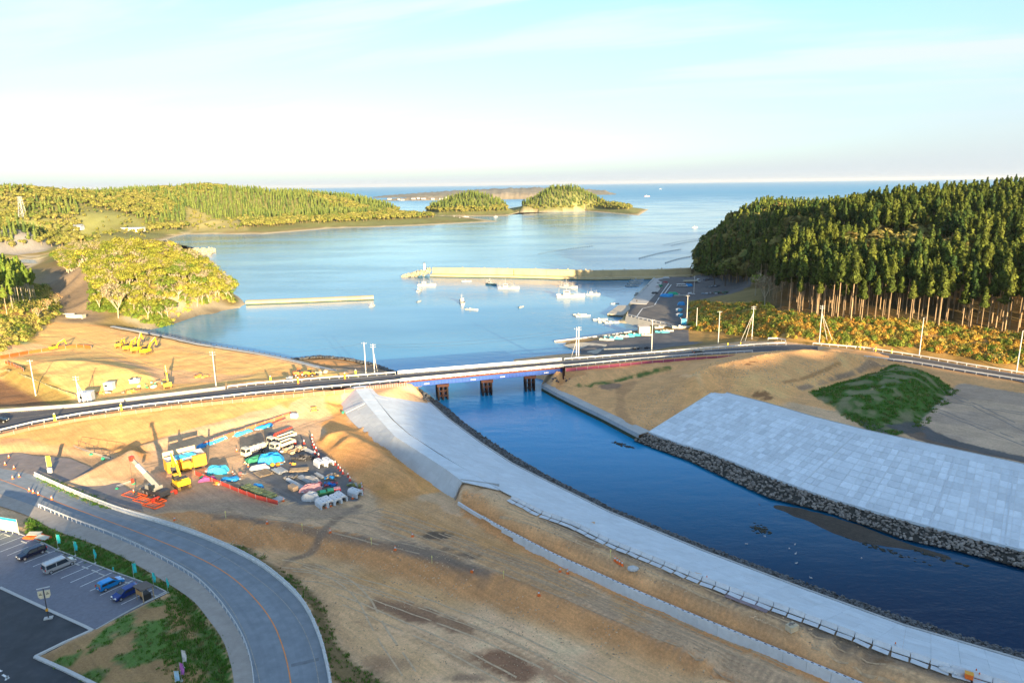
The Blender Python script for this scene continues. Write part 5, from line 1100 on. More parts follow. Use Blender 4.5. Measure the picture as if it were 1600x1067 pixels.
def grass_parts(seed):
    r = random.Random(seed); b = MB()
    for _ in range(16):
        a = r.uniform(0, 6.28); x, y = r.uniform(-.4, .4), r.uniform(-.4, .4); h = r.uniform(.25, .6); w = .07; dx, dy = math.cos(a), math.sin(a)
        b.add([(x - dx * w, y - dy * w, -.05), (x + dx * w, y + dy * w, -.05), (x + r.uniform(-.2, .2), y + r.uniform(-.2, .2), h)], [(0, 1, 2)])
    return b, None
def joined(name, parts, ml, mb):
    c, t = parts; m = MB(); m.add(c.v, c.f); 
    if t: m.cur = 1; m.add(t.v, t.f)
    me = m.mesh(name, [ml, mb]); return me
def protos(name, fn, k, ml, mb=M_bark, **kw_):
    out_ = []
    for s in range(k):
        ps = fn(s * 17 + 3, **kw_); me = joined(name, ps, ml, mb); o = bpy.data.objects.new(name + '_pattern', me); out_.append((o, ps))
    return out_
def scatter(name, pts, prot, label=None, size=(1, 1), mats=None, wide=(.85, 1.15)):
    """many uncountable plants as one object: geometry nodes place the patterns on its points"""
    n = len(pts); me = bpy.data.meshes.new(name); me.vertices.add(n); me.vertices.foreach_set('co', np.asarray(pts, np.float32).ravel())
    for nm, ty, arr in (('rot', 'FLOAT', rng.random(n) * 6.283), ('idx', 'INT', rng.integers(0, len(prot), n)), ('wid', 'FLOAT', rng.uniform(wide[0], wide[1], n))):
        at = me.attributes.new(nm, ty, 'POINT'); at.data.foreach_set('value', arr.astype(np.int32 if ty == 'INT' else np.float32))
    at = me.attributes.new('scl', 'FLOAT', 'POINT'); at.data.foreach_set('value', rng.uniform(size[0], size[1], n).astype(np.float32))
    o = link(name, me); o['kind'] = 'stuff'
    if label: o['label'] = label
    ng = bpy.data.node_groups.new(name + '_nodes', 'GeometryNodeTree'); ng.interface.new_socket('Geometry', in_out='INPUT', socket_type='NodeSocketGeometry'); ng.interface.new_socket('Geometry', in_out='OUTPUT', socket_type='NodeSocketGeometry')
    N = ng.nodes; L = ng.links; gi = N.new('NodeGroupInput'); go = N.new('NodeGroupOutput'); gg = N.new('GeometryNodeGeometryToInstance')
    for ob, _ in reversed(prot):
        oi = N.new('GeometryNodeObjectInfo'); oi.inputs['Object'].default_value = ob; L.new(oi.outputs['Geometry'], gg.inputs[0])
    ip = N.new('GeometryNodeInstanceOnPoints'); ip.inputs['Pick Instance'].default_value = True
    def attr(nm, ty):
        a = N.new('GeometryNodeInputNamedAttribute'); a.data_type = ty; a.inputs[0].default_value = nm; return a.outputs[0]
    cx_ = N.new('ShaderNodeCombineXYZ'); L.new(attr('rot', 'FLOAT'), cx_.inputs[2]); L.new(cx_.outputs[0], ip.inputs['Rotation'])
    sc_ = N.new('ShaderNodeCombineXYZ'); mu = N.new('ShaderNodeMath'); mu.operation = 'MULTIPLY'; s_ = attr('scl', 'FLOAT'); L.new(s_, mu.inputs[0]); L.new(attr('wid', 'FLOAT'), mu.inputs[1]); L.new(mu.outputs[0], sc_.inputs[0]); L.new(mu.outputs[0], sc_.inputs[1]); L.new(s_, sc_.inputs[2]); L.new(sc_.outputs[0], ip.inputs['Scale'])
    L.new(attr('idx', 'INT'), ip.inputs['Instance Index']); L.new(gi.outputs[0], ip.inputs['Points']); L.new(gg.outputs[0], ip.inputs['Instance']); L.new(ip.outputs[0], go.inputs[0])
    md = o.modifiers.new('scatter', 'NODES'); md.node_group = ng; return o
def jgrid(x0, x1, y0, y1, s, jit=.42):
    gxs, gys = np.meshgrid(np.arange(x0, x1, s), np.arange(y0, y1, s), indexing='ij'); n = gxs.size
    return gxs.ravel() + rng.uniform(-jit, jit, n) * s, gys.ravel() + rng.uniform(-jit, jit, n) * s
def inside(poly, x, y): return inpoly([(p.x, p.y) for p in poly], x, y)
def infront(x, y, k=.82, add=30): return np.abs(x) < k * y + add
def stack(x, y, dz=0): z = hz_at(x, y); return np.stack([x, y, z + dz], 1)
def trees(pts, prot, name, label, cat, group, size, limit=300, trunk=M_bark, crown=None, wide=(.85, 1.15)):
    """the nearest are trees of their own (trunk and crown), the rest one wood"""
    pts = pts[np.argsort(pts[:, 1])]; near, rest = pts[:limit], pts[limit:]
    cm = []
    for _, (c, t) in prot: cm.append((c.mesh('crown', crown), t.mesh('trunk', trunk)))
    for p in near:
        i = random.randrange(len(cm)); s = random.uniform(*size); w = s * random.uniform(*wide); t = thing(name, label, cat, tuple(p), random.uniform(0, 6.28), group); t.scale = (w, w, s)
        link('crown', cm[i][0], t); link('trunk', cm[i][1], t)
    return rest
# --- cedar plantation on the right hill
PR_cedar = protos('cedar', cedar_parts, 7, ML_cedar); PR_conf = protos('conifer', cedar_parts, 4, ML_cedar_far, hi=False); PR_confR = protos('conifer', cedar_parts, 5, ML_cedar, hi=False)
PR_broad = protos('broadleaf', broad_parts, 7, ML_broad, M_barkp, n=460, leafsize=.05); PR_olive = protos('olive_tree', round_parts, 4, ML_olive); PR_round = protos('round_tree', round_parts, 5, ML_far, n=150, size=.12)
PR_bare = protos('bare_tree', broad_parts, 3, ML_bare, M_barkp, n=110, leafsize=.05, bare=True)
PR_bush = protos('scrub', bush_parts, 5, ML_bush); PR_bush2 = protos('scrub', bush_parts, 4, ML_bush2); PR_grass = protos('tuft', grass_parts, 4, ML_grass); PR_green = protos('green_bush', bush_parts, 3, ML_broadg)
base_line = [P(1223, 489, 14), P(1300, 502, 14.5), P(1400, 509, 15.2), P(1500, 517, 15.5), P(1600, 529, 16), P(1850, 565, 17)]
hillpoly = base_line + [WP(1900, 400, 0), WP(1900, 900, 0), WP(1500, 980, 0), WP(1200, 820, 0), WP(1110, 720, 0), WP(1097, 600, 0), WP(1094, 500, 0), P(1108, 436, 4), P(1160, 441, 8), P(1192, 455, 12), P(1206, 472, 13.5)]
x, y = jgrid(40, 800, 200, 470, 4.3); k = inside(hillpoly, x, y) & infront(x, y); A1 = stack(x[k], y[k], -.3)
x, y = jgrid(60, 900, 470, 900, 6.0); k = inside(hillpoly, x, y) & infront(x, y); A2 = stack(x[k], y[k], -.3); A2 = A2[A2[:, 2] > 1.5]
nz1 = fbm(A1[:, 0], A1[:, 1], 45); gap = (nz1 > .64) & (A1[:, 1] > 300); nzl = (np.array([(p[0] / p[1]) for p in A1]) < .47) & (A1[:, 1] > 400) & (rng.random(len(A1)) < .5)
olive = (gap & (rng.random(len(A1)) < .6)) | nzl
rest = trees(A1[~gap & ~nzl], PR_cedar, 'cedar_tree', 'tall slender cedar with bare lower trunk in the dense plantation on the right hill', 'tree', 'cedars of the plantation on the right hill', (16, 26), limit=240, crown=ML_cedar)
scatter('cedar_plantation', rest, PR_cedar, 'dense dark cedar wood covering the right hill behind the front rows', (16, 26))
scatter('hill_wood', np.concatenate([A1[olive], A2[rng.random(len(A2)) < .35]]), PR_olive, 'mixed olive broadleaf trees among the cedars on the right hill', (10, 16), wide=(.8, 1.0))
scatter('conifer_wood', A2, PR_confR, 'far part of the conifer wood on the right hill', (15, 21))
# a few pine-like spreading and pale bare trees that stand out
for px, py, s, lab, pr, cr_, ba in ((1195, 480, 17, 'pale leaning bare tree at the left edge of the cedar wood', PR_bare[0], ML_bare, M_barkp), (1117, 446, 17, 'dark spreading pine at the tip of the wooded headland above the quay', PR_broad[1], ML_cedar, M_barkd), (1133, 447, 18, 'second dark pine beside the headland tip, right of the spreading pine', PR_broad[2], ML_cedar, M_barkd), (1505, 452, 24, 'lighter spreading pine rising among the dark cedars at the right', PR_broad[3], ML_olive, M_bark), (1180, 462, 14, 'light green young tree at the corner of the cedar wood above the net heaps', PR_broad[4], ML_broadg, M_barkp)):
    g = G(px, py, 10); t = thing('pine_tree' if 'pine' in lab else 'broadleaf_tree', lab, 'tree', g, random.uniform(0, 6)); t.scale = (s, s, s); pr[1][0].build('crown', cr_, t); pr[1][1].build('trunk', ba, t)
# --- undergrowth on the slope below the cedars
bpoly = [P(1079, 515, 3.6), P(1130, 520, 5), P(1180, 526, 6.4), P(1232, 529, 8.6), P(1300, 536, 9), P(1425, 548, 9), P(1525, 566, 9), P(1600, 577, 9), P(1850, 620, 9)] + [p + Vector((0, 6, 0)) for p in base_line[::-1]] + [P(1195, 474, 12.5), P(1130, 478, 8.5), P(1084, 470, 4.5), P(1074, 486, 3.5)]
x, y = jgrid(40, 320, 195, 400, 1.55); k = inside(bpoly, x, y) & infront(x, y); B1 = stack(x[k], y[k], -.1); r_ = rng.random(len(B1)); nb_ = fbm(B1[:, 0], B1[:, 1], 9)
hole = (nb_ < .36) & (rng.random(len(B1)) < .6)
scatter('scrub', B1[(r_ < .55) & ~hole], PR_bush, 'golden brown scrub covering the slope below the cedars', (1.2, 3.0)); scatter('scrub', B1[(r_ >= .55) & (r_ < .82) & ~hole], PR_bush2, 'straw coloured scrub between the golden bushes on the right slope', (1.0, 2.6)); scatter('scrub', B1[(r_ >= .82) & (nb_ > .42)], PR_green, 'green bushes dotted through the golden scrub', (1.8, 3.6))
# --- left knoll
kp = [P(-150, 560, 12), P(0, 548, 9), P(45, 533, 7.5), P(78, 506, 6.5), P(96, 492, 6), P(88, 470, 6), P(72, 450, 8), P(50, 430, 9), P(-150, 425, 14)]
x, y = jgrid(-420, -120, 240, 440, 3.0); k = inside(kp, x, y) & infront(x, y, .85, 30); K1 = stack(x[k], y[k], -.1)
scatter('scrub', K1, PR_bush2, 'straw and green scrub on the knoll at the left edge', (1.6, 3.6)); scatter('scrub', K1[rng.random(len(K1)) < .25], PR_green, 'dark green bushes on the knoll at the left edge', (2.5, 4.5))
x, y = jgrid(-420, -150, 285, 420, 4.6); k = inside([P(-200, 520, 16), P(-10, 505, 14), P(20, 500, 12), P(52, 487, 10), P(60, 470, 10), P(40, 445, 10), P(-200, 440, 18)], x, y); K2 = stack(x[k], y[k], -.2)
K3 = trees(K2[(K2[:, 0] / K2[:, 1] > -.80)], PR_cedar, 'cedar_tree', 'cedar with bare trunk in the clump on the left knoll', 'tree', 'cedars on the left knoll', (13, 18), limit=60, crown=ML_broadg, trunk=M_barkp)
if len(K3): scatter('knoll_wood', K3, protos('cedar', cedar_parts, 3, ML_broadg, M_barkp), 'cedars further back on the left knoll', (13, 18))
for px, py, s in ((75, 490, 8), (60, 500, 7), (88, 478, 7)):
    g = G(px, py, 7); t = thing('bare_tree', {75: 'small reddish bare tree in the middle of the left knoll foot', 60: 'small bare tree left of the others at the knoll foot', 88: 'small bare tree nearest the brown field at the knoll foot'}[px], 'tree', g, px); t.scale = (s * 1.3, s * 1.3, s); PR_bare[px % 3][1][0].build('crown', mat('russet_twigs', (.35, .22, .10), .9, rnd=.2), t); PR_bare[px % 3][1][1].build('trunk', M_barkp, t)
# --- peninsula
pp_ = [P(205, 498, 4.5), P(250, 500, 4), P(300, 482, 4), P(352, 471, 3), P(366, 476, 2), P(356, 455, 1.5), P(335, 440, 2), P(328, 420, 1.5), P(318, 400, 3), P(290, 388, 4), P(250, 378, 3), P(190, 385, 4), P(120, 396, 4), P(85, 405, 6), P(108, 418, 14), P(136, 432, 16), P(150, 470, 9), P(140, 488, 6)]
x, y = jgrid(-480, -100, 330, 760, 5.0); k = inside(pp_, x, y); D1 = stack(x[k], y[k], -.3); D1 = D1[D1[:, 2] > 1.6]
sel = rng.random(len(D1)) < .72
rest = trees(D1[sel], PR_broad, 'broadleaf_tree', 'yellow green spring tree on the wooded peninsula at the left', 'tree', 'spring trees on the left peninsula', (9, 14), limit=290, crown=ML_broad, trunk=M_barkp, wide=(.9, 1.3))
bm2 = rng.random(len(D1)) < .22; scatter('bare_wood', D1[bm2], PR_bare, 'pale leafless trees mixed into the peninsula wood', (9, 13))
scatter('peninsula_wood', np.concatenate([rest, D1[~sel]]), PR_broad, 'yellow green canopy of the peninsula behind the front trees', (8, 13), wide=(.9, 1.3))
x, y = jgrid(-300, -100, 330, 480, 2.4); k = inside(pp_, x, y); D2 = stack(x[k], y[k], -.1); scatter('scrub', D2[rng.random(len(D2)) < .8], PR_bush2, 'straw and green undergrowth on the peninsula', (1.2, 2.8)); scatter('scrub', D2[(fbm(D2[:, 0], D2[:, 1], 14) > .55)], PR_green, 'green bushes under the peninsula trees', (2.5, 5))
for px, py, s, lab in ((185, 497, 17, 'tall pale forked tree with a thick trunk at the foot of the peninsula'), (236, 462, 12, 'bare whitish tree on the middle of the peninsula'), (290, 474, 11, 'spreading bare tree near the peninsula shore'), (168, 470, 13, 'pale bare tree beside the brown field on the peninsula')):
    g = G(px, py, 6); t = thing('pale_tree', lab, 'tree', g, px); t.scale = (s, s, s); PR_bare[px % 3][1][0].build('crown', ML_bare, t); PR_bare[px % 3][1][1].build('trunk', M_barkp, t)
# --- far hills and islands
x, y = jgrid(-1450, 420, 640, 2250, 9.0); k = infront(x, y, .84, 40); F1 = stack(x[k], y[k], -.5); u_ = F1[:, 0] / F1[:, 1]; px_ = 800 + u_ * 1.026 * F
k = (F1[:, 2] > 6) & ~((F1[:, 1] < 760) & (px_ > 130))
bare_hill = ((px_ > 290) & (px_ < 375) & (F1[:, 1] > 1090) & (F1[:, 1] < 1255)) | ((px_ > 120) & (px_ < 225) & (F1[:, 1] > 800) & (F1[:, 1] < 1090)); k &= ~bare_hill & ~((px_ > 796) & (px_ < 821) & (F1[:, 1] > 1650) & (F1[:, 2] < 14))
BH = F1[bare_hill & (F1[:, 2] > 3) & (rng.random(len(F1)) < .35)]; F1 = F1[k]; px_ = px_[k]; f = fbm(F1[:, 0], F1[:, 1], 130, 3); con = (f + rng.uniform(-.08, .08, len(f)) > .43) | ((px_ > 665) & (px_ < 780) & (f > .43)); con &= F1[:, 2] > 12
scatter('far_conifers', F1[con], PR_conf, 'conifer woods on the far hills across the bay', (11, 17)); scatter('far_wood', F1[~con], PR_round, 'pale broadleaf woods on the far hills across the bay', (6, 11), wide=(.9, 1.3))
if len(BH): scatter('hedges', BH, PR_round, 'scattered trees and hedges in the far fields', (3, 7))
# --- grass
def gsc(m, n, lab, size, cap=9000):
    idx = np.argwhere((m > .4) & (YY < 300)); idx = idx[rng.choice(len(idx), min(len(idx) * n, cap))]; x = gx[idx[:, 0]] + rng.uniform(-.4, .4, len(idx)); y = gy[idx[:, 1]] + rng.uniform(-.4, .4, len(idx)); scatter('grass', stack(x, y), PR_grass, lab, size)
gsc(GRASS * (YY < 160), 1, 'patchy green grass on the triangle beside the car park', (.35, .8), 5000)
gsc(gm * smoothstep(.6, .5, fbm(XX, YY, 4)), 1, 'thick green grass on the mound beside the gravel lot', (.6, 1.3), 8000)
gsc(mask(SI[1:] + [(300, 1110), (250, 1050), (262, 926), (244, 918), (88, 860), (40, 835)], 4.2), 2, 'green grass in the swale between car park and pavement', (.4, 1.1), 9000)
gsc(mask(GR[1:] + [(516, 1069), (500, 995), (475, 942), (437, 905), (400, 878), (350, 853)], 3.4) * smoothstep(.4, .55, fbm(XX, YY, 5) + smoothstep(110, 90, YY) * .2), 1, 'grass on the bank outside the curving road', (.4, 1.0), 6000)
gsc(mask([(58, 741), (100, 756), (150, 777), (182, 792), (170, 797), (120, 779), (60, 750)], 4.3), 2, 'dry and green grass behind the road rail by the yard entrance', (.6, 1.3), 2500)

# --- loose stones on the bare earth
gv = [(bpy.data.objects.new('pebble_pattern', stone_mesh(40 + k)), None) for k in range(4)]
for o_, _ in gv: o_.data.materials.append(mat('pebbles', (.52, .36, .22), .9, rnd=.35, var=.2))
for pl_, n, lab, sz in ((FT + FB[::-1], 2600, 'loose stones on the brown field slope', (.10, .34)), (BT + WT[::-1], 2200, 'loose stones on the brown slope above the wall', (.10, .34)), (FB[1:] + [(1100, 1080), (640, 1090), (560, 1030), (500, 930)], 1200, 'loose stones on the lower field', (.08, .24)), ([(300, 800), (560, 770), (720, 800), (1100, 985), (1200, 1060), (700, 880), (480, 825)], 1600, 'loose stones on the haul road', (.08, .24)), ([(960, 610), (1090, 580), (1257, 548), (1390, 568), (1260, 612), (1110, 612), (1020, 665)], 2400, 'loose stones on the great mound', (.12, .45))):
    pw = PL(pl_, 4.0 if 'mound' not in lab else 9); xs_ = [p.x for p in pw]; ys_ = [p.y for p in pw]; x = rng.uniform(min(xs_), max(xs_), n * 4); y = rng.uniform(min(ys_), max(ys_), n * 4); k = inside(pw, x, y) & (fbm(x, y, 5) > .44); x, y = x[k][:n], y[k][:n]
    scatter('stones', stack(x, y, .02), gv, lab, sz)
# ------------------------------------------------------------------ vehicles and machines
def flat(name, col, rough=.6, **k): return mat(name, col, rough, **dict(dict(var=.1, scale=1.5), **k))
M_glass = mat('dark_glass', (.02, .03, .04), .12, spec=.8); M_tyre = flat('tyre_rubber', (.025, .025, .027), .85); M_rim = mat('wheel_rim', (.55, .56, .58), .35, .7)
M_lamp = mat('lamp_glass', (.85, .85, .8), .15); M_tail = mat('tail_lamp', (.55, .03, .02), .25); M_black = flat('black_plastic', (.03, .03, .03), .5)
M_yel = flat('machine_yellow', (.85, .52, .02), .45, dirt=((.45, .30, .08), 1.5, .4)); M_yelo = flat('machine_orange_yellow', (.78, .36, .03), .5, dirt=((.45, .28, .08), 1.5, .4)); M_cream = flat('cream_paint', (.58, .55, .43), .45)
M_red = flat('red_paint', (.62, .05, .03), .5); M_orng = flat('orange_plastic', (.80, .17, .03), .6); M_tarp = mat('blue_tarp', (.02, .27, .62), .5, rnd=.15, var=.18, scale=1.5, bump=.6, bscale=3); M_cyan = mat('cyan_tarp', (.05, .42, .66), .5, var=.15, scale=2, bump=.6, bscale=3)
M_green = flat('green_plastic', (.02, .32, .17), .6); M_gnet = flat('green_net', (.03, .20, .12), .9); M_wood = flat('weathered_wood', (.36, .27, .18), .9, var=.3, rnd=.25); M_steel = flat('scaffold_steel', (.38, .40, .42), .5, rnd=.2); M_dk = flat('dark_metal', (.06, .06, .065), .6)
M_teal = flat('teal_cloth', (.03, .50, .50), .8); M_purple = flat('purple_cloth', (.35, .12, .42), .8); M_pink = mat('pink_tarp', (.68, .33, .33), .7, var=.15, scale=2, bump=.5, bscale=4); M_greyt = mat('grey_tarp', (.48, .50, .52), .7, var=.12, scale=2, bump=.5, bscale=4)
AD = math.atan2(.0616, .0416)
def wheel(parent, x, y, r, w, out_=1, n=14):
    b = MB(); b.cyl((x, y - w / 2, r), (x, y + w / 2, r), r, n=n); t = b.build('wheel', M_tyre, parent)
    b = MB(); yy = y + out_ * (w / 2); b.cyl((x, yy - .02, r), (x, yy + .02, r), r * .6, n=10); b.build('rim', M_rim, t)
def car(name, label, cat, loc, rz, paint_, L=4.3, Wd=1.7, H=1.5, van=False, short=False):
    t = thing(name, label, cat, loc, rz); h = L / 2
    if van: prof = [(-h, .38), (-h, .98), (-h + .10, H - .12), (-h + .35, H), (h - 1.55, H), (h - .75, 1.02), (h - .12, .86), (h, .62), (h, .35)]
    elif short: prof = [(-h, .38), (-h + .02, .95), (-h + .28, H - .1), (-h + .7, H), (h - 1.75, H - .03), (h - .92, 1.0), (h - .15, .78), (h, .55), (h, .33)]
    else: prof = [(-h, .38), (-h, .95), (-h + .18, H - .12), (-h + .55, H), (h - 1.9, H), (h - 1.15, 1.05), (h - .2, .92), (h, .65), (h, .35)]
    def sec(y, k, dz): 
        o = []
        for x, z in prof: o.append((x * k, y * (1 if z < 1.0 else .86 + .14 * max(0, (H - z) / (H - 1.0))), z + (dz if z > 1.2 else 0)))
        return o
    b = MB(); b.loft([sec(-Wd / 2, .985, -.02), sec(-Wd * .42, 1, 0), sec(Wd * .42, 1, 0), sec(Wd / 2, .985, -.02)]); body = b.build('body', paint_, t); bm = body.modifiers.new('soft', 'BEVEL'); bm.width = .05; bm.segments = 2
    top = [p for p in prof if p[1] > 1.2]; x0, x1 = top[0][0] + .12, (h - 1.62 if van else h - 1.9 if not short else h - 1.78)
    zc_ = H - .16; kk = lambda z: (.86 + .14 * max(0, (H - z) / (H - 1.0))) * Wd / 2
    for s in (-1, 1):
        xs = [x0, x0 + (x1 - x0) * .48, x0 + (x1 - x0) * .52, x1]
        for a, c in ((xs[0], xs[1]), (xs[2], xs[3])):
            m_ = MB(); ex = .42 if c == x1 else 0; m_.add([(a, s * (kk(1.03) + .012), 1.0), (c + ex, s * (kk(1.03) + .012), 1.0), (c, s * (kk(zc_) + .012), zc_), (a, s * (kk(zc_) + .012), zc_)], [(0, 1, 2, 3)]); m_.build('side_window', M_glass, t)
    fx0, fz0 = [p for p in prof if 1.0 <= p[1] < 1.1][0]; fx1 = [p for p in prof if p[1] > H - .05][-1][0]
    m_ = MB(); a0, a1 = Vector((fx0 - .02, 0, fz0 + .03)), Vector((fx1 + .06, 0, H - .06)); n = Vector((H - fz0, 0, fx0 - fx1)).normalized() * .02
    m_.add([a0 + n + Vector((0, -Wd * .44, 0)), a0 + n + Vector((0, Wd * .44, 0)), a1 + n + Vector((0, Wd * .38, 0)), a1 + n + Vector((0, -Wd * .38, 0))], [(0, 1, 2, 3)]); m_.build('windscreen', M_glass, t)
    m_ = MB(); m_.add([(-h - .015, -Wd * .40, 1.0), (-h - .015, Wd * .40, 1.0), (top[0][0] - .03, Wd * .36, top[0][1] - .02), (top[0][0] - .03, -Wd * .36, top[0][1] - .02)], [(0, 1, 2, 3)]); m_.build('rear_window', M_glass, t)
    for s in (-1, 1):
        for x in (-h + .8, h - .8): wheel(t, x, s * (Wd / 2 - .10), .32, .22, s)
        m_ = MB(); m_.box((h - .06, s * (Wd / 2 - .26), .70), (.16, .36, .16)); m_.build('headlight', M_lamp, t); m_ = MB(); m_.box((-h + .02, s * (Wd / 2 - .12), .98), (.1, .2, .36)); m_.build('tail_light', M_tail, t)
        m_ = MB(); m_.box((h - 1.2, s * (Wd / 2 + .08), 1.02), (.12, .16, .12)); m_.build('mirror', paint_, t)
    for x in (-h - .01, h + .01): m_ = MB(); m_.box((x, 0, .55), (.03, .34, .17)); m_.build('number_plate', M_white, t)
    m_ = MB(); m_.box((h - .02, 0, .42), (.1, Wd * .7, .16)); m_.build('grille', M_black, t); return t
def cp(name, col, metal=.3, rough=.22): return mat(name, col, rough, metal, spec=.6)
Z0 = Vector((0, 0, 4.3))
def at(px, py, z=4.3, h=0.0): p = P(px, py, z + h); return Vector((p.x, p.y, z))
car('parked_car', 'dark navy minivan parked nose outwards, second bay row from the billboard', 'car', at(49, 862, 4.3, .8), AD + math.pi, cp('paint_navy', (.008, .012, .035)), 4.5, 1.72, 1.62)
car('parked_van', 'silver long-roofed van parked rear outwards between navy minivan and empty bays', 'van', at(92, 880, 4.3, .9), AD, cp('paint_silver', (.52, .49, .47), .4), 5.0, 1.80, 1.85, van=True)
car('parked_car', 'bright light blue compact car parked with its tail towards the lane', 'car', at(172, 910, 4.3, .75), AD, cp('paint_sky_blue', (.01, .26, .62)), 4.0, 1.69, 1.52, short=True)
car('parked_car', 'dark blue hatchback parked nose outwards beside the small wooden hut', 'car', at(197, 924, 4.3, .75), AD + math.pi, cp('paint_blue', (.006, .035, .20)), 4.2, 1.70, 1.52, short=True)
rd = math.atan2((P(1150, 547, 8) - P(1000, 559, 7.6)).y, (P(1150, 547, 8) - P(1000, 559, 7.6)).x)
car('driving_car', 'black car driving on the bridge road to the right of the bridge', 'car', P(1092, 553.0, 7.9), rd, cp('paint_black', (.01, .011, .013)), 4.5, 1.75, 1.5)
car('driving_car', 'dark car cut by the left edge of the picture on the main road', 'car', P(-1, 660, 6.4), .25, cp('paint_black', (.01, .011, .013)), 4.4, 1.75, 1.55)
# trucks
def truck(label, loc, rz, kind, cabc=M_cream, L=6.2):
    t = thing('tank_truck' if kind == 'tank' else 'dump_truck' if kind == 'dump' else 'flatbed_truck', label, 'truck', loc, rz); Wd = 2.1; hc = L / 2
    b = MB(); prof = [(hc - 1.7, .7), (hc - 1.7, 2.35), (hc - 1.5, 2.5), (hc - .45, 2.5), (hc - .2, 2.3), (hc, 1.45), (hc, .55)]; b.prism(prof, -Wd / 2, Wd / 2); o = b.build('cab', cabc, t); o.modifiers.new('soft', 'BEVEL').width = .06
    b = MB(); b.add([(hc + .015, -.92, 1.5), (hc + .015, .92, 1.5), (hc - .18, .88, 2.26), (hc - .18, -.88, 2.26)], [(0, 1, 2, 3)]); b.build('windscreen', M_glass, t)
    for s in (-1, 1):
        b = MB(); b.add([(hc - 1.4, s * (Wd / 2 + .01), 1.5), (hc - .25, s * (Wd / 2 + .01), 1.5), (hc - .42, s * (Wd / 2 + .01), 2.25), (hc - 1.4, s * (Wd / 2 + .01), 2.25)], [(0, 1, 2, 3)]); b.build('side_window', M_glass, t)
        for x in (hc - .9, -hc + 1.2): wheel(t, x, s * (Wd / 2 - .16), .42, .3, s)
        b = MB(); b.box((hc + .02, s * .8, .85), (.06, .3, .2)); b.build('headlight', M_lamp, t)
        b = MB(); b.bar((hc + .1, s * 1.1, 1.6), (hc + .1, s * 1.3, 2.2), .12, .1); b.build('mirror', M_black, t)
    b = MB(); b.box((-.3, 0, .75), (L - .8, .9, .25)); b.build('chassis', M_dk, t)
    if kind == 'tank':
        b = MB(); n = 14; secs = []
        for x in (-hc, -hc + .08, hc - 1.95, hc - 1.87): k = 1 if -hc < x < hc - 1.9 else .9; secs.append([(x, math.cos(2 * math.pi * i / n) * 1.0 * k, 1.7 + math.sin(2 * math.pi * i / n) * .75 * k) for i in range(n)])
        b.loft(secs, smooth=True); b.build('tank', M_cream, t)
        for s in (-1, 1):
            for txt, x, sz, zz in (('H', .85, 1.15, 1.34), ('2', .12, .6, 1.26), ('O', -.6, 1.15, 1.34)):
                cu = bpy.data.curves.new('tank_letter', 'FONT'); cu.body = txt; cu.size = sz; cu.align_x = 'CENTER'; cu.extrude = .03; cu.offset = .035; o0 = bpy.data.objects.new('letter_curve', cu); COL.objects.link(o0); dg = bpy.context.evaluated_depsgraph_get(); me_ = bpy.data.meshes.new_from_object(o0.evaluated_get(dg)); bpy.data.objects.remove(o0); me_.materials.clear(); me_.materials.append(mat('letter_blue', (.02, .05, .22), .6)); ob = link('tank_letter', me_, t); ob.location = (-.6 + (x if s > 0 else -x), s * 1.04, zz); ob.rotation_euler = (math.pi / 2, 0, math.pi if s > 0 else 0)
        for x in (-2, -.6, .6): b = MB(); b.box((x, 0, 2.47), (.5, .4, .12)); b.build('hatch', M_dk, t)
    else:
        b = MB(); wallc = M_cream; bl_ = L - 2.1; x0 = -hc + bl_ / 2 - .1
        for s in (-1, 1): b.box((x0, s * (Wd / 2 - .05), 1.45), (bl_, .08, .75))
        b.box((x0 - bl_ / 2, 0, 1.45), (.08, Wd, .75)); b.box((x0 + bl_ / 2, 0, 1.6), (.08, Wd, 1.0)); b.build('bed_wall', wallc, t)
        b = MB(); b.box((x0, 0, 1.1), (bl_, Wd - .1, .1)); b.build('bed_floor', mat('bed_floor', (.45, .22, .06), .8, var=.3), t)
        if kind == 'crane':
            b = MB(); b.box((hc - 2.0, 0, 1.9), (.5, .6, 1.9)); b.bar((hc - 2, 0, 2.9), (-hc + .6, .1, 3.3), .34, .4); b.build('loader_crane', M_red, t)
    return t
tk_ang = math.atan2((P(383, 705) - P(415, 694)).y, (P(383, 705) - P(415, 694)).x)
truck('cream water tanker truck with blue H2O letters on its tank in the yard', at(397, 703, 4.05, 1.1), tk_ang, 'tank')
truck('cream dump truck with an orange bed standing right beside the water tanker', at(441, 695, 4.05, 1.1), tk_ang + .05, 'dump', L=6.4)
truck('cream flatbed truck with a red loader crane, rearmost of the three trucks', at(440, 685, 4.05, 1.1), tk_ang, 'crane', L=7.8)
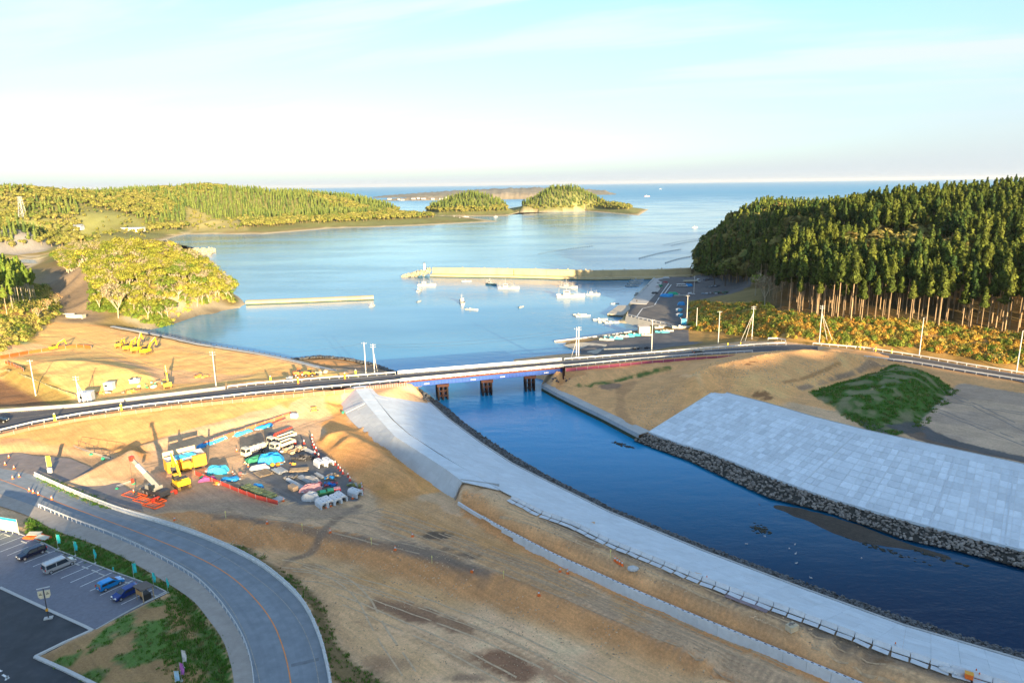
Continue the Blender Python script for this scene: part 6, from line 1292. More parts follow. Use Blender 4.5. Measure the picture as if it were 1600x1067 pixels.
def excavator(label, loc, rz, swing=0, boom=(55, -75), s=1.0, body=None, dig=False):
    body = body or M_yel; t = thing('excavator', label, 'excavator', loc, rz); t.scale = (s, s, s)
    for sd_ in (-1, 1):
        b = MB(); b.prism([(-2.0, .12), (-2.15, .45), (-1.9, .85), (1.9, .85), (2.15, .45), (2.0, .12)], sd_ * 1.0 - .28, sd_ * 1.0 + .28); tr = b.build('track', flat('track_steel', (.20, .13, .05), .85), t)
        for x in (-1.5, -.5, .5, 1.5): b = MB(); b.cyl((x, sd_ * 1.29, .42), (x, sd_ * 1.34, .42), .22, n=8); b.build('roller', M_dk, tr)
    b = MB(); b.cyl((0, 0, .8), (0, 0, 1.05), .7, n=12); b.build('turntable', M_dk, t)
    ca_, sa_ = math.cos(swing), math.sin(swing)
    def q(b): b.v = [(x * ca_ - y * sa_, x * sa_ + y * ca_, z) for x, y, z in b.v]; return b
    b = MB(); b.box((-.35, 0, 1.45), (3.0, 2.5, .75)); b.box((-1.75, 0, 1.55), (.75, 2.5, 1.0), taper=.94); b.box((-.9, -.5, 2.0), (1.5, 1.4, .4), taper=.9); q(b).build('upper_body', body, t)
    b = MB(); b.box((-.7, -.1, 2.22), (1.3, 1.9, .06)); q(b).build('engine_deck', M_dk, t)
    b = MB(); b.prism([(-.2, 1.8), (-.25, 2.85), (.85, 2.9), (1.25, 2.4), (1.3, 1.8)], .3, 1.2); q(b).build('cab', M_black, t)
    b = MB(); b.box((.3, .75, 2.93), (1.15, .95, .08)); q(b).build('cab_roof', body, t)
    b = MB(); b.add([(.9, .34, 2.84), (1.24, .34, 2.4), (1.24, 1.16, 2.4), (.9, 1.16, 2.84)], [(0, 1, 2, 3)]); b.v = [(x + .03, y, z + .02) for x, y, z in b.v]; q(b).build('cab_window', M_glass, t)
    a1, a2 = R(boom[0]), R(boom[1]); p0 = Vector((.9, -.3, 1.6)); p1 = p0 + Vector((math.cos(a1), 0, math.sin(a1))) * 2.6; am = a1 - R(28); p2 = p1 + Vector((math.cos(am), 0, math.sin(am))) * 2.9; p3 = p2 + Vector((math.cos(a2), 0, math.sin(a2))) * 2.7
    b = MB(); b.bar(p0, p1, .38, .55); b.bar(p1, p2, .38, .5); b.cyl(p1 - Vector((0, .2, 0)), p1 + Vector((0, .2, 0)), .3); q(b).build('boom', body, t)
    b = MB(); e = (p2 - p3).normalized(); b.bar(p2 + e * .5, p3, .3, .42); q(b).build('stick', body, t)
    b = MB(); b.bar(p0 + Vector((.4, 0, .1)), p1 + Vector((.3, 0, -.2)), .14); b.bar(p1 + Vector((.1, 0, .35)), p2 + e * .6, .14); q(b).build('hydraulic_ram', M_steel, t)
    b = MB(); b.prism([(p3.x - .2, p3.z + .15), (p3.x + .35, p3.z + .1), (p3.x + .3, p3.z - .6), (p3.x - .5, p3.z - .95), (p3.x - .75, p3.z - .35)], -.85, .25); q(b).build('bucket', M_dk, t); return t
def ang(p, q_): return math.atan2((q_ - p).y, (q_ - p).x)
E = at(283, 757, 4.05, .6); excavator('yellow excavator with arched boom in front of the orange plant in the yard', E, ang(E, at(262, 742)), 0, (62, -92), 1.12)
for px, py, ax_, ay, bm, s, lab in ((187, 543, 200, 534, (25, -100), .95, 'leftmost yellow excavator of the parked row on the sand fill, arm folded low'), (201, 547, 222, 538, (40, -110), 1.0, 'second yellow excavator of the parked row on the sand fill'), (214, 550, 238, 537, (66, -62), 1.15, 'yellow excavator of the parked row with its boom raised highest'), (229, 553, 252, 545, (50, -80), 1.1, 'rightmost yellow excavator of the parked row on the sand fill')):
    g = G(px, py, 5.2); excavator(lab, g, ang(g, G(ax_, ay, 5.2)), 0, bm, s)
g = G(262, 606, 5.6); excavator('yellow excavator with its arm stretched upwards beside the main road', g, ang(g, G(262, 590, 5.4)), .1, (84, -60), 1.0)
g = G(85, 547, 5.4); excavator('small yellow excavator behind the orange net on the sand fill', g, ang(g, G(102, 543, 5.4)), 0, (45, -70), .8)
# crane
g = at(243, 767, 4.05, .9); cr_ang = ang(at(220, 757), at(266, 774)); t = thing('mobile_crane', 'black mobile crane with grey telescopic boom and red boom head', 'crane', g, cr_ang)
b = MB(); b.box((0, 0, 1.0), (7.4, 2.5, .7), taper=.96); b.box((2.9, 0, 1.5), (1.6, 2.5, .6)); b.build('carrier', flat('crane_black', (.03, .032, .04), .5), t)
for x in (-2.6, -1.2, 1.6, 2.8):
    for s in (-1, 1): wheel(t, x, s * 1.1, .6, .4, s)
b = MB(); b.box((-.4, 0, 1.9), (3.6, 2.2, .9), taper=.9); b.build('superstructure', flat('crane_grey', (.22, .22, .20), .6), t); b = MB(); b.box((.6, -1.0, 2.4), (1.3, .9, 1.3)); b.build('cab', M_glass, t)
tip = P(205.5, 716, 4.05 + 9.5); Mx = t.matrix_basis.inverted(); tl = Mx @ tip; p0 = Vector((1.2, 0, 2.3)); 
M_boom = flat('boom_grey', (.16, .17, .18), .5)
for k, (a, c, w, mm) in enumerate(((0, .5, .95, M_boom), (.45, .8, .75, M_steel), (.75, 1.0, .58, M_boom))): b = MB(); b.bar(p0.lerp(tl, a), p0.lerp(tl, c), w, w * 1.1); b.build('boom_section', mm, t)
b = MB(); b.box(tl, (.9, .8, 1.0)); b.build('boom_head', M_red, t); b = MB(); b.cyl(tl + Vector((0, -.5, 0)), tl + Vector((0, -.5, -4.6)), .03, n=4); hk = b.build('cable', M_dk, t); b = MB(); b.box(tl + Vector((0, -.5, -5.0)), (.5, .4, 1.0)); b.build('hook_block', M_red, hk)
for x in (-3.3, 3.3):
    for s in (-1, 1): b = MB(); b.bar((x, s * 1.0, .9), (x, s * 2.6, .9), .3); b.box((x, s * 2.6, .45), (.5, .5, .9)); b.build('outrigger', M_red if x > 0 else M_dk, t)
# red steel mats in front of the crane
for px, py, w, l, a_ in ((210, 775, 2.2, 5.5, .1), (225, 783, 2.0, 4.5, .1), (240, 790, 2.2, 4.0, .1), (246, 783, 1.8, 3.5, .1)):
    g = at(px, py, 4.1); b = MB(); 
    for s in (-1, 1): b.box((0, s * w / 2, .18), (l, .16, .36)); b.box((s * l / 2, 0, .18), (.16, w, .36))
    for k in range(4): b.box((-l / 2 + l * (k + .5) / 4, 0, .15), (.12, w, .2))
    tag(b.build('steel_frame', flat('red_steel', (.75, .13, .04), .6, rnd=.2), None, loc=g, rot=(0, 0, cr_ang + a_)), {210: 'orange red steel frame lying leftmost in front of the crane', 225: 'orange red steel frame lying between the others in front of the crane', 240: 'orange red steel frame lying nearest to the road rail', 246: 'small orange red steel frame lying right of the others by the crane'}[px], 'steel frame', 'red steel frames in front of the crane')
# orange soil plant with tarpaulin
g = at(290, 728, 4.05, .6); pa = ang(P(255, 735), P(322, 718)); t = thing('soil_mixing_plant', 'large orange yellow soil plant with open hopper, blue sheet and beige side board', 'machine', g, pa)
b = MB(); b.box((-2.6, -1.6, 1.9), (3.4, .12, 2.6)); b.box((-4.3, 0, 1.9), (.12, 3.2, 2.6)); b.box((2.8, -1.7, 1.9), (3.0, .9, 2.8)); b.box((4.3, .4, 2.0), (.12, 3.2, 2.6)); b.box((0, -.9, 1.0), (8.4, 1.2, 1.2)); b.build('hopper_wall', M_yelo, t)
b = MB(); b.box((0, 0, 1.0), (8.4, 2.6, 1.3)); b.build('machine_body', M_yelo, t); b = MB(); b.box((-.4, -2.2, 1.6), (1.9, 1.2, 2.0)); b.build('engine_housing', M_yelo, t)
b = MB(); b.add([(-4.3, -1.6, 3.2), (4.3, -1.2, 3.3), (4.3, 1.8, 3.5), (-4.3, 1.6, 3.3), (-2.8, -.5, 2.4), (2.8, -.5, 2.4), (2.8, .9, 2.4), (-2.8, .9, 2.4)], [(0, 1, 5, 4), (1, 2, 6, 5), (2, 3, 7, 6), (3, 0, 4, 7), (4, 5, 6, 7)]); b.build('hopper_lining', M_steel, t)
b = MB(); vs = []; fs = []
for i in range(9):
    for j in range(6): vs.append((-2.4 + i * .6, -1.5 + j * .6, 3.35 + .18 * math.sin(i * 1.7 + j) + .12 * math.cos(j * 2.1) - (.5 if j == 0 else 0)))
for i in range(8):
    for j in range(5): fs.append((i * 6 + j, (i + 1) * 6 + j, (i + 1) * 6 + j + 1, i * 6 + j + 1))
b.add(vs, fs); b.build('tarpaulin', M_cyan, t)
b = MB(); b.box((-.6, 2.0, 4.1), (7.4, .12, 1.0)); b.build('side_board', flat('beige_board', (.66, .52, .33), .8), t)
for x in (-4.2, 3.0): b = MB(); b.bar((x, 2.0, .3), (x, 2.0, 4.6), .16); b.build('board_post', flat('beige_board', (.66, .52, .33), .8), t)
b = MB(); b.bar((4.8, -1.2, .6), (5.3, -1.0, 5.0), .3, .35); b.build('mast', M_dk, t); 
for x in (-3, -1.5, 1.5, 3): b = MB(); b.cyl((x, -1.5, .5), (x, -1.2, .5), .5, n=10); b.build('wheel', M_tyre, t)
# small machines
def box_thing(name, label, cat, px, py, size, mt, z=4.05, rz=0.0, lift=.4, parts=(), group=None):
    g = at(px, py, z, size[2] * lift) if z < 50 else G(px, py); t = thing(name, label, cat, g, rz, group); b = MB(); b.box((0, 0, size[2] / 2), size, taper=.97); o = b.build('body', mt, t); o.modifiers.new('soft', 'BEVEL').width = .04
    for nm, c, s_, mm in parts: b = MB(); b.box(c, s_); b.build(nm, mm, t)
    return t
box_thing('generator', 'white generator box at the far end of the red net fence in the yard', 'generator', 460, 650, (2.0, 1.2, 1.4), M_white, 4.1, -.2, parts=(('panel', (0, -.62, .8), (1.2, .05, .7), M_greyt), ('exhaust', (.6, .3, 1.5), (.15, .15, .3), M_dk)))
t = box_thing('road_roller', 'small yellow roller parked alone on the sand near the levee crest', 'roller', 491, 643, (1.6, 1.1, .9), M_yel, 4.1, .3)
for x in (-1.0, 1.0): b = MB(); b.cyl((x, -.55, .45), (x, .55, .45), .45, n=12); b.build('drum', M_dk, t)
b = MB(); b.box((0, 0, 1.7), (1.5, 1.1, .08)); b.build('canopy', M_yel, t); b = MB(); [b.bar((x, y, .9), (x, y, 1.7), .06) for x in (-.6, .6) for y in (-.45, .45)]; b.build('canopy_frame', M_dk, t)
def loader(label, px, py, rz, mt, z=5.3):
    g = G(px, py, z); t = thing('wheel_loader', label, 'loader', g, rz); b = MB(); b.box((-.9, 0, 1.3), (2.2, 1.7, 1.1), taper=.9); b.box((.9, 0, 1.0), (1.2, 1.3, .7)); b.build('body', mt, t); b = MB(); b.box((.1, 0, 2.1), (1.1, 1.3, 1.2)); b.build('cab', M_glass, t); b = MB(); b.box((.1, 0, 2.75), (1.2, 1.4, .1)); b.build('cab_roof', mt, t)
    for x in (-1.1, 1.1):
        for s in (-1, 1): wheel(t, x, s * .95, .65, .45, s)
    b = MB(); b.bar((.9, 0, 1.4), (2.4, 0, .7), .9, .25); b.build('lift_arm', mt, t); b = MB(); b.prism([(2.3, .2), (2.2, 1.0), (2.5, 1.1), (3.3, .3)], -1.1, 1.1); b.build('bucket', M_dk, t)
loader('orange wheel loader standing at the roadside left of the bridge, left one', 467, 588, .4, M_orng); loader('orange yellow wheel loader right beside the other loader near the bridge', 484, 588, .1, M_yelo)

# ------------------------------------------------------------------ yard goods
def tarp(label, px, py, rx, ry, h, mt, z=4.05, rz=0, name='tarp_covered_pile', cat='covered pile', group=None, under=None):
    rx, ry, h = rx * .88, ry * .85, h * .78
    g = at(px, py, z, h * .4); t = thing(name, label, cat, g, rz, group); n, m_ = 14, 6; r = random.Random(px * 7 + py); vs = []; fs = []; ph = [r.uniform(0, 6) for _ in range(3)]
    for j in range(m_ + 1):
        e = j / m_
        for i in range(n):
            a = 2 * math.pi * i / n; k = (1 + .16 * math.sin(3 * a + ph[0]) + .12 * math.sin(5 * a + ph[1])) * (math.cos(e * 1.25) ** .8); c_ = abs(math.cos(a)) ** .6 * (1 if math.cos(a) > 0 else -1); s_ = abs(math.sin(a)) ** .6 * (1 if math.sin(a) > 0 else -1)
            vs.append((rx * k * c_, ry * k * s_, h * min(1, e * 1.5) * (1 + .18 * math.sin(3 * a + ph[2] + e * 4) * e) - (.05 if j == 0 else 0)))
    for j in range(m_):
        for i in range(n): fs.append((j * n + i, j * n + (i + 1) % n, (j + 1) * n + (i + 1) % n, (j + 1) * n + i))
    fs.append(tuple(range(m_ * n, m_ * n + n))); b = MB(); b.add(vs, fs); b.build('tarpaulin', mt, t)
    for i in range(7): a = r.uniform(0, 6.28); b = MB(); b.sph((rx * 1.02 * math.cos(a), ry * 1.02 * math.sin(a), .12), .2, 6, 4, (1.3, 1, .7)); b.build('sandbag', M_white, t)
    if under: b = MB(); b.box((-rx * .95, 0, h * .3), (.8, ry * 1.2, h * .6)); b.build('bagged_goods', under, t)
    return t
fa = ang(P(325, 692), P(455, 650)); gp = 'blue sheeted rows along the red net fence'
tarp('blue and cyan sheeted row nearest to the orange plant along the red net fence', 322, 694, 3.0, 1.0, .9, M_tarp, rz=fa, group=gp); tarp('bright cyan sheeted row second from the orange plant along the net fence', 341, 686, 2.6, 1.2, 1.0, M_cyan, rz=fa, group=gp); tarp('cream covered heap between the cyan sheets along the net fence', 352, 681, 2.0, 1.0, .9, M_cream, rz=fa, group=gp)
tarp('cyan sheeted row in the middle of the red net fence with a white end', 379, 676, 3.2, 1.1, .9, M_cyan, rz=fa, group=gp); tarp('blue sheeted row at the far end of the red net fence', 414, 666, 3.0, 1.0, .9, M_tarp, rz=fa, group=gp)
tarp('big bright blue sheeted heap in the middle of the yard below the trucks', 424, 717, 3.6, 2.2, 2.4, M_tarp); tarp('long green and teal net covered pile left of the big blue heap', 402, 717, 3.4, 1.5, 1.4, M_gnet, rz=.6); tarp('round blue sheeted heap with pinkish bags beside the orange plant', 341, 734, 2.9, 1.7, 1.8, M_cyan, under=M_pink)
tarp('blue crumpled sheet on materials below the round blue heap', 360, 748, 2.4, 1.0, .8, M_tarp, rz=.1); tarp('small blue sheet on the green stack near the net fence', 402, 759, 1.6, .9, .8, M_tarp); tarp('pink sheeted pile behind the silver covered box', 487, 762, 2.6, 1.4, 1.5, M_pink, rz=.5); tarp('silver grey covered box beside the green bins', 487, 776, 2.2, 1.5, 1.7, M_greyt)
tarp('long grey shrink wrapped bundle right of the pipe bundles', 489, 749, 2.9, 1.1, 1.0, mat('grey_wrap', (.42, .39, .36), .7, var=.15, bump=.5, bscale=4), rz=-.7); tarp('whitish sheeted pile left of the timber pallets', 406, 730, 2.3, 1.1, 1.1, M_greyt, rz=.3); tarp('green net covered goods at the near end of the net fence', 322, 745, 1.4, .8, .9, M_gnet); tarp('purple pink stack with white pattern beside the crane side of the yard', 325, 748, 2.0, .9, 1.0, mat('magenta_sheet', (.45, .08, .28), .7, var=.3, scale=4), rz=.35)
def pipes(label, px, py, n, L, r, mt, rz, name='pipe_bundle', cat='pipes', layers=2, z=4.05):
    g = at(px, py, z, .2); t = thing(name, label, cat, g, rz); 
    for l in range(layers):
        for i in range(n - l): b = MB(); y = (i - (n - l) / 2) * r * 2.2; x = random.uniform(-.25, .25); b.cyl((x - L / 2, y, r + l * r * 1.8), (x + L / 2, y, r + l * r * 1.8), r, n=7); b.build('pipe', mt, t)
    return t
pd = ang(P(450, 742), P(485, 762))
pipes('bluish steel pipes bundled at the left of the lower yard', 466, 758, 6, 4.5, .12, M_steel, pd); pipes('long scaffold tubes lying beside the wrapped bundle', 478, 748, 7, 5.0, .10, M_steel, pd); pipes('white plastic pipes on the wooden crate at the lower yard edge', 457, 752, 4, 4.5, .12, M_white, pd)
pipes('scaffold tubes stacked beside the cones at the upper yard edge', 484, 704, 7, 5.0, .09, M_steel, pd); pipes('grey tubes behind the blue boxes', 500, 742, 5, 3.6, .1, M_steel, pd)
def planks(label, px, py, n, L, w, rz, mt=M_wood, name='timber_stack', cat='timber', layers=2, z=4.05):
    g = at(px, py, z, .2); t = thing(name, label, cat, g, rz)
    for l in range(layers):
        for i in range(n): b = MB(); b.box((random.uniform(-.2, .2), (i - n / 2) * (w + .12), .1 + l * .16), (L * random.uniform(.8, 1), w, .12), rz=random.uniform(-.04, .04) + (math.pi / 2 * 0)); b.build('plank', mt, t)
    return t
planks('weathered timber sleepers left of the yard centre', 413, 738, 7, 4.2, .35, pd); planks('grey boards and battens in the yard centre', 438, 734, 6, 4.0, .3, pd, M_steel); planks('open timber frame of beams right of the yard centre', 467, 733, 6, 4.5, .25, pd + .9); planks('brown boards beside the blue sheet left of the stacks', 372, 757, 6, 3.6, .25, pd)
g = at(404, 768, 4.05, .5); t = thing('net_stack', 'long stack of green and brown netting bundles along the lower red net fence', 'net bundles', g, ang(P(380, 760), P(432, 780)))
for i in range(9):
    for j in range(2): b = MB(); b.box((-4.6 + i * 1.15, j * 1.1 - .5, .45), (1.05, 1.0, .9 + .1 * math.sin(i * 3 + j)), taper=.88); b.build('net_bundle', mat('moss_net', (.20, .24, .11), .95, rnd=.3, var=.35, scale=3), t)
planks('low trailer of pale boards at the lower tip of the net fence', 436, 779, 5, 2.4, .35, ang(P(380, 760), P(432, 780)), M_greyt)
# heaps of loose gear
def heap(label, px, py, cols, n, rx, ry, sz, z=4.05, name='gear_heap', cat='heap', h=1.0):
    g = at(px, py, z, .3); t = thing(name, label, cat, g); ms = [flat('gear_%s_%d' % (label[:9].replace(' ', '_'), i), c, .7, rnd=.3) for i, c in enumerate(cols)]
    for i in range(int(n * .62)):
        a = random.uniform(0, 6.28); k = math.sqrt(random.random()); b = MB(); s = sz * random.uniform(.5, 1.2)
        (b.box((0, 0, 0), (s, s * random.uniform(.4, 1), s * random.uniform(.3, .8))) if random.random() < .6 else b.cyl((-s / 2, 0, 0), (s / 2, 0, 0), s * .3, n=7))
        o = b.build('gear_piece', ms[i % len(ms)], t, loc=(rx * k * math.cos(a), ry * k * math.sin(a), .25 + h * (1 - k) * random.uniform(.4, 1)), rot=(random.uniform(-.3, .3), random.uniform(-.3, .3), random.uniform(0, 3)))
    return t
heap('brown machine parts and drums right of the dump truck', 459, 702, [(.30, .20, .12), (.4, .3, .2), (.25, .24, .23)], 46, 3.0, 2.2, 1.0, h=1.3); heap('black bags and rubber parts beside the brown machine parts', 475, 715, [(.03, .03, .035), (.06, .06, .07), (.12, .12, .13)], 40, 2.8, 1.5, .9, h=1.0)
heap('yellow and orange compactors lined up below the big blue heap', 440, 724, [(.8, .45, .04), (.75, .25, .03), (.3, .2, .1)], 22, 3.6, .6, .7, h=.5); heap('red and white signs in front of the dump truck', 435, 707, [(.7, .05, .04), (.75, .72, .7), (.6, .1, .05)], 14, 1.5, .8, .7)
heap('mixed fittings and blue drums near the cone line', 521, 745, [(.10, .10, .10), (.02, .2, .5), (.45, .32, .18), (.4, .4, .4)], 30, 2.0, 1.4, .9); heap('blue plastic boxes and trays in the lower yard', 512, 756, [(.02, .16, .55), (.02, .28, .62), (.5, .1, .12)], 26, 2.4, 1.0, .8, h=.5); heap('olive netting and posts at the right end of the lower yard', 548, 758, [(.28, .28, .08), (.16, .2, .08), (.4, .4, .38)], 24, 2.6, 1.0, .8, h=.4)
heap('grey fittings scattered under the orange plant', 372, 742, [(.4, .36, .3), (.3, .3, .3), (.55, .1, .1)], 22, 2.2, 1.0, .6, h=.5); heap('orange and brown tool boxes by the purple stack', 343, 754, [(.75, .3, .05), (.4, .2, .1), (.5, .45, .4)], 18, 2.0, .8, .8, h=.5); heap('tangled rebar and wire left of the pipe bundles', 455, 745, [(.16, .16, .17), (.2, .19, .18)], 24, 1.8, 1.0, .8, h=.4)
box_thing('timber_crate', 'brown wooden crate at the lower left corner of the pipe bundles', 'crate', 458, 762, (2.4, 1.3, 1.0), flat('crate_wood', (.42, .30, .2), .9), rz=pd, parts=(('slat', (0, -.67, .7), (2.3, .05, .15), M_wood), ('slat', (0, -.67, .3), (2.3, .05, .15), M_wood)))
for px, py, lab in ((503, 773, 'dark green open skip left of its twin'), (515, 770, 'dark green open skip right of its twin')):
    g = at(px, py, 4.05, .6); t = thing('waste_skip', lab, 'skip', g, .3); b = MB(); 
    for s in (-1, 1): b.box((0, s * .75, .75), (1.9, .08, 1.3)); b.box((s * .95, 0, .75), (.08, 1.5, 1.3))
    b.box((0, 0, .15), (1.9, 1.5, .1)); b.build('bin', flat('skip_green', (.02, .12, .05), .6), t); b = MB(); b.box((.25, 0, 1.42), (1.3, 1.4, .06)); b.build('lid', M_green, t)
box_thing('storage_box', 'red box with white door beside the green skips', 'box', 527, 768, (1.6, 1.3, 1.4), flat('crimson', (.5, .03, .06), .5), rz=.3, parts=(('door', (.1, -.67, .7), (.8, .04, 1.0), M_white), ('pink_cover', (0, 0, 1.45), (1.4, 1.1, .15), M_pink)))
# precast portal blocks
def portal_me():
    b = MB(); out_ = [(-.95, 0), (-.95, .95), (-.55, 1.45), (.55, 1.45), (.95, .95), (.95, 0), (.62, 0)] + [(.62 * math.cos(a), .55 + .55 * math.sin(a)) for a in [0, .5, 1.05, 1.57, 2.09, 2.64, math.pi]] + [(-.62, 0)]
    n = len(out_); A0 = [(-1.5, y, z) for y, z in out_]; A1_ = [(1.5, y, z) for y, z in out_]; vs = A0 + A1_; fs = [(i, (i + 1) % n, n + (i + 1) % n, n + i) for i in range(n)]; 
    half = [0, 1, 2, 10, 11, 12, 13, 14]; oth = [2, 3, 4, 5, 6, 7, 8, 9, 10]; fs += [tuple(half), tuple(oth), tuple(i + n for i in half[::-1]), tuple(i + n for i in oth[::-1])]; b.add(vs, fs); b.cur = 1
    for x in (-.7, .7): b.box((x, 0, 1.46), (.25, .16, .03))
    return b.mesh('portal_block', [M_pre, M_slot])
pme = portal_me(); pa_ = ang(P(497, 720), P(510, 729))
for px, py, lab in ((499, 723, 'arched concrete culvert block with a green end stripe, upper pair, left'), (512, 721, 'arched concrete culvert block, upper pair, right one behind'), (503, 786, 'arched concrete culvert block, leftmost of the four in the lower row'), (512, 783, 'arched concrete culvert block, second from left in the lower row'), (524, 780, 'arched concrete culvert block, third from left in the lower row'), (532, 776, 'arched concrete culvert block, fourth from left in the lower row'), (555, 769, 'arched concrete culvert block standing alone right of the lower row')):
    o = link('culvert_block', pme, None, at(px, py, 4.05, .7), (0, 0, pa_ + (.25 if px == 555 else 0))); tag(o, lab, 'culvert block', 'arched concrete culvert blocks')
b = MB(); b.box((1.35, 0, 0), (.3, 0, 0)); g = at(499, 723, 4.05, .7)
# ------------------------------------------------------------------ cones, barriers, nets, flags
cone_o = MB(); cone_o.box((0, 0, .03), (.42, .42, .06)); cone_o.cyl((0, 0, .06), (0, 0, .75), .17, .04, n=10); cone_o.cur = 1; cone_o.cyl((0, 0, .34), (0, 0, .58), .125, .075, n=10, caps=False)
cone_me = cone_o.mesh('traffic_cone', [M_orng, M_white]); drum = MB(); drum.box((0, 0, .05), (.5, .5, .1)); drum.cyl((0, 0, .1), (0, 0, 1.0), .14, .11, n=8); drum.cur = 1; drum.cyl((0, 0, .55), (0, 0, .98), .15, .13, n=8); drum_me = drum.mesh('cone_post', [M_red, M_white])
def cone(px, py, label, group, me=cone_me, z=None, s=1.15, lying=False):
    g = G(px, py, 4.0) if z is None else at(px, py, z); o = link('traffic_cone', me, None, g + Vector((0, 0, .2 if lying else 0)), (1.5 if lying else 0, 0, random.uniform(0, 3)), (s, s, s)); tag(o, label, 'traffic cone', group); return o
gl = 'cones along the edge of the storage yard'
for x, y in [(475, 693), (488, 684), (488, 690), (489, 695), (491, 699), (494, 704), (492, 710), (498, 714), (505, 720), (524, 726), (529, 731), (532, 735), (536, 740), (544, 745), (547, 751), (565, 760), (566, 765), (566, 771), (461, 693), (462, 694)]: cone(x, y, 'red and white cone in the line between the yard and the soil mound', gl, drum_me, 4.06)
for x, y, l in [(476, 777, 'orange cone at the left of the pink sheet, lower yard edge'), (486, 782, 'orange cone in front of the silver covered box'), (495, 789, 'orange cone left of the lower culvert row'), (503, 793, 'orange cone before the first culvert block'), (510, 793, 'orange cone before the second culvert block'), (517, 791, 'orange cone before the third culvert block'), (551, 779, 'orange cone between culvert row and lone culvert block'), (443, 783, 'orange cone at the lower tip of the net fence'), (383, 725, 'orange cone beside the green net pile'), (388, 729, 'orange cone lying near the green net pile'), (364, 740, 'orange cone by the round blue heap'), (370, 705, 'orange cone near the front of the water tanker')]: cone(x, y, l, 'cones among the goods of the yard', z=4.06)
for x, y, l in [(417.5, 818, 'single orange cone at the top of the brown slope near the road bend'), (516, 832, 'orange cone on the edge of the haul road above the track cut'), (644.5, 838, 'orange cone beside the puddle on the haul road'), (617.5, 859, 'orange cone at the slope edge right of the track cut'), (842, 930, 'orange cone on the slope edge in the middle of the haul road'), (875, 893, 'left orange cone of the pair before the retaining wall'), (887, 896, 'right orange cone of the pair before the retaining wall'), (273, 813, 'orange cone on the ground between the road bend and the yard')]: cone(x, y, l, 'lone cones on the haul road', s=1.3)
cone(737, 895, 'orange cone lying on its side at the slope edge', 'lone cones on the haul road', lying=True, s=1.2)
for x, y in [(961, 876), (964.5, 878.5), (968, 880.5), (972, 883)]: cone(x, y, 'orange cone in the tight row of four on the earth bench', 'row of four cones on the bench', s=1.25)
for x, y, l in [(1398, 1014, 'orange cone on the bench beside the kerb blocks at the right'), (1524, 1056, 'orange cone near the lower right corner, left one'), (1529, 1061, 'orange cone near the lower right corner, right one'), (1104, 908, 'orange cone near the start of the dark gravel strip on the bench')]: cone(x, y, l, 'cones on the bench at the lower right', s=1.3)
for x, y, l in [(14, 715, 'white orange cone at the left of the yard entrance'), (8, 726, 'white orange cone on the edge line at the far left'), (22, 732, 'white orange cone right of the one at the far left'), (20, 748, 'cone on the road by the hatched stripes, left of two'), (30, 745, 'cone on the road by the hatched stripes, right of two'), (46, 767, 'small red post cone on the orange line, first'), (52, 770, 'small red post cone on the orange line, second'), (60, 773, 'small red post cone on the orange line, third'), (81, 780, 'red post cone on the orange line before the shadowed stretch'), (209, 769, 'white cone beside the green barrier near the crane')]: cone(x, y, l, 'cones at the yard entrance', z=4.33)
# surveying stakes
M_stake = flat('stake_yellow', (.75, .68, .25), .7)
for x, y in [(353, 809), (472.5, 829), (580.5, 851), (675, 880), (787, 904), (954, 871)]:
    g = G(x, y, 4); b = MB(); b.box((0, 0, .8), (.07, .05, 1.6)); b.box((0, 0, 1.3), (.22, .04, .3)); tag(b.build('survey_stake', M_stake, None, loc=g), 'yellow survey stake at the edge of the haul road', 'stake', 'survey stakes along the haul road')
# green footed barriers
def barrier(px, py, px2, py2, lab, grp='green footed barriers at the yard gate', z=4.2):
    a, c = at(px, py, z), at(px2, py2, z); t = thing('barrier', lab, 'barrier', a, 0, grp); d = c - a
    for k in (0, 1): b = MB(); b.box(d * k + Vector((0, 0, .25)), (.7, .5, .5), taper=.6); b.build('foot_block', M_green, t)
    for zz in (.7, 1.0): b = MB(); b.bar(Vector((0, 0, zz)), d + Vector((0, 0, zz)), .06); b.build('rail', M_steel, t)
for i, (q1, q2) in enumerate((((115, 701), (127, 705)), ((128, 706), (142, 711)), ((143, 711), (161, 717)), ((162, 718), (183, 725)))): barrier(*q1, *q2, ['green footed barrier at the left end of the gate line', 'green footed barrier, second from the left in the gate line', 'green footed barrier, third from the left in the gate line', 'green footed barrier at the right end of the gate line'][i])
barrier(183, 765, 209, 756, 'green footed barrier standing apart left of the crane', z=4.1)
gt = at(150, 712, 4.1); t = thing('gate_frame', 'dark open steel gate frame standing behind the green footed barriers', 'gate', gt); aa, bb = P(124, 701, 4.1) - gt, P(186, 722, 4.1) - gt
for k in range(6): p = aa.lerp(bb, k / 5); b = MB(); b.bar(p, p + Vector((0, 0, 2.3)), .08); b.build('post', M_dk, t)
for zz in (.6, 2.3): b = MB(); b.bar(aa + Vector((0, 0, zz)), bb + Vector((0, 0, zz)), .07); b.build('rail', M_dk, t)
net_fence(PL([(318, 697), (350, 686), (400, 669), (456, 649)], 4.05), 'coral red net fence running behind the blue sheeted rows in the yard', (.68, .15, .07), 1.1)
net_fence(PL([(305, 742), (360, 764), (400, 780), (435, 789)], 4.05), 'red net fence along the lower left edge of the yard', (.55, .07, .05), 1.0)
net_fence([G(x, y, 5.6) for x, y in ((-30, 566), (0, 561), (45, 553), (85, 547), (120, 543), (143, 545))], 'bright orange net fence across the left sand fill behind the mound', (.60, .10, .02), 1.3, 4)
net_fence([G(x, y, 7) for x, y in ((8, 568), (22, 573), (37, 580))], 'short orange net fence on the slope at the far left', (.60, .10, .02), 1.1, 3)
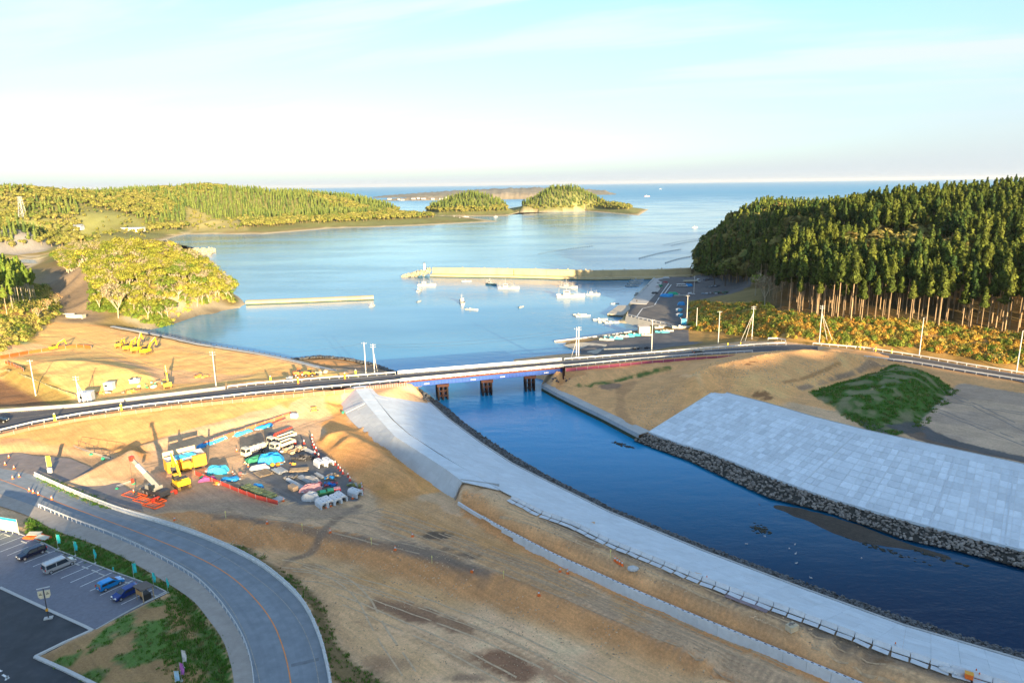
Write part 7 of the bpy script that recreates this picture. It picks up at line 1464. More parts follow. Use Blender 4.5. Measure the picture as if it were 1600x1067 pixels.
net_fence([G(x, y, 7) for x, y in ((-20, 590), (10, 580), (40, 590), (80, 607), (118, 620))], 'low grey net fence on the grassy slope at the left', (.25, .24, .12), .8, 4)
# nobori flags
def flag(px, py, h, mt, lab, grp, z=4.2, w=.55, lean=0.0):
    g = G(px, py, z); t = thing('banner_flag', lab, 'flag', g, random.uniform(-.6, .6), grp); b = MB(); b.cyl((0, 0, 0), (lean, 0, h), .025, n=5); b.build('pole', M_white, t); n = 7; vs = []; fs = []
    for i in range(n + 1):
        for j in range(4): x = j / 3 * w; zz = h * .35 + (h * .62) * i / n; vs.append((x + lean * i / n + .02, .10 * math.sin(i * 1.1 + j * 1.4), zz))
    for i in range(n):
        for j in range(3): fs.append((i * 4 + j, i * 4 + j + 1, (i + 1) * 4 + j + 1, (i + 1) * 4 + j))
    b = MB(); b.add(vs, fs); b.build('banner', mt, t); b = MB(); b.cyl((0, 0, 0), (0, 0, .15), .2, n=8); b.build('base', M_white, t)
for i, (x, y) in enumerate(((91, 857), (118, 868), (149, 880), (209.5, 904), (240.5, 918), (262.5, 926))): flag(x, y, 3.0, M_teal, ['teal banner flag nearest to the orange net bundle', 'teal banner flag behind the silver van', 'teal banner flag behind the empty bays', 'teal banner flag behind the dark blue hatchback', 'teal banner flag beside the wooden hut', 'teal banner flag at the far corner of the car park'][i], 'teal banner flags along the car park')
flag(177, 893, 1.0, M_teal, 'short teal marker flag between the taller banners', 'teal banner flags along the car park', w=.2)
flag(287, 1044, 3.0, M_white, 'white banner flag on the grass at the bottom of the picture', 'banner flags on the lower grass'); flag(284, 1064, 3.0, M_purple, 'purple banner flag on the grass at the bottom of the picture', 'banner flags on the lower grass'); flag(275, 1074, 2.6, mat('pale_blue_cloth', (.3, .5, .7), .8), 'pale blue banner flag cut by the bottom edge', 'banner flags on the lower grass')
flag(75, 738, 4.2, mat('yellow_cloth', (.85, .75, .05), .7), 'yellow flag on a stayed pole at the yard entrance', 'signal flag', w=.9)
box_thing('control_cabinet', 'white cabinet at the foot of the yellow flag pole', 'cabinet', 78, 736, (.9, .6, 1.4), M_white, 4.3, parts=(('door', (0, -.31, .7), (.7, .03, 1.1), M_greyt),))
# billboard, bundle, hut, lamp
a, c = P(-30, 826, 4.2), P(30, 836, 4.2); t = thing('billboard', 'cream and green billboard with blue upper corner at the left edge of the car park', 'billboard', (a + c) / 2); d = (c - a) / 2
b = MB(); b.bar(-d + Vector((0, 0, 2.0)), d + Vector((0, 0, 2.0)), .12, 2.8); b.build('board', mat('billboard_print', (.70, .74, .42), .5, var=.2, scale=.5, dirt=((.3, .6, .6), .3, .8)), t)
b = MB(); b.bar(-d + Vector((0, -.08, 3.15)), d + Vector((0, -.08, 3.15)), .04, .5); b.build('top_band', flat('billboard_blue', (.02, .38, .72), .5), t)
for k in range(7): p = -d + d * 2 * (k / 6); b = MB(); b.bar(p + Vector((0, .05, 0)), p + Vector((0, .05, .7)), .1); b.build('leg', M_white, t)
tarp('orange net bundle with white boards between billboard and first flag', 58, 838, 3.0, 1.3, .7, flat('orange_net', (.85, .16, .03), .8, var=.3), z=4.2, rz=-.25)
for x, y, rr in ((54, 833, .2), (66, 839, -.2)): b = MB(); b.box((0, 0, 0), (2.3, 1.2, .08)); tag(b.build('board', M_cream, None, loc=at(x, y, 5.0), rot=(.1, .12, rr)), 'white board lying on the orange net bundle, %s one' % ('left' if x == 54 else 'right'), 'board')
g = at(225, 934, 4.3, .3); t = thing('wooden_hut', 'small wooden kiosk with flat grey roof beside the dark blue hatchback', 'hut', g, AD - math.pi / 2)
b = MB(); b.box((-.2, .3, 2.3), (2.6, 2.2, .14), tilt=('X', -.10)); b.build('roof', flat('hut_roof', (.13, .11, .10), .8), t)
for x in (-1.0, 1.0):
    for y in (-.6, 1.1): b = MB(); b.box((x, y, 1.1), (.12, .12, 2.2)); b.build('post', M_wood, t)
b = MB(); b.box((0, -.62, 1.55), (1.9, .08, .8)); b.build('notice_board', flat('board_wood', (.45, .24, .09), .8), t); b = MB(); b.box((0, .3, .6), (1.5, 1.1, 1.1)); b.build('cabinet', M_black, t)  # black box fills the hut, standing in for its dark inside
g = at(76, 966, 4.3); t = thing('street_lamp', 'dark lamp post with two cream shield signs and a cross bar in the car park', 'street lamp', g, .35)
b = MB(); b.cyl((0, 0, .1), (0, 0, 5.4), .09, .06, n=8); b.build('pole', M_dk, t); b = MB(); b.box((0, 0, .12), (1.2, .7, .2)); b.build('base', M_kerb, t); b = MB(); b.bar((-.9, 0, 5.35), (.9, 0, 5.45), .16, .1); b.build('lamp_bar', M_greyt, t); b = MB(); b.box((0, -.05, 1.6), (.32, .25, .4)); b.build('control_box', M_yelo, t)
for s in (-1, 1):
    b = MB(); b.prism([(s * .12, 3.6), (s * .12, 4.95), (s * .85, 4.95), (s * .85, 4.0), (s * .6, 3.6)], -.04, .04); q = b.build('sign', M_cream, t); b = MB(); b.box((s * .48, -.06, 4.3), (.4, .02, .12)); b.box((s * .48, -.06, 4.5), (.22, .02, .1)); b.build('emblem', M_dk, q)
# things on bench and crest
b = MB(); b.sph((0, 0, .25), 1.0, 10, 5, (1.0, .75, .45), .06); tag(b.build('water_bag', M_greyt, None, loc=G(989, 890, ZC)), 'round pale covered tank lying on the bench right of the four cones', 'tank')
g = G(1237, 984, ZC); t = thing('pallet_crate', 'pale wooden crate with stones on its lid standing on the bench', 'crate', g, .5); b = MB(); b.box((0, 0, .45), (1.5, 1.1, .9)); b.build('box', flat('pale_wood', (.55, .46, .32), .9), t); b = MB(); [b.sph((random.uniform(-.5, .5), random.uniform(-.3, .3), .95), .16, 6, 4) for _ in range(6)]; b.build('stones', M_stone, t)
b = MB(); b.box((0, 0, .1), (6.5, 2.0, .08)); tag(b.build('road_plate', flat('purple_plate', (.24, .18, .19), .8, var=.3), None, loc=G(1168, 941, ZC) + Vector((0, 0, .08)), rot=(0, 0, -.72)), 'purplish steel road plate lying along the bench at the right', 'road plate')
for x, y, rz, lab in ((1484, 1046, -.6, 'white crumpled sheet left of the lower right corner'), (1503, 1050, -.4, 'white crumpled sheet nearest to the lower right corner')): tarp(lab, x, y, 1.3, .6, .35, M_white, z=ZC, rz=rz, name='plastic_sheet', cat='sheet')
box_thing('tool_box', 'orange box beside the white sheets in the lower right corner', 'box', 1514, 1056, (.9, .7, .7), M_orng, ZC, -.5, parts=(('lid', (0, 0, .73), (.95, .75, .06), M_yelo),))
b = MB()
# ------------------------------------------------------------------ far side goods of the left fill
def shed(label, px, py, size, z, rz=0.0, roof=None, mt=None, name='site_shed', cat='shed'):
    g = G(px, py, z); t = thing(name, label, cat, g, rz); b = MB(); b.box((0, 0, size[2] / 2), size); b.build('wall', mt or M_greyt, t); b = MB(); b.box((0, 0, size[2] + .08), (size[0] + .3, size[1] + .3, .16)); b.build('roof', roof or M_white, t)
    b = MB(); b.box((size[0] * .2, -size[1] / 2 - .02, 1.0), (.8, .06, 1.9)); b.build('door', M_steel, t); b = MB(); b.box((-size[0] * .25, -size[1] / 2 - .02, 1.5), (.9, .06, .7)); b.build('window', M_glass, t)
shed('small grey site shed beside the stayed pole on the far roadside', 136, 626, (3.8, 2.6, 2.8), 5.8, .15); shed('white cubic container among goods behind the main road', 172, 608, (2.6, 2.2, 2.2), 5.8, .1, mt=M_white); shed('low white cabin in front of the mound on the sand fill', 211, 598, (2.8, 1.8, 1.2), 5.6, .1, mt=M_white); shed('small white box container beside the wheel loaders', 453, 596, (1.6, 1.4, 1.4), 5.4, 0, mt=M_white)
for (x, y, n, c, lab) in ((160, 614, 16, [(.7, .4, .1), (.5, .45, .4), (.75, .7, .6)], 'orange and grey fittings beside the white container'), (200, 612, 18, [(.5, .2, .08), (.35, .3, .25), (.8, .6, .1)], 'rusty beams and yellow parts behind the far parapet'), (228, 604, 16, [(.1, .4, .2), (.8, .75, .6), (.8, .4, .1)], 'green and cream bundles behind the far parapet'), (245, 598, 10, [(.1, .45, .3), (.7, .3, .2)], 'green reels near the upright excavator arm'), (314, 588, 22, [(.8, .22, .05), (.7, .3, .1)], 'orange heap of netting on the sand left of the pole'), (505, 583, 14, [(.7, .6, .4), (.5, .45, .35)], 'pale rubble heap right of the wheel loaders')):
    g = G(x, y, 5.4); h_ = heap(lab, x, y, c, n, 3.6, 1.2, 1.2, z=float(g.z), h=.7)
for x, y, c, lab in ((423, 597, (.6, .85, .05), 'fluorescent yellow safety figure board at the roadside, left one'), (556, 587, (.6, .85, .05), 'fluorescent yellow safety post near the twin poles'), (539, 592, (.85, .25, .02), 'orange roadside drum near the bridge approach'), (466, 599, (.85, .3, .03), 'orange roadside drum before the wheel loaders'), (86, 657, (.7, .8, .05), 'yellow round marker on the guard rail at the left'), (190, 641, (.7, .8, .05), 'yellow round marker on the guard rail, second from left')):
    g = P(x, y, roadz(x) + .1); t = thing('safety_marker', lab, 'marker', g); b = MB(); b.cyl((0, 0, 0), (0, 0, 1.9), .32, .26, n=10); b.build('body', flat('fluo_%d' % x, c, .6), t); b = MB(); b.sph((0, 0, 2.0), .24, 8, 5); b.build('top', M_white, t)
for x in (1343, 1368, 1392): pass
for x, y, lab in ((1344, 546, 'yellow marker post at the foot of the golden bushes, left'), (1368, 549, 'yellow marker post at the foot of the golden bushes, middle'), (1393, 552, 'yellow marker post at the foot of the golden bushes, right'), (1137, 542, 'yellow round marker on the rail near the black car, left'), (1157, 541, 'yellow round marker on the rail near the black car, right')):
    g = P(x, y, roadz(x) + .1); b = MB(); b.box((0, 0, .8), (.3, .2, 1.6)); tag(b.build('marker_post', flat('marker_yellow', (.85, .6, .03), .6), None, loc=g), lab, 'marker post')
# ------------------------------------------------------------------ utility poles and wires
M_pole = mat('pole_concrete', (.60, .58, .54), .8, var=.08)
TOPS = {}
def pole(key, px, py, py2, z, lab, stays=(), arms=1, lamp=False):
    g = G(px, py, z) if z else P(px, py, 0); d = (g - Vector((0, 0, CH))).dot(_f); hgt = (py - py2) / F * d * 1.03; t = thing('utility_pole', lab, 'utility pole', g); b = MB(); b.cyl((0, 0, -.3), (0, 0, hgt), .19, .12, n=8); b.build('pole', M_pole, t)
    for k in range(arms): b = MB(); b.bar((-.9, 0, hgt - .4 - k * .8), (.9, 0, hgt - .4 - k * .8), .1); ca_ = b.build('crossarm', M_steel, t); [MB().cyl((x, 0, hgt - .35 - k * .8), (x, 0, hgt - .1 - k * .8), .06, n=6).build('insulator', M_white, ca_) for x in (-.8, 0, .8)]
    for sx_, sy_ in stays: q = G(sx_, sy_, z) - g; b = MB(); b.cyl(q, (0, 0, hgt * .8), .07, n=5); b.build('stay', M_pole, t)
    if lamp: b = MB(); b.bar((0, 0, hgt), (1.0, -.3, hgt + .15), .08, .06); b.build('lamp_arm', M_steel, t)
    TOPS[key] = g + Vector((0, 0, hgt - .3)); return t
pole('a', 56, 618, 562, 6.5, 'slim utility pole on the grassy slope at the far left'); pole('b', 125, 632, 587, 6.2, 'stayed utility pole beside the grey site shed', ((140, 632), (133, 633)), 2)
pole('c', 338, 606, 549, 5.6, 'utility pole behind the main road above the end of the cream parapet', (), 2); pole('d', 572, 588, 534, 5.5, 'left pole of the twin poles at the bridge approach'); pole('e', 585.5, 587, 536, 5.5, 'right pole of the twin poles at the bridge approach, with a stay', ((591, 586),), 2)
pole('f', 904, 561, 511, 5.5, 'utility pole with stay at the right end of the bridge', ((892, 560),), 2); pole('f2', 900.5, 560, 513, 5.5, 'thin second pole beside the stayed pole at the bridge'); pole('g', 1018, 551, 500, 4.8, 'single utility pole before the hauled out boats'); pole('h', 1122, 537, 487, 4.6, 'single utility pole on the verge of the quay road')
pole('i', 1174.5, 530, 479, 5.5, 'utility pole with two long stays at the quay road corner', ((1157, 534), (1164, 534)), 2); pole('j', 1280, 535, 478, 8.6, 'utility pole with two stays before the cedars', ((1302, 536), (1293, 535)), 2); pole('k', 1436, 556, 497, 8.8, 'leaning street lamp pole among the golden bushes', arms=0, lamp=True); pole('l', 1588, 582, 517, 9, 'street lamp pole near the right edge of the picture', arms=0, lamp=True)
pole('m', 1073, 502, 462, 3.1, 'utility pole at the left edge of the golden bushes on the quay'); pole('n', 1088, 514, 481, 3.6, 'short pole at the foot of the golden bushes', arms=0); pole('o', 1084, 459, 432, 3, 'pole in the shade beside the blue truck')
def wire(a, c, sag=1.5, k=0):
    A_, B_ = TOPS[a] + Vector((0, 0, -k)), TOPS[c] + Vector((0, 0, -k)); b = MB(); p = [A_.lerp(B_, i / 14) - Vector((0, 0, sag * 4 * (i / 14) * (1 - i / 14))) for i in range(15)]; b.tube(p, .022, 3)
    tag(b.build('power_line', M_dk), 'thin %s power line %s' % ('lower' if k else 'upper', {'ab': 'between the far left pole and the shed pole', 'bc': 'between the shed pole and the parapet pole', 'cd': 'between the parapet pole and the twin poles', 'ef': 'over the river from the twin poles to the right bank', 'fg': 'from the bridge end pole towards the hauled out boats', 'gh': 'between the two single poles on the quay road', 'hi': 'up to the pole with two stays', 'ij': 'between the two stayed poles at the right', 'im': 'from the quay road corner to the quay', 'jk': 'from the cedars pole to the leaning lamp pole', 'kl': 'along the golden bushes to the right edge'}[a[0] + c[0]]), 'power line')
for a, c in (('a', 'b'), ('b', 'c'), ('c', 'd'), ('e', 'f'), ('f', 'g'), ('g', 'h'), ('h', 'i'), ('i', 'j'), ('i', 'm'), ('j', 'k'), ('k', 'l')):
    wire(a, c, 1.6); 
    if a in 'befi' and c not in 'm': wire(a, c, 1.9, .9)
# pylon
g = WP(32, 1000, 0); g.z = float(hz_at(g.x, g.y)[0]); hp = 38; t = thing('pylon', 'grey lattice pylon standing in the woods on the far left hill', 'pylon', g); b = MB(); w0, w1 = 4.5, 1.2
for k in range(7):
    z0, z1 = hp * k / 7, hp * (k + 1) / 7; a0, a1 = w0 + (w1 - w0) * k / 7, w0 + (w1 - w0) * (k + 1) / 7
    for sx_, sy_ in ((-1, -1), (1, -1), (1, 1), (-1, 1)): b.bar((sx_ * a0, sy_ * a0, z0), (sx_ * a1, sy_ * a1, z1), .45)
    for s in (-1, 1): b.bar((-a0, s * a0, z0), (a1, s * a1, z1), .3); b.bar((a0, s * a0, z0), (-a1, s * a1, z1), .3)
b.build('lattice', M_steel, t); b = MB(); [b.bar((-4, 0, hp - z), (4, 0, hp - z), .4) for z in (1, 5, 9)]; b.build('crossarm', M_steel, t)

# ------------------------------------------------------------------ breakwaters
def wall_run(t, pts_, prof, mt, nm, step, gap=.05):
    pl = dens(pts_, step)
    for a, c in zip(pl, pl[1:]):
        d = (c - a).normalized(); n = Vector((-d.y, d.x, 0)); n = -n if n.y > 0 else n
        b = MB(); b.loft([[a + d * gap + n * o + Vector((0, 0, z)) for o, z in prof], [c - d * gap + n * o + Vector((0, 0, z)) for o, z in prof]]); b.build(nm, mt, t, world=True)
M_bw = mat('breakwater_concrete', (.46, .37, .21), .85, rnd=.06, var=.12, scale=.15, dirt=((.38, .34, .26), .2, .5)); M_bwl = mat('breakwater_apron', (.50, .40, .23), .85, rnd=.06, var=.12, scale=.15)
bw = [P(672, 433, 0), P(800, 435, 0), P(930, 438.5, 0), P(1040, 436.5, 0), P(1086, 434, 0)]; t = thing('breakwater', 'long outer breakwater with high parapet and lower apron across the bay', 'breakwater', bw[2])
wall_run(t, bw, [(0, -3), (0, 1.9), (-5.5, 2.1), (-5.5, 0)], M_bwl, 'apron_block', 12); wall_run(t, bw, [(-5.5, 0), (-5.5, 2.1), (-5.8, 6.6), (-7.2, 6.8), (-8.5, 0)], M_bw, 'parapet_block', 12)
wall_run(t, bw, [(.06, .0), (.06, .55), (-.1, .55), (-.1, 0)], M_alga, 'tide_band', 24)
b2 = [P(384, 476.5, 0), P(480, 473, 0), P(584, 468.5, 0)]; t = thing('breakwater', 'low inner breakwater running from the peninsula into the harbour', 'breakwater', b2[1]); wall_run(t, b2, [(0, -3), (0, 2.2), (-3.2, 2.5), (-3.2, 0)], M_bwl, 'caisson', 9); wall_run(t, b2, [(.06, .0), (.06, .5), (-.1, .5), (-.1, 0)], M_alga, 'tide_band', 18)
b = MB()
for d in ((0, 0, 1), (.94, 0, -.33), (-.47, .82, -.33), (-.47, -.82, -.33)): b.cyl((0, 0, 0), Vector(d) * 1.1, .42, .30, n=6)
tet = b.mesh('tetrapod', mat('tetrapod_concrete', (.40, .34, .24), .9, rnd=.12, var=.12))
def tetra(p, s, lab, grp): o = link('tetrapod', tet, None, p, (random.uniform(0, 3), random.uniform(0, 3), random.uniform(0, 3)), (s, s, s)); tag(o, lab, 'tetrapod', grp)
hd = P(652, 431, 0)
for i in range(85):
    a = random.uniform(math.pi * .35, math.pi * 1.5); k = math.sqrt(random.random()); dx = random.uniform(0, 1); px = 630 + 42 * dx; hh = .3 + 4.6 * dx * random.uniform(.5, 1); q = P(px, 433 - random.uniform(0, 1) * 5 * dx, 0); tetra(Vector((q.x, q.y, hh)), 1.7, 'concrete tetrapod in the heap round the left head of the outer breakwater', 'tetrapods at the breakwater head')
pl = dens(bw, 3.2)
for i, p in enumerate(pl[8:]): tetra(Vector((p.x, p.y + 10.5, 4.6 + random.uniform(-.5, .7))), 1.9, 'tetrapod lying behind the parapet of the outer breakwater', 'tetrapods behind the outer breakwater'); tetra(Vector((p.x + 1.5, p.y + 13, 2.8)), 1.9, 'tetrapod lying behind the parapet of the outer breakwater', 'tetrapods behind the outer breakwater')
for i in range(45): q = P(300 + random.uniform(0, 36), 396 + random.uniform(-5, 3), 0); tetra(Vector((q.x, q.y, random.uniform(.3, 3.0))), 2.2, 'pale tetrapod in the heap off the rear of the left peninsula', 'tetrapods off the peninsula')
g = P(658, 423, 3.0); g = Vector((bw[0].x + -5, bw[0].y + 7, 5)); t = thing('harbour_light', 'slim white harbour light at the head of the outer breakwater', 'light beacon', g); b = MB(); b.cyl((0, 0, -1), (0, 0, 5.0), .9, .55, n=10); b.build('tower', M_white, t); b = MB(); b.cyl((0, 0, 5.0), (0, 0, 5.9), .4, .35, n=8); b.build('lantern', M_glass, t); b = MB(); b.cyl((0, 0, 5), (0, 0, 5.1), .9, n=10); b.build('gallery', M_white, t)
# ------------------------------------------------------------------ boats
M_hull = mat('boat_white', (.42, .42, .41), .4, var=.05); M_hullb = flat('boat_blue', (.10, .38, .50), .45); M_deckb = flat('boat_deck', (.16, .22, .22), .7); M_dkb = flat('boat_band', (.03, .08, .12), .5)
def hull(L, B, H, draft=.3, dz=0.0):
    secs = []; N_ = 9
    for i in range(N_ + 1):
        u = i / N_; x = -L / 2 + L * u; w = B / 2 * (1 - max(0, (u - .55) / .45) ** 2.2 * .97) * (.86 + .14 * min(1, u * 4)); sh = H * (1 + .45 * max(0, u - .5) ** 1.5 * 2); kw_ = w * (.72 - .5 * max(0, u - .6)); secs.append([(x, -w, sh), (x, -kw_, -draft), (x, kw_, -draft), (x, w, sh), (x, w * .86, sh), (x, w * .84, sh * .62), (x, -w * .84, sh * .62), (x, -w * .86, sh)])
    b = MB(); b.loft(secs); b.mi = [1 if (k < N_ * 8 and k % 8 == 5) else 0 for k in range(len(b.f))]; return b
def boat(label, px, py, L, rz, kind='skiff', z=0.0, name=None, grp=None, hm=None, tilt=0):
    g = P(px, py, z) if z == 0 else G(px, py, z); nm = name or ('skiff' if kind == 'skiff' else 'fishing_boat'); t = thing(nm, label, 'boat', g + Vector((0, 0, .35 if z else 0)), rz, grp); B = L * (.27 if kind == 'skiff' else .26); H = L * (.07 if kind == 'skiff' else .10)
    hull(L, B, H).build('hull', [hm or M_hull, M_deckb], t)
    if kind == 'skiff':
        for x in (-.2, .12): b = MB(); b.box((L * x, 0, H * .85), (L * .05, B * .8, .06)); b.build('thwart', M_deckb, t)
        b = MB(); b.box((-L * .5 - .1, 0, H * .9), (.35, .35, .9)); b.build('outboard_motor', M_dkb, t)
        b = MB(); b.box((-L * .12, 0, H * 1.3), (L * .1, B * .4, H * 1.6), taper=.85); b.build('console', M_hull, t)
    else:
        b = MB(); b.box((-L * .15, 0, H + L * .07), (L * .24, B * .6, L * .15), taper=.88); cb = b.build('cabin', M_hull, t); b = MB(); b.box((-L * .027, 0, H + L * .10), (.05, B * .48, L * .04)); [b.box((-L * .15, s * B * .292, H + L * .10), (L * .17, .04, L * .035)) for s in (-1, 1)]; b.build('cabin_window', M_glass, cb)
        b = MB(); b.box((-L * .15, 0, H + L * .155), (L * .27, B * .66, .08)); b.build('cabin_roof', M_hull, cb)
        b = MB(); b.cyl((-L * .16, 0, H + L * .15), (-L * .16, 0, H + L * .42), .09, .05, n=5); b.bar((-L * .16, -B * .3, H + L * .30), (-L * .16, B * .3, H + L * .30), .08); b.build('mast', M_hull, t)
        b = MB(); b.cyl((L * .22, 0, H), (L * .22, 0, H + L * .27), .08, .05, n=5); b.cyl((L * .22, 0, H + L * .1), (L * .02, 0, H + L * .22), .06, n=4); b.build('derrick', M_hull, t)
        b = MB(); b.cyl((-L * .42, 0, H), (-L * .42, 0, H + L * .22), .07, n=5); b.bar((-L * .42, -B * .35, H + L * .2), (-L * .42, B * .35, H + L * .2), .1); b.build('stern_gantry', M_hull, t)
        b = MB(); b.box((L * .05, 0, H * .95), (L * .12, B * .5, H * .5)); b.build('net_hauler', M_deckb, t)
        for s in (-1, 1): b = MB(); b.bar((-L * .05, s * B * .46, H * 1.35), (L * .32, s * B * .38, H * 1.75), .06); b.build('rail', M_hull, t)
    return t
BT_ = [('white workboat with red funnel cloth just before the breakwater head', 667, 447, 13, .1, 'f'), ('white boat seen from the stern below the breakwater head', 656, 455, 9, 1.35, 'f'), ('small white boat lying alone below the stern-on boat', 655, 471.5, 5.5, 1.2, 's'), ('white boat with three thin masts in the middle of the harbour', 721.5, 473, 12, 1.75, 'f'), ('cream open skiff right below the three masted boat', 737, 484, 8, -.35, 's'), ('low speeding boat with a wake before the breakwater wall', 729, 440, 7.5, .12, 's'), ('dark hulled boat close to the breakwater wall, left of the long white one', 768, 445, 10, -.7, 'd'), ('long white fishing boat with two masts left of the harbour centre', 795, 451.5, 14.5, -.12, 'f'), ('tiny white boat alone right of the harbour centre', 814.5, 480, 5, .9, 's'), ('largest white fishing boat with tall rigging near the quay', 892, 464.5, 18, .02, 'f'), ('white boat with cabin moored behind the largest fishing boat', 889, 450, 13, -.5, 'f'), ('small boat with a slanting mast right of the largest fishing boat', 927, 461, 9, -.05, 'f'), ('white skiff moored alone before the low jetty', 911, 494.5, 8.5, .18, 's'), ('white skiff close behind the lone moored one', 906, 492.5, 7.5, .15, 's'), ('white skiff left in the cluster before the quay corner', 938, 500, 8, .12, 's'), ('white skiff in the middle of the cluster before the quay corner', 945, 503.5, 7, .1, 's'), ('white skiff right in the cluster before the quay corner', 956, 504.5, 8, .15, 's'), ('small white boat at the tip of the inner breakwater', 582, 479, 6, 1.2, 'f'), ('green white skiff moored nearest to the breakwater in the shade', 996, 437.5, 10, .05, 's'), ('green white skiff moored second from the breakwater in the shade', 994, 441, 10, .05, 's'), ('green white skiff moored third from the breakwater in the shade', 991, 444, 9.5, .05, 's'), ('green white skiff moored outermost in the shaded row', 988, 447.5, 9, .05, 's'), ('white boat tied up at the corner of the quay wall', 996, 461, 7, .9, 'f'), ('small dark skiff at the end of the low jetty', 961, 475, 5, 0.1, 's')]
for lab, x, y, L, rz, k in BT_: boat(lab, x, y, L, rz, 'skiff' if k == 's' else 'f', hm=M_dkb if k == 'd' else None)
b = MB(); q = P(660, 436, 0); 
for i, (x, y, lab) in enumerate(((655, 342, 'far white boat at the mooring off the sand spit, leftmost'), (671, 343, 'far dark boat at the mooring off the sand spit'), (675, 342, 'far white boat beside the dark one off the sand spit'), (692, 340.5, 'far boat off the spit, middle of the moorings'), (711, 340, 'far small boat off the island foot, left'), (719, 342.5, 'far white boat off the island foot, nearest to the open bay'), (728, 340, 'far small boat off the island foot, right'), (775, 339.5, 'far slanting boat at the islet beach'))): boat(lab, x, y, 13, [.3, 1.2, .2, .9, 0, 1.4, .4, .9][i], 'f', hm=M_dkb if i == 1 else None)
boat('white and red boat far out on the open bay', 1011, 307.5, 26, .05, 'f', hm=flat('boat_red_white', (.75, .45, .40), .5)); boat('tiny white boat far out near the open sea', 1032, 296, 26, 0, 'f'); boat('faint white ship on the horizon', 1050, 284.3, 220, 0, 'f', name='ship'); boat('small boat far out before the wooded headland', 1086, 356, 9, .2, 'f')
boat('white fishing boat in the small cove at the left edge', 14, 411, 15, .2, 'f'); boat('small white boat at the far left edge of the cove', 2, 408, 9, .3, 's')
for i, (x, y, L, rz, c, lab) in enumerate(((948, 532, 6.5, -.35, None, 'white boat with an orange float nearest to the tip of the slipway'), (955, 528.5, 6.5, -.3, M_hullb, 'blue grey boat second from the tip of the slipway'), (963, 530, 6, -.3, M_hullb, 'turquoise boat third from the tip of the slipway'), (972, 527, 6, -.25, None, 'whitish boat fourth from the tip of the slipway'), (981, 526.5, 6, -.2, M_hullb, 'pale blue boat left of the turquoise one before the hut'), (994, 524.5, 7, -.15, flat('boat_turquoise', (.05, .45, .55), .5), 'bright turquoise boat beside the beige hut'), (1011, 524.5, 5, -.1, None, 'small white boat right before the beige hut'), (1035, 520, 6.5, -.25, M_hullb, 'pale blue boat right of the hut on the slipway'), (1032, 512.5, 7, .35, None, 'slim white boat lying aslant behind the hut'), (1044, 518, 5, -.2, None, 'white boat at the right end of the hauled out row'), (1065, 513, 9, .0, None, 'white boat on the ground beside the quay road edge'))): boat(lab, x, y, L, rz, 'skiff', z=2.2, hm=c, grp='boats hauled out on the slipway')
# buoys of the sea farm
bm_ = MB().cyl((0, 0, -.35), (0, 0, .75), .55, .45, n=7).mesh('buoy', flat('buoy_black', (.04, .05, .06), .6)); bs = MB().sph((0, 0, .2), .5, 6, 4).mesh('buoy', flat('buoy_dark_small', (.08, .12, .15), .6))
for x0, y0, x1, y1, n, me_, s, lab in ((999, 404, 1063, 390, 26, bm_, .9, 'black buoy in the middle long line of the sea farm'), (1040, 411, 1080, 401, 17, bm_, .9, 'black buoy in the line nearest to the wooded headland'), (1049, 384, 1095, 376, 19, bm_, .8, 'dark buoy in the double line beyond, near the headland'), (1036, 383, 1094, 373, 24, bs, .8, 'small dark buoy in the upper line near the headland'), (842, 397, 925, 385, 24, bs, 1.1, 'small buoy in the long line left of the sea farm'), (985, 353, 1035, 356, 15, bs, 1.0, 'tiny buoy in the far rows of the sea farm'), (995, 358, 1030, 360, 12, bs, 1.0, 'tiny buoy in the second far row of the sea farm'), (815, 354, 860, 352, 12, bs, .8, 'tiny buoy in the row off the islet'), (880, 347, 925, 344, 10, bs, .8, 'tiny buoy in the row before the islet point')):
    for i in range(n):
        k = i / (n - 1); g = P(x0 + (x1 - x0) * k, y0 + (y1 - y0) * k - math.sin(k * 3.1) * 1.0, 0); o = link('buoy', me_, None, g, None, (s, s, s)); tag(o, lab, 'buoy', 'buoys: ' + lab[:30])
for x, y, L in ((987, 332, 34), (827, 337, 22), (620, 348, 14)): b = MB(); b.box((0, 0, .4), (L, 7, .9), taper=.9); b.box((L * .2, 0, 1.2), (3, 3, 1.0)); tag(b.build('raft', flat('raft_dark', (.10, .10, .10), .8), None, loc=P(x, y, 0)), {987: 'dark flat raft off the rocky islet tip', 827: 'dark flat raft before the islet beach', 620: 'dark rock-like raft before the sand spit'}[x], 'raft')
# gulls and weed on the river
for x, y in ((1166, 850), (1195, 838), (1242, 851), (1233, 857), (1243, 865), (1244, 880), (1346, 872), (1267, 903)):
    g = P(x, y, 0); t = thing('gull', 'white gull resting on the dark river water', 'bird', g, random.uniform(0, 6), 'gulls on the river'); b = MB(); b.sph((0, 0, .08), .16, 8, 5, (1.6, .8, .7)); b.build('body', M_white, t); b = MB(); b.sph((.24, 0, .24), .08, 6, 4); b.build('head', M_white, t)
vs = []
for cx_, cy_, n, r1, r2 in ((972, 695, 60, 3.2, 1.3), (1188, 826, 55, 2.4, 1.6), (1460, 868, 40, 5, 1.0), (1380, 858, 50, 7, .8)):
    p = P(cx_, cy_, 0); a_ = -.75
    for _ in range(n): u, v = random.gauss(0, 1) * r1 * .5, random.gauss(0, 1) * r2 * .5; vs.append((p.x + u * math.cos(a_) - v * math.sin(a_), p.y + u * math.sin(a_) + v * math.cos(a_), -.02))
rk = [(bpy.data.objects.new('weed_pattern', MB().sph((0, 0, 0), .3, 7, 4, (1.4, 1, .35), .3).mesh('weed', flat('weed_dark', (.03, .03, .02), .9))), None)]; scatter('river_weed', np.array(vs), rk, 'dark weed and stones breaking the river surface', (.4, 1.3))
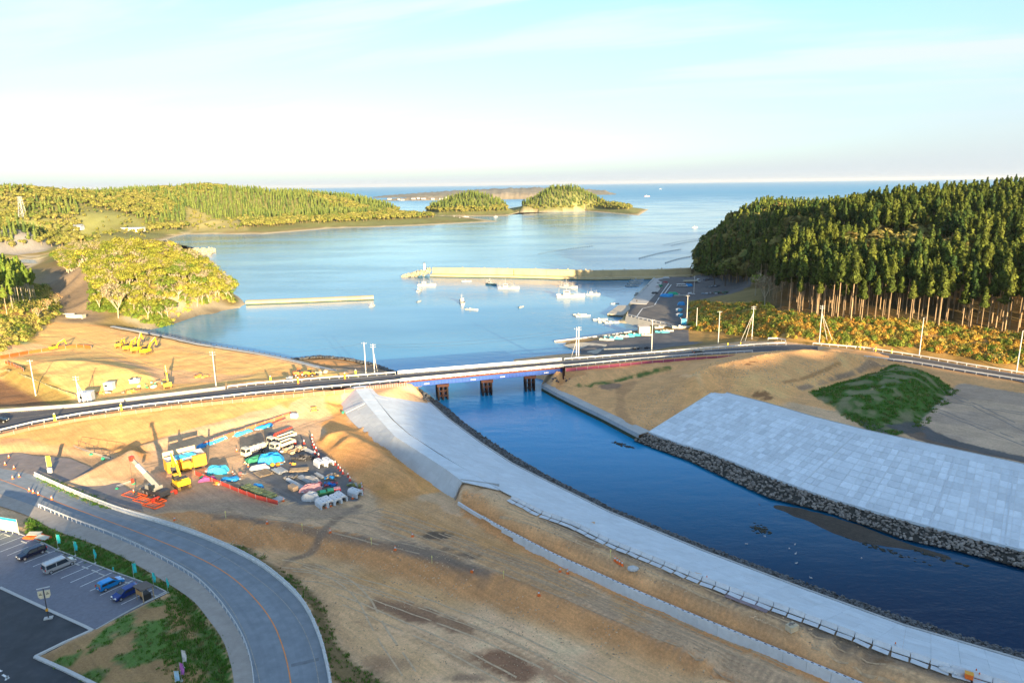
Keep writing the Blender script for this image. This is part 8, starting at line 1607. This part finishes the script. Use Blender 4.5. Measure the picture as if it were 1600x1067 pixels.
# ------------------------------------------------------------------ quay furniture
q_ = PL([(981, 487), (978, 494), (998, 499), (1039, 508), (1057, 513)], 3.05); t = thing('quay', 'concrete quay wall with tide line at the inner corner of the harbour', 'quay wall', q_[1])
for a, c in zip(dens(q_, 4), dens(q_, 4)[1:]): b = MB(); b.loft([[a + Vector((0, 0, .05)), a + Vector((-1.2, -2.2, -3.4)), a + Vector((.5, 1.2, -3.4)), a + Vector((.3, .9, .05))], [c + Vector((0, 0, .05)), c + Vector((-1.2, -2.2, -3.4)), c + Vector((.5, 1.2, -3.4)), c + Vector((.3, .9, .05))]]); b.build('wall_block', M_concw, t, world=True)
guardrail(PL([(981, 494), (998, 498.5), (1039, 507), (1052, 511)], 3.1), 'white railing along the quay corner above the water', 3.0, 1.0, style='beam', beam=(.08, .35))
qp = PL([(986, 474), (1009, 451), (1023, 435), (1036, 434), (1031, 452), (1010, 475)], 3.12); b = MB(); b.poly(qp, .2); tag(b.build('quay_apron', mat('apron_concrete', (.42, .41, .39), .85, var=.1, scale=.3)), kind='structure')
q2 = PL([(987, 473), (1009, 450.5), (1023.5, 434)], 3.0); t = thing('quay', 'long straight concrete quay edge facing the moored boats', 'quay wall', q2[1]); wall_run(t, q2, [(0, -3), (0, .15), (-1.0, .15), (-1.0, -3)], M_conc, 'wall_block', 8)
jt = PL([(949, 490), (966, 477), (993, 477), (974, 492)], 1.4); t = thing('jetty', 'low sloping concrete jetty at the quay corner', 'jetty', jt[0]); b = MB(); b.poly(jt, 2.2); b.build('deck', M_concw, t, world=True); b = MB(); b.bar(jt[0] + Vector((0, -.1, -.9)), jt[3] + Vector((0, -.1, -.9)), .1, .6); b.build('tide_band', M_alga, t, world=True)
for pl_ in ([(1052, 433), (1032, 461)], [(1057, 434), (1037, 461)], [(1030, 465), (1022, 478), (1004, 482), (994, 496), (1008, 499), (1040, 506)]): tag(ribbon(dens(PL(pl_, 3.0), 3), .45, .09).build('quay_line', M_line), kind='structure')
sl_ = PL([(866.5, 533.5, .1), (947, 525, 1.4), (985, 518.5, 1.9), (1000, 530, 2.3), (945, 540, 1.9), (905, 538, 1.4)]); 
ramp = thing('slipway_wall', 'sloping concrete side wall of the boat slipway', 'slope wall', P(930, 545, 0)); a_, c_ = PL([(880, 539, .8), (910, 534.5, 1.6), (948, 538, 2.5)]), PL([(902, 549, -.2), (925, 553, .2), (943, 552, .6)]); panel_grid(surf(c_, a_), 10, 1, 'slope_slab', (M_concw, M_concw), ramp, .3, .03)
b = MB(); [b.bar(p, q, .8, .5) for p, q in zip(PL([(866, 533, .3), (905, 528.5, .9), (947, 524, 1.4), (998, 516, 2.0)]), PL([(866, 533, .3), (905, 528.5, .9), (947, 524, 1.4), (998, 516, 2.0)])[1:])]; b.build('kerb', M_conc, ramp, world=True)
a_, c_ = P(944, 551, .8), P(998, 549, 2.0); b = MB(); b.bar(a_ + Vector((0, 0, .3)), c_ + Vector((0, 0, .3)), .5, 3.0); b.build('retaining_face', M_bedd, ramp, world=True)
g = G(1006, 520, 2.4); t = thing('hut', 'beige windowless hut among the hauled out boats', 'hut', g, .05); b = MB(); b.box((0, 0, 1.5), (5.2, 3.2, 3.0)); b.build('wall', flat('hut_beige', (.62, .48, .36), .8), t); b = MB(); b.box((0, 0, 3.05), (5.5, 3.5, .15)); b.build('roof', flat('hut_roof_pink', (.6, .5, .42), .8), t); b = MB(); b.box((1.0, -1.62, 1.0), (.9, .05, 2.0)); b.build('door', M_steel, t)
truck('blue bedded lorry with white cab in the shade of the quay', G(1081, 442, 3), .1, 'dump', M_white, 11); 
for x, y, c, lab, L in ((1062, 448, (.7, .7, .7), 'white van parked left of its neighbour on the quay', 4.4), (1069, 448, (.72, .72, .7), 'white van parked right of its neighbour on the quay', 4.4), (1080, 461, (.7, .7, .72), 'white car parked behind the green tarp row', 4.2), (1028, 449, (.65, .6, .6), 'pale car parked on the light quay apron', 4.0)): car('parked_van' if 'van' in lab else 'parked_car', lab, 'van' if 'van' in lab else 'car', G(x, y, 3), .2 if x > 1050 else 1.2, cp('paint_pale_%d' % x, c, 0, .4), L, 1.7, 1.8 if 'van' in lab else 1.5, van='van' in lab)
def qtarp(x, y, rx, ry, h, mt, lab, **k): tarp(lab, x, y, rx, ry, h, mt, z=3.02, **k)
qtarp(1042, 462, 4.2, 1.8, 2.0, M_tarp, 'blue sheeted heap left of the green one on the quay'); qtarp(1051, 460, 3.6, 1.8, 2.6, mat('emerald_tarp', (.02, .40, .22), .6, var=.15), 'emerald green sheeted heap on the quay'); qtarp(1076, 446, 2.6, 1.6, 2.2, M_tarp, 'blue sheeted heap beside the parked white vans'); qtarp(1065, 475, 2.4, 1.8, 2.2, M_tarp, 'blue sheeted stack at the right side of the quay ground'); qtarp(1031, 447, 2.0, 1.5, 1.8, M_gnet, 'green netted heap on the pale quay apron'); qtarp(1023, 458, 2.2, 1.4, 1.4, M_dk, 'dark net heap on the pale quay apron'); qtarp(1040, 441, 1.8, 1.2, 1.2, mat('maroon_net', (.25, .06, .08), .8), 'maroon net heap on the quay near the breakwater'); qtarp(1041, 434, 2.6, 1.2, 1.2, M_greyt, 'pale sheeted gear where quay and breakwater meet')
boat('white boat on blocks beside the green heap on the quay', 1064, 463.5, 9, .05, 'skiff', z=3); 
for x, y, lab in ((1061, 486, 'round white and blue bin stack, upper one'), (1061.5, 494, 'round white and blue bin stack, lower one')): g = G(x, y, 3); t = thing('bin_stack', lab, 'bins', g); [MB().cyl((dx, dy, 0), (dx, dy, 1.2), .8, .9, n=10).build('bin', M_cyan if (k % 2) else M_white, t) for k, (dx, dy) in enumerate(((-1, 0), (1, .3), (0, 1.4), (.1, -1.2)))]
g = G(1068, 507, 3); t = thing('tank_rack', 'blue tank in a metal rack beside the boat at the quay road', 'tank', g); b = MB(); b.box((0, 0, 1.4), (2.2, 1.8, 2.6)); b.build('tank', M_cyan, t); b = MB(); [b.bar((x, y, 0), (x, y, 3.2), .12) for x in (-1.3, 1.3) for y in (-1, 1)]; b.build('rack', M_steel, t)
def qheap(x, y, cols, n, rx, ry, sz, lab, h=1.8): heap(lab, x, y, cols, n, rx, ry, sz, z=3.05, h=h)
qheap(1108, 441, [(.04, .05, .07), (.06, .08, .10)], 60, 6, 3, 1.8, 'black buoy and net mountain at the foot of the headland', 3.5); qheap(1118, 449, [(.05, .06, .08), (.10, .14, .18), (.3, .35, .4)], 50, 6.5, 2.4, 1.6, 'dark floats with grey ropes below the net mountain'); qheap(1138, 446, [(.4, .42, .44), (.10, .12, .14)], 34, 5.5, 2.6, 1.6, 'pale sheets and floats at the right of the quay ground'); qheap(1108, 459, [(.35, .38, .42), (.2, .25, .3)], 20, 4.5, 1.4, 1.4, 'grey crates near the golden bushes', 1.0); qheap(1130, 458, [(.14, .10, .07), (.06, .08, .08), (.05, .14, .10)], 40, 7, 2.2, 1.6, 'brown and green netting at the foot of the woods', 1.2); qheap(1078, 434.5, [(.02, .03, .035)], 20, 4.5, 1.2, 1.5, 'black gear along the landward end of the breakwater', 1.0); qheap(1008, 545, [(.015, .016, .02)], 26, 5.5, 1.6, 1.3, 'black heap on the asphalt below the hauled out boats', .4)
for i, (x, y) in enumerate(((1005, 454.5), (1012, 448), (1021, 437.5), (995, 471.5))): g = G(x, y, 3); b = MB(); b.cyl((0, 0, 0), (0, 0, .7), .4, .3, n=8); b.cyl((0, 0, .7), (0, 0, .9), .55, n=8); tag(b.build('mooring_bollard', M_dk, None, loc=g + Vector((0, 0, .1))), 'dark mooring bollard on the edge of the straight quay', 'bollard', 'mooring bollards on the quay')
# ------------------------------------------------------------------ far shore
M_sea_w = mat('pale_seawall', (.64, .58, .46), .85, var=.1, scale=.1)
def swall(pl_, h, lab, z0=0): t = thing('seawall', lab, 'sea wall', P(*pl_[0], z0)); wall_run(t, [P(x, y, z0) for x, y in pl_], [(0, -1), (0, h), (-2, h + .2), (-3, -1)], M_sea_w, 'wall_section', 22, .1)
swall([(318, 357.5), (340, 354.5), (388, 354.5)], 6.5, 'cream sea wall along the far shore, left stretch'); swall([(459, 347.5), (500, 346.5), (559, 343.5)], 6.5, 'long cream sea wall along the far shore below the pine hills'); swall([(846, 330.5), (866, 330.2)], 5, 'short pale sea wall on the islet beach'); swall([(280, 348), (310, 347), (330, 345), (382, 343)], 4, 'pale roadside wall above the left far shore', 9); swall([(120, 358.5), (170, 355), (225, 352.5)], 1.6, 'white roadside rail through the far left fields', 8)
def house(label, g, size, wall_c, roof_c, rz=0.0, gable=True, name='house', nw=4):
    t = thing(name, label, 'house' if name == 'house' else 'building', g, rz); w, d, h = size; b = MB(); b.box((0, 0, h / 2 - .5), (w, d, h + 1)); b.build('wall', flat('wall_%d_%d' % (int(wall_c[0] * 100), int(wall_c[2] * 100)), wall_c, .85), t); b = MB(); r = flat('roof_%d_%d' % (int(roof_c[0] * 100), int(roof_c[2] * 100)), roof_c, .7)
    (b.prism([(-w / 2 - .5, h), (0, h + d * .3), (w / 2 + .5, h)], -d / 2 - .5, d / 2 + .5) if False else b.loft([[(-w / 2 - .5, -d / 2 - .5, h), (-w / 2 - .5, 0, h + d * .28), (-w / 2 - .5, d / 2 + .5, h)], [(w / 2 + .5, -d / 2 - .5, h), (w / 2 + .5, 0, h + d * .28), (w / 2 + .5, d / 2 + .5, h)]]) if gable else b.box((0, 0, h + .2), (w + 1, d + 1, .5))); b.build('roof', r, t)
    for i in range(nw): b = MB(); b.box((-w / 2 + w * (i + .5) / nw, -d / 2 - .03, h * .55), (w / nw * .5, .1, h * .3)); b.build('window', M_glass, t)
def gw(px, dist): g = WP(px, dist, 0); g.z = max(1.0, float(hz_at(g.x, g.y)[0])); return g
house('long cream building with flat grey roof in the far left fields', gw(203, 1040), (30, 12, 5.5), (.75, .68, .55), (.25, .27, .32), .05, False, 'public_building', 7); house('small grey roofed house beside the far left woods', gw(117, 1000), (12, 9, 5), (.5, .5, .48), (.2, .23, .28))
for i, (px, py, s, wc, rc_) in enumerate(((12, 383, 12, (.75, .75, .72), (.35, .55, .5)), (28, 380, 14, (.7, .6, .45), (.3, .32, .35)), (3, 388, 10, (.4, .6, .55), (.2, .45, .42)), (38, 386, 8, (.72, .7, .62), (.5, .3, .2)))): g = P(px, py, 2.2); house(['white port shed with pale green roof beyond the cove', 'brown port shed with grey roof beyond the cove', 'teal port shed at the left edge beyond the cove', 'small port hut with red roof beyond the cove'][i], g, (s, 7, 3.5), wc, rc_, .1, True, 'port_shed', 3)
for i in range(14): g = P(4 + i * 8.5 + random.uniform(-2, 2), 393 + random.uniform(-6, 3) - i * .7, 2.2); b = MB(); b.box((0, 0, .8), (random.uniform(2, 6), 2.2, 1.6), taper=.85); tag(b.build('stacked_goods', flat('goods_%d' % (i % 4), [(.72, .7, .65), (.4, .55, .6), (.6, .4, .25), (.3, .3, .3)][i % 4], .8), None, loc=g, rot=(0, 0, random.uniform(-.3, .3))), 'pale goods stacked on the small port ground beyond the cove', 'goods', 'goods on the small port ground')
for i, (px, py) in enumerate(((628, 335), (637, 336), (645, 337.5), (650, 335), (662, 335.5), (607, 338.5), (668, 337))): g = P(px, py, 2.5); house(['tiny house at the strait on the far spit, leftmost', 'tiny house on the far spit beside the strait', 'tiny dark shed on the far spit', 'tiny white house on the far spit', 'tiny house at the foot of the pine islet', 'tiny white shed on the far beach left of the spit', 'tiny brown shed before the pine islet'][i], g, (14, 9, 4.5), (.68, .62, .55), (.18, .2, .25), .3 * i, True, nw=2)
g = P(134, 494, 5.5); t = thing('concrete_abutment', 'pale concrete bridge abutment at the inland end of the sand fill', 'abutment', G(118, 497, 5.8)); b = MB(); b.box((0, 0, .6), (9, 1.2, 2.4)); b.box((4.6, -.6, .6), (.8, 3, 2.6)); b.build('wall', M_concw, t); b = MB(); b.box((-7, 5, 1.4), (7, .8, .5)); b.build('coping', M_conc, t)
# distant headlands beyond the bay
def headland(label, d, prof, depth, mt, zoff=0):
    t = []; N_ = 140; xs = np.linspace(prof[0][0], prof[-1][0], N_); ys = np.interp(xs, [p[0] for p in prof], [p[1] for p in prof]); vs = []; nz_ = fbm(xs * 1.0, xs * 0 + d, 9, 4) - .5; nk = len(xs)
    rows = [(0, 0), (.12, .35), (.3, .75), (.5, 1), (.75, .7), (1, 0)]
    for j, (o, k) in enumerate(rows):
        for i in range(nk): hgt = max(0, ys[i]) * k * (1 + .35 * nz_[i]) + (random.uniform(-2, 3) if 0 < k else -1) * (ys[i] > 3); w = WP(xs[i], d + depth * o, hgt); vs.append((w.x, w.y, w.z))
    q4 = np.array([(j * nk + i, j * nk + i + 1, (j + 1) * nk + i + 1, (j + 1) * nk + i) for j in range(len(rows) - 1) for i in range(nk - 1)]); me = grid_mesh('headland', np.array(vs), q4); me.materials.append(mt); o = link('headland', me); tag(o, kind='structure'); return o
M_hl = mat('headland_wood', (.17, .16, .13), .95, var=.35, scale=.012, dirt=((.10, .12, .08), .01, .6)); M_hl2 = mat('headland_grass', (.28, .23, .16), .95, var=.3, scale=.012, dirt=((.14, .15, .08), .01, .6))
headland('', 4200, [(585, 0), (610, 12), (640, 18), (670, 26), (700, 32), (760, 40), (800, 44), (850, 46), (900, 40), (925, 30), (950, 22), (962, 4), (966, 0)], 500, M_hl); headland('', 3300, [(600, 0), (620, 8), (650, 14), (690, 20), (740, 26), (800, 30), (840, 26), (860, 10), (870, 0)], 300, M_hl2)
for i in range(16): px = 612 + i * 11 + random.uniform(-4, 4); g = WP(px, 3290 + random.uniform(0, 30), random.uniform(1, 9)); house('tiny pale house on the distant headland shore', g, (random.uniform(10, 20), 10, 5), (.45, .43, .42), (.2, .2, .22), random.uniform(-.3, .3), True, nw=1)
for o in COL.objects:
    if o.get('label') == 'tiny pale house on the distant headland shore': o['group'] = 'houses on the distant headland shore'

# ------------------------------------------------------------------ the air: thin sea haze
b = MB(); b.box((0, 22200, 70), (91000, 46500, 160)); mh_ = bpy.data.materials.new('sea_haze'); mh_.use_nodes = True; N = mh_.node_tree.nodes; N.remove(N['Principled BSDF']); pv = N.new('ShaderNodeVolumePrincipled'); pv.inputs['Color'].default_value = (.90, .94, 1, 1); pv.inputs['Density'].default_value = 2e-5; pv.inputs['Anisotropy'].default_value = .2
mh_.node_tree.links.new(pv.outputs[0], N['Material Output'].inputs['Volume']); tag(b.build('haze', mh_), kind='stuff')
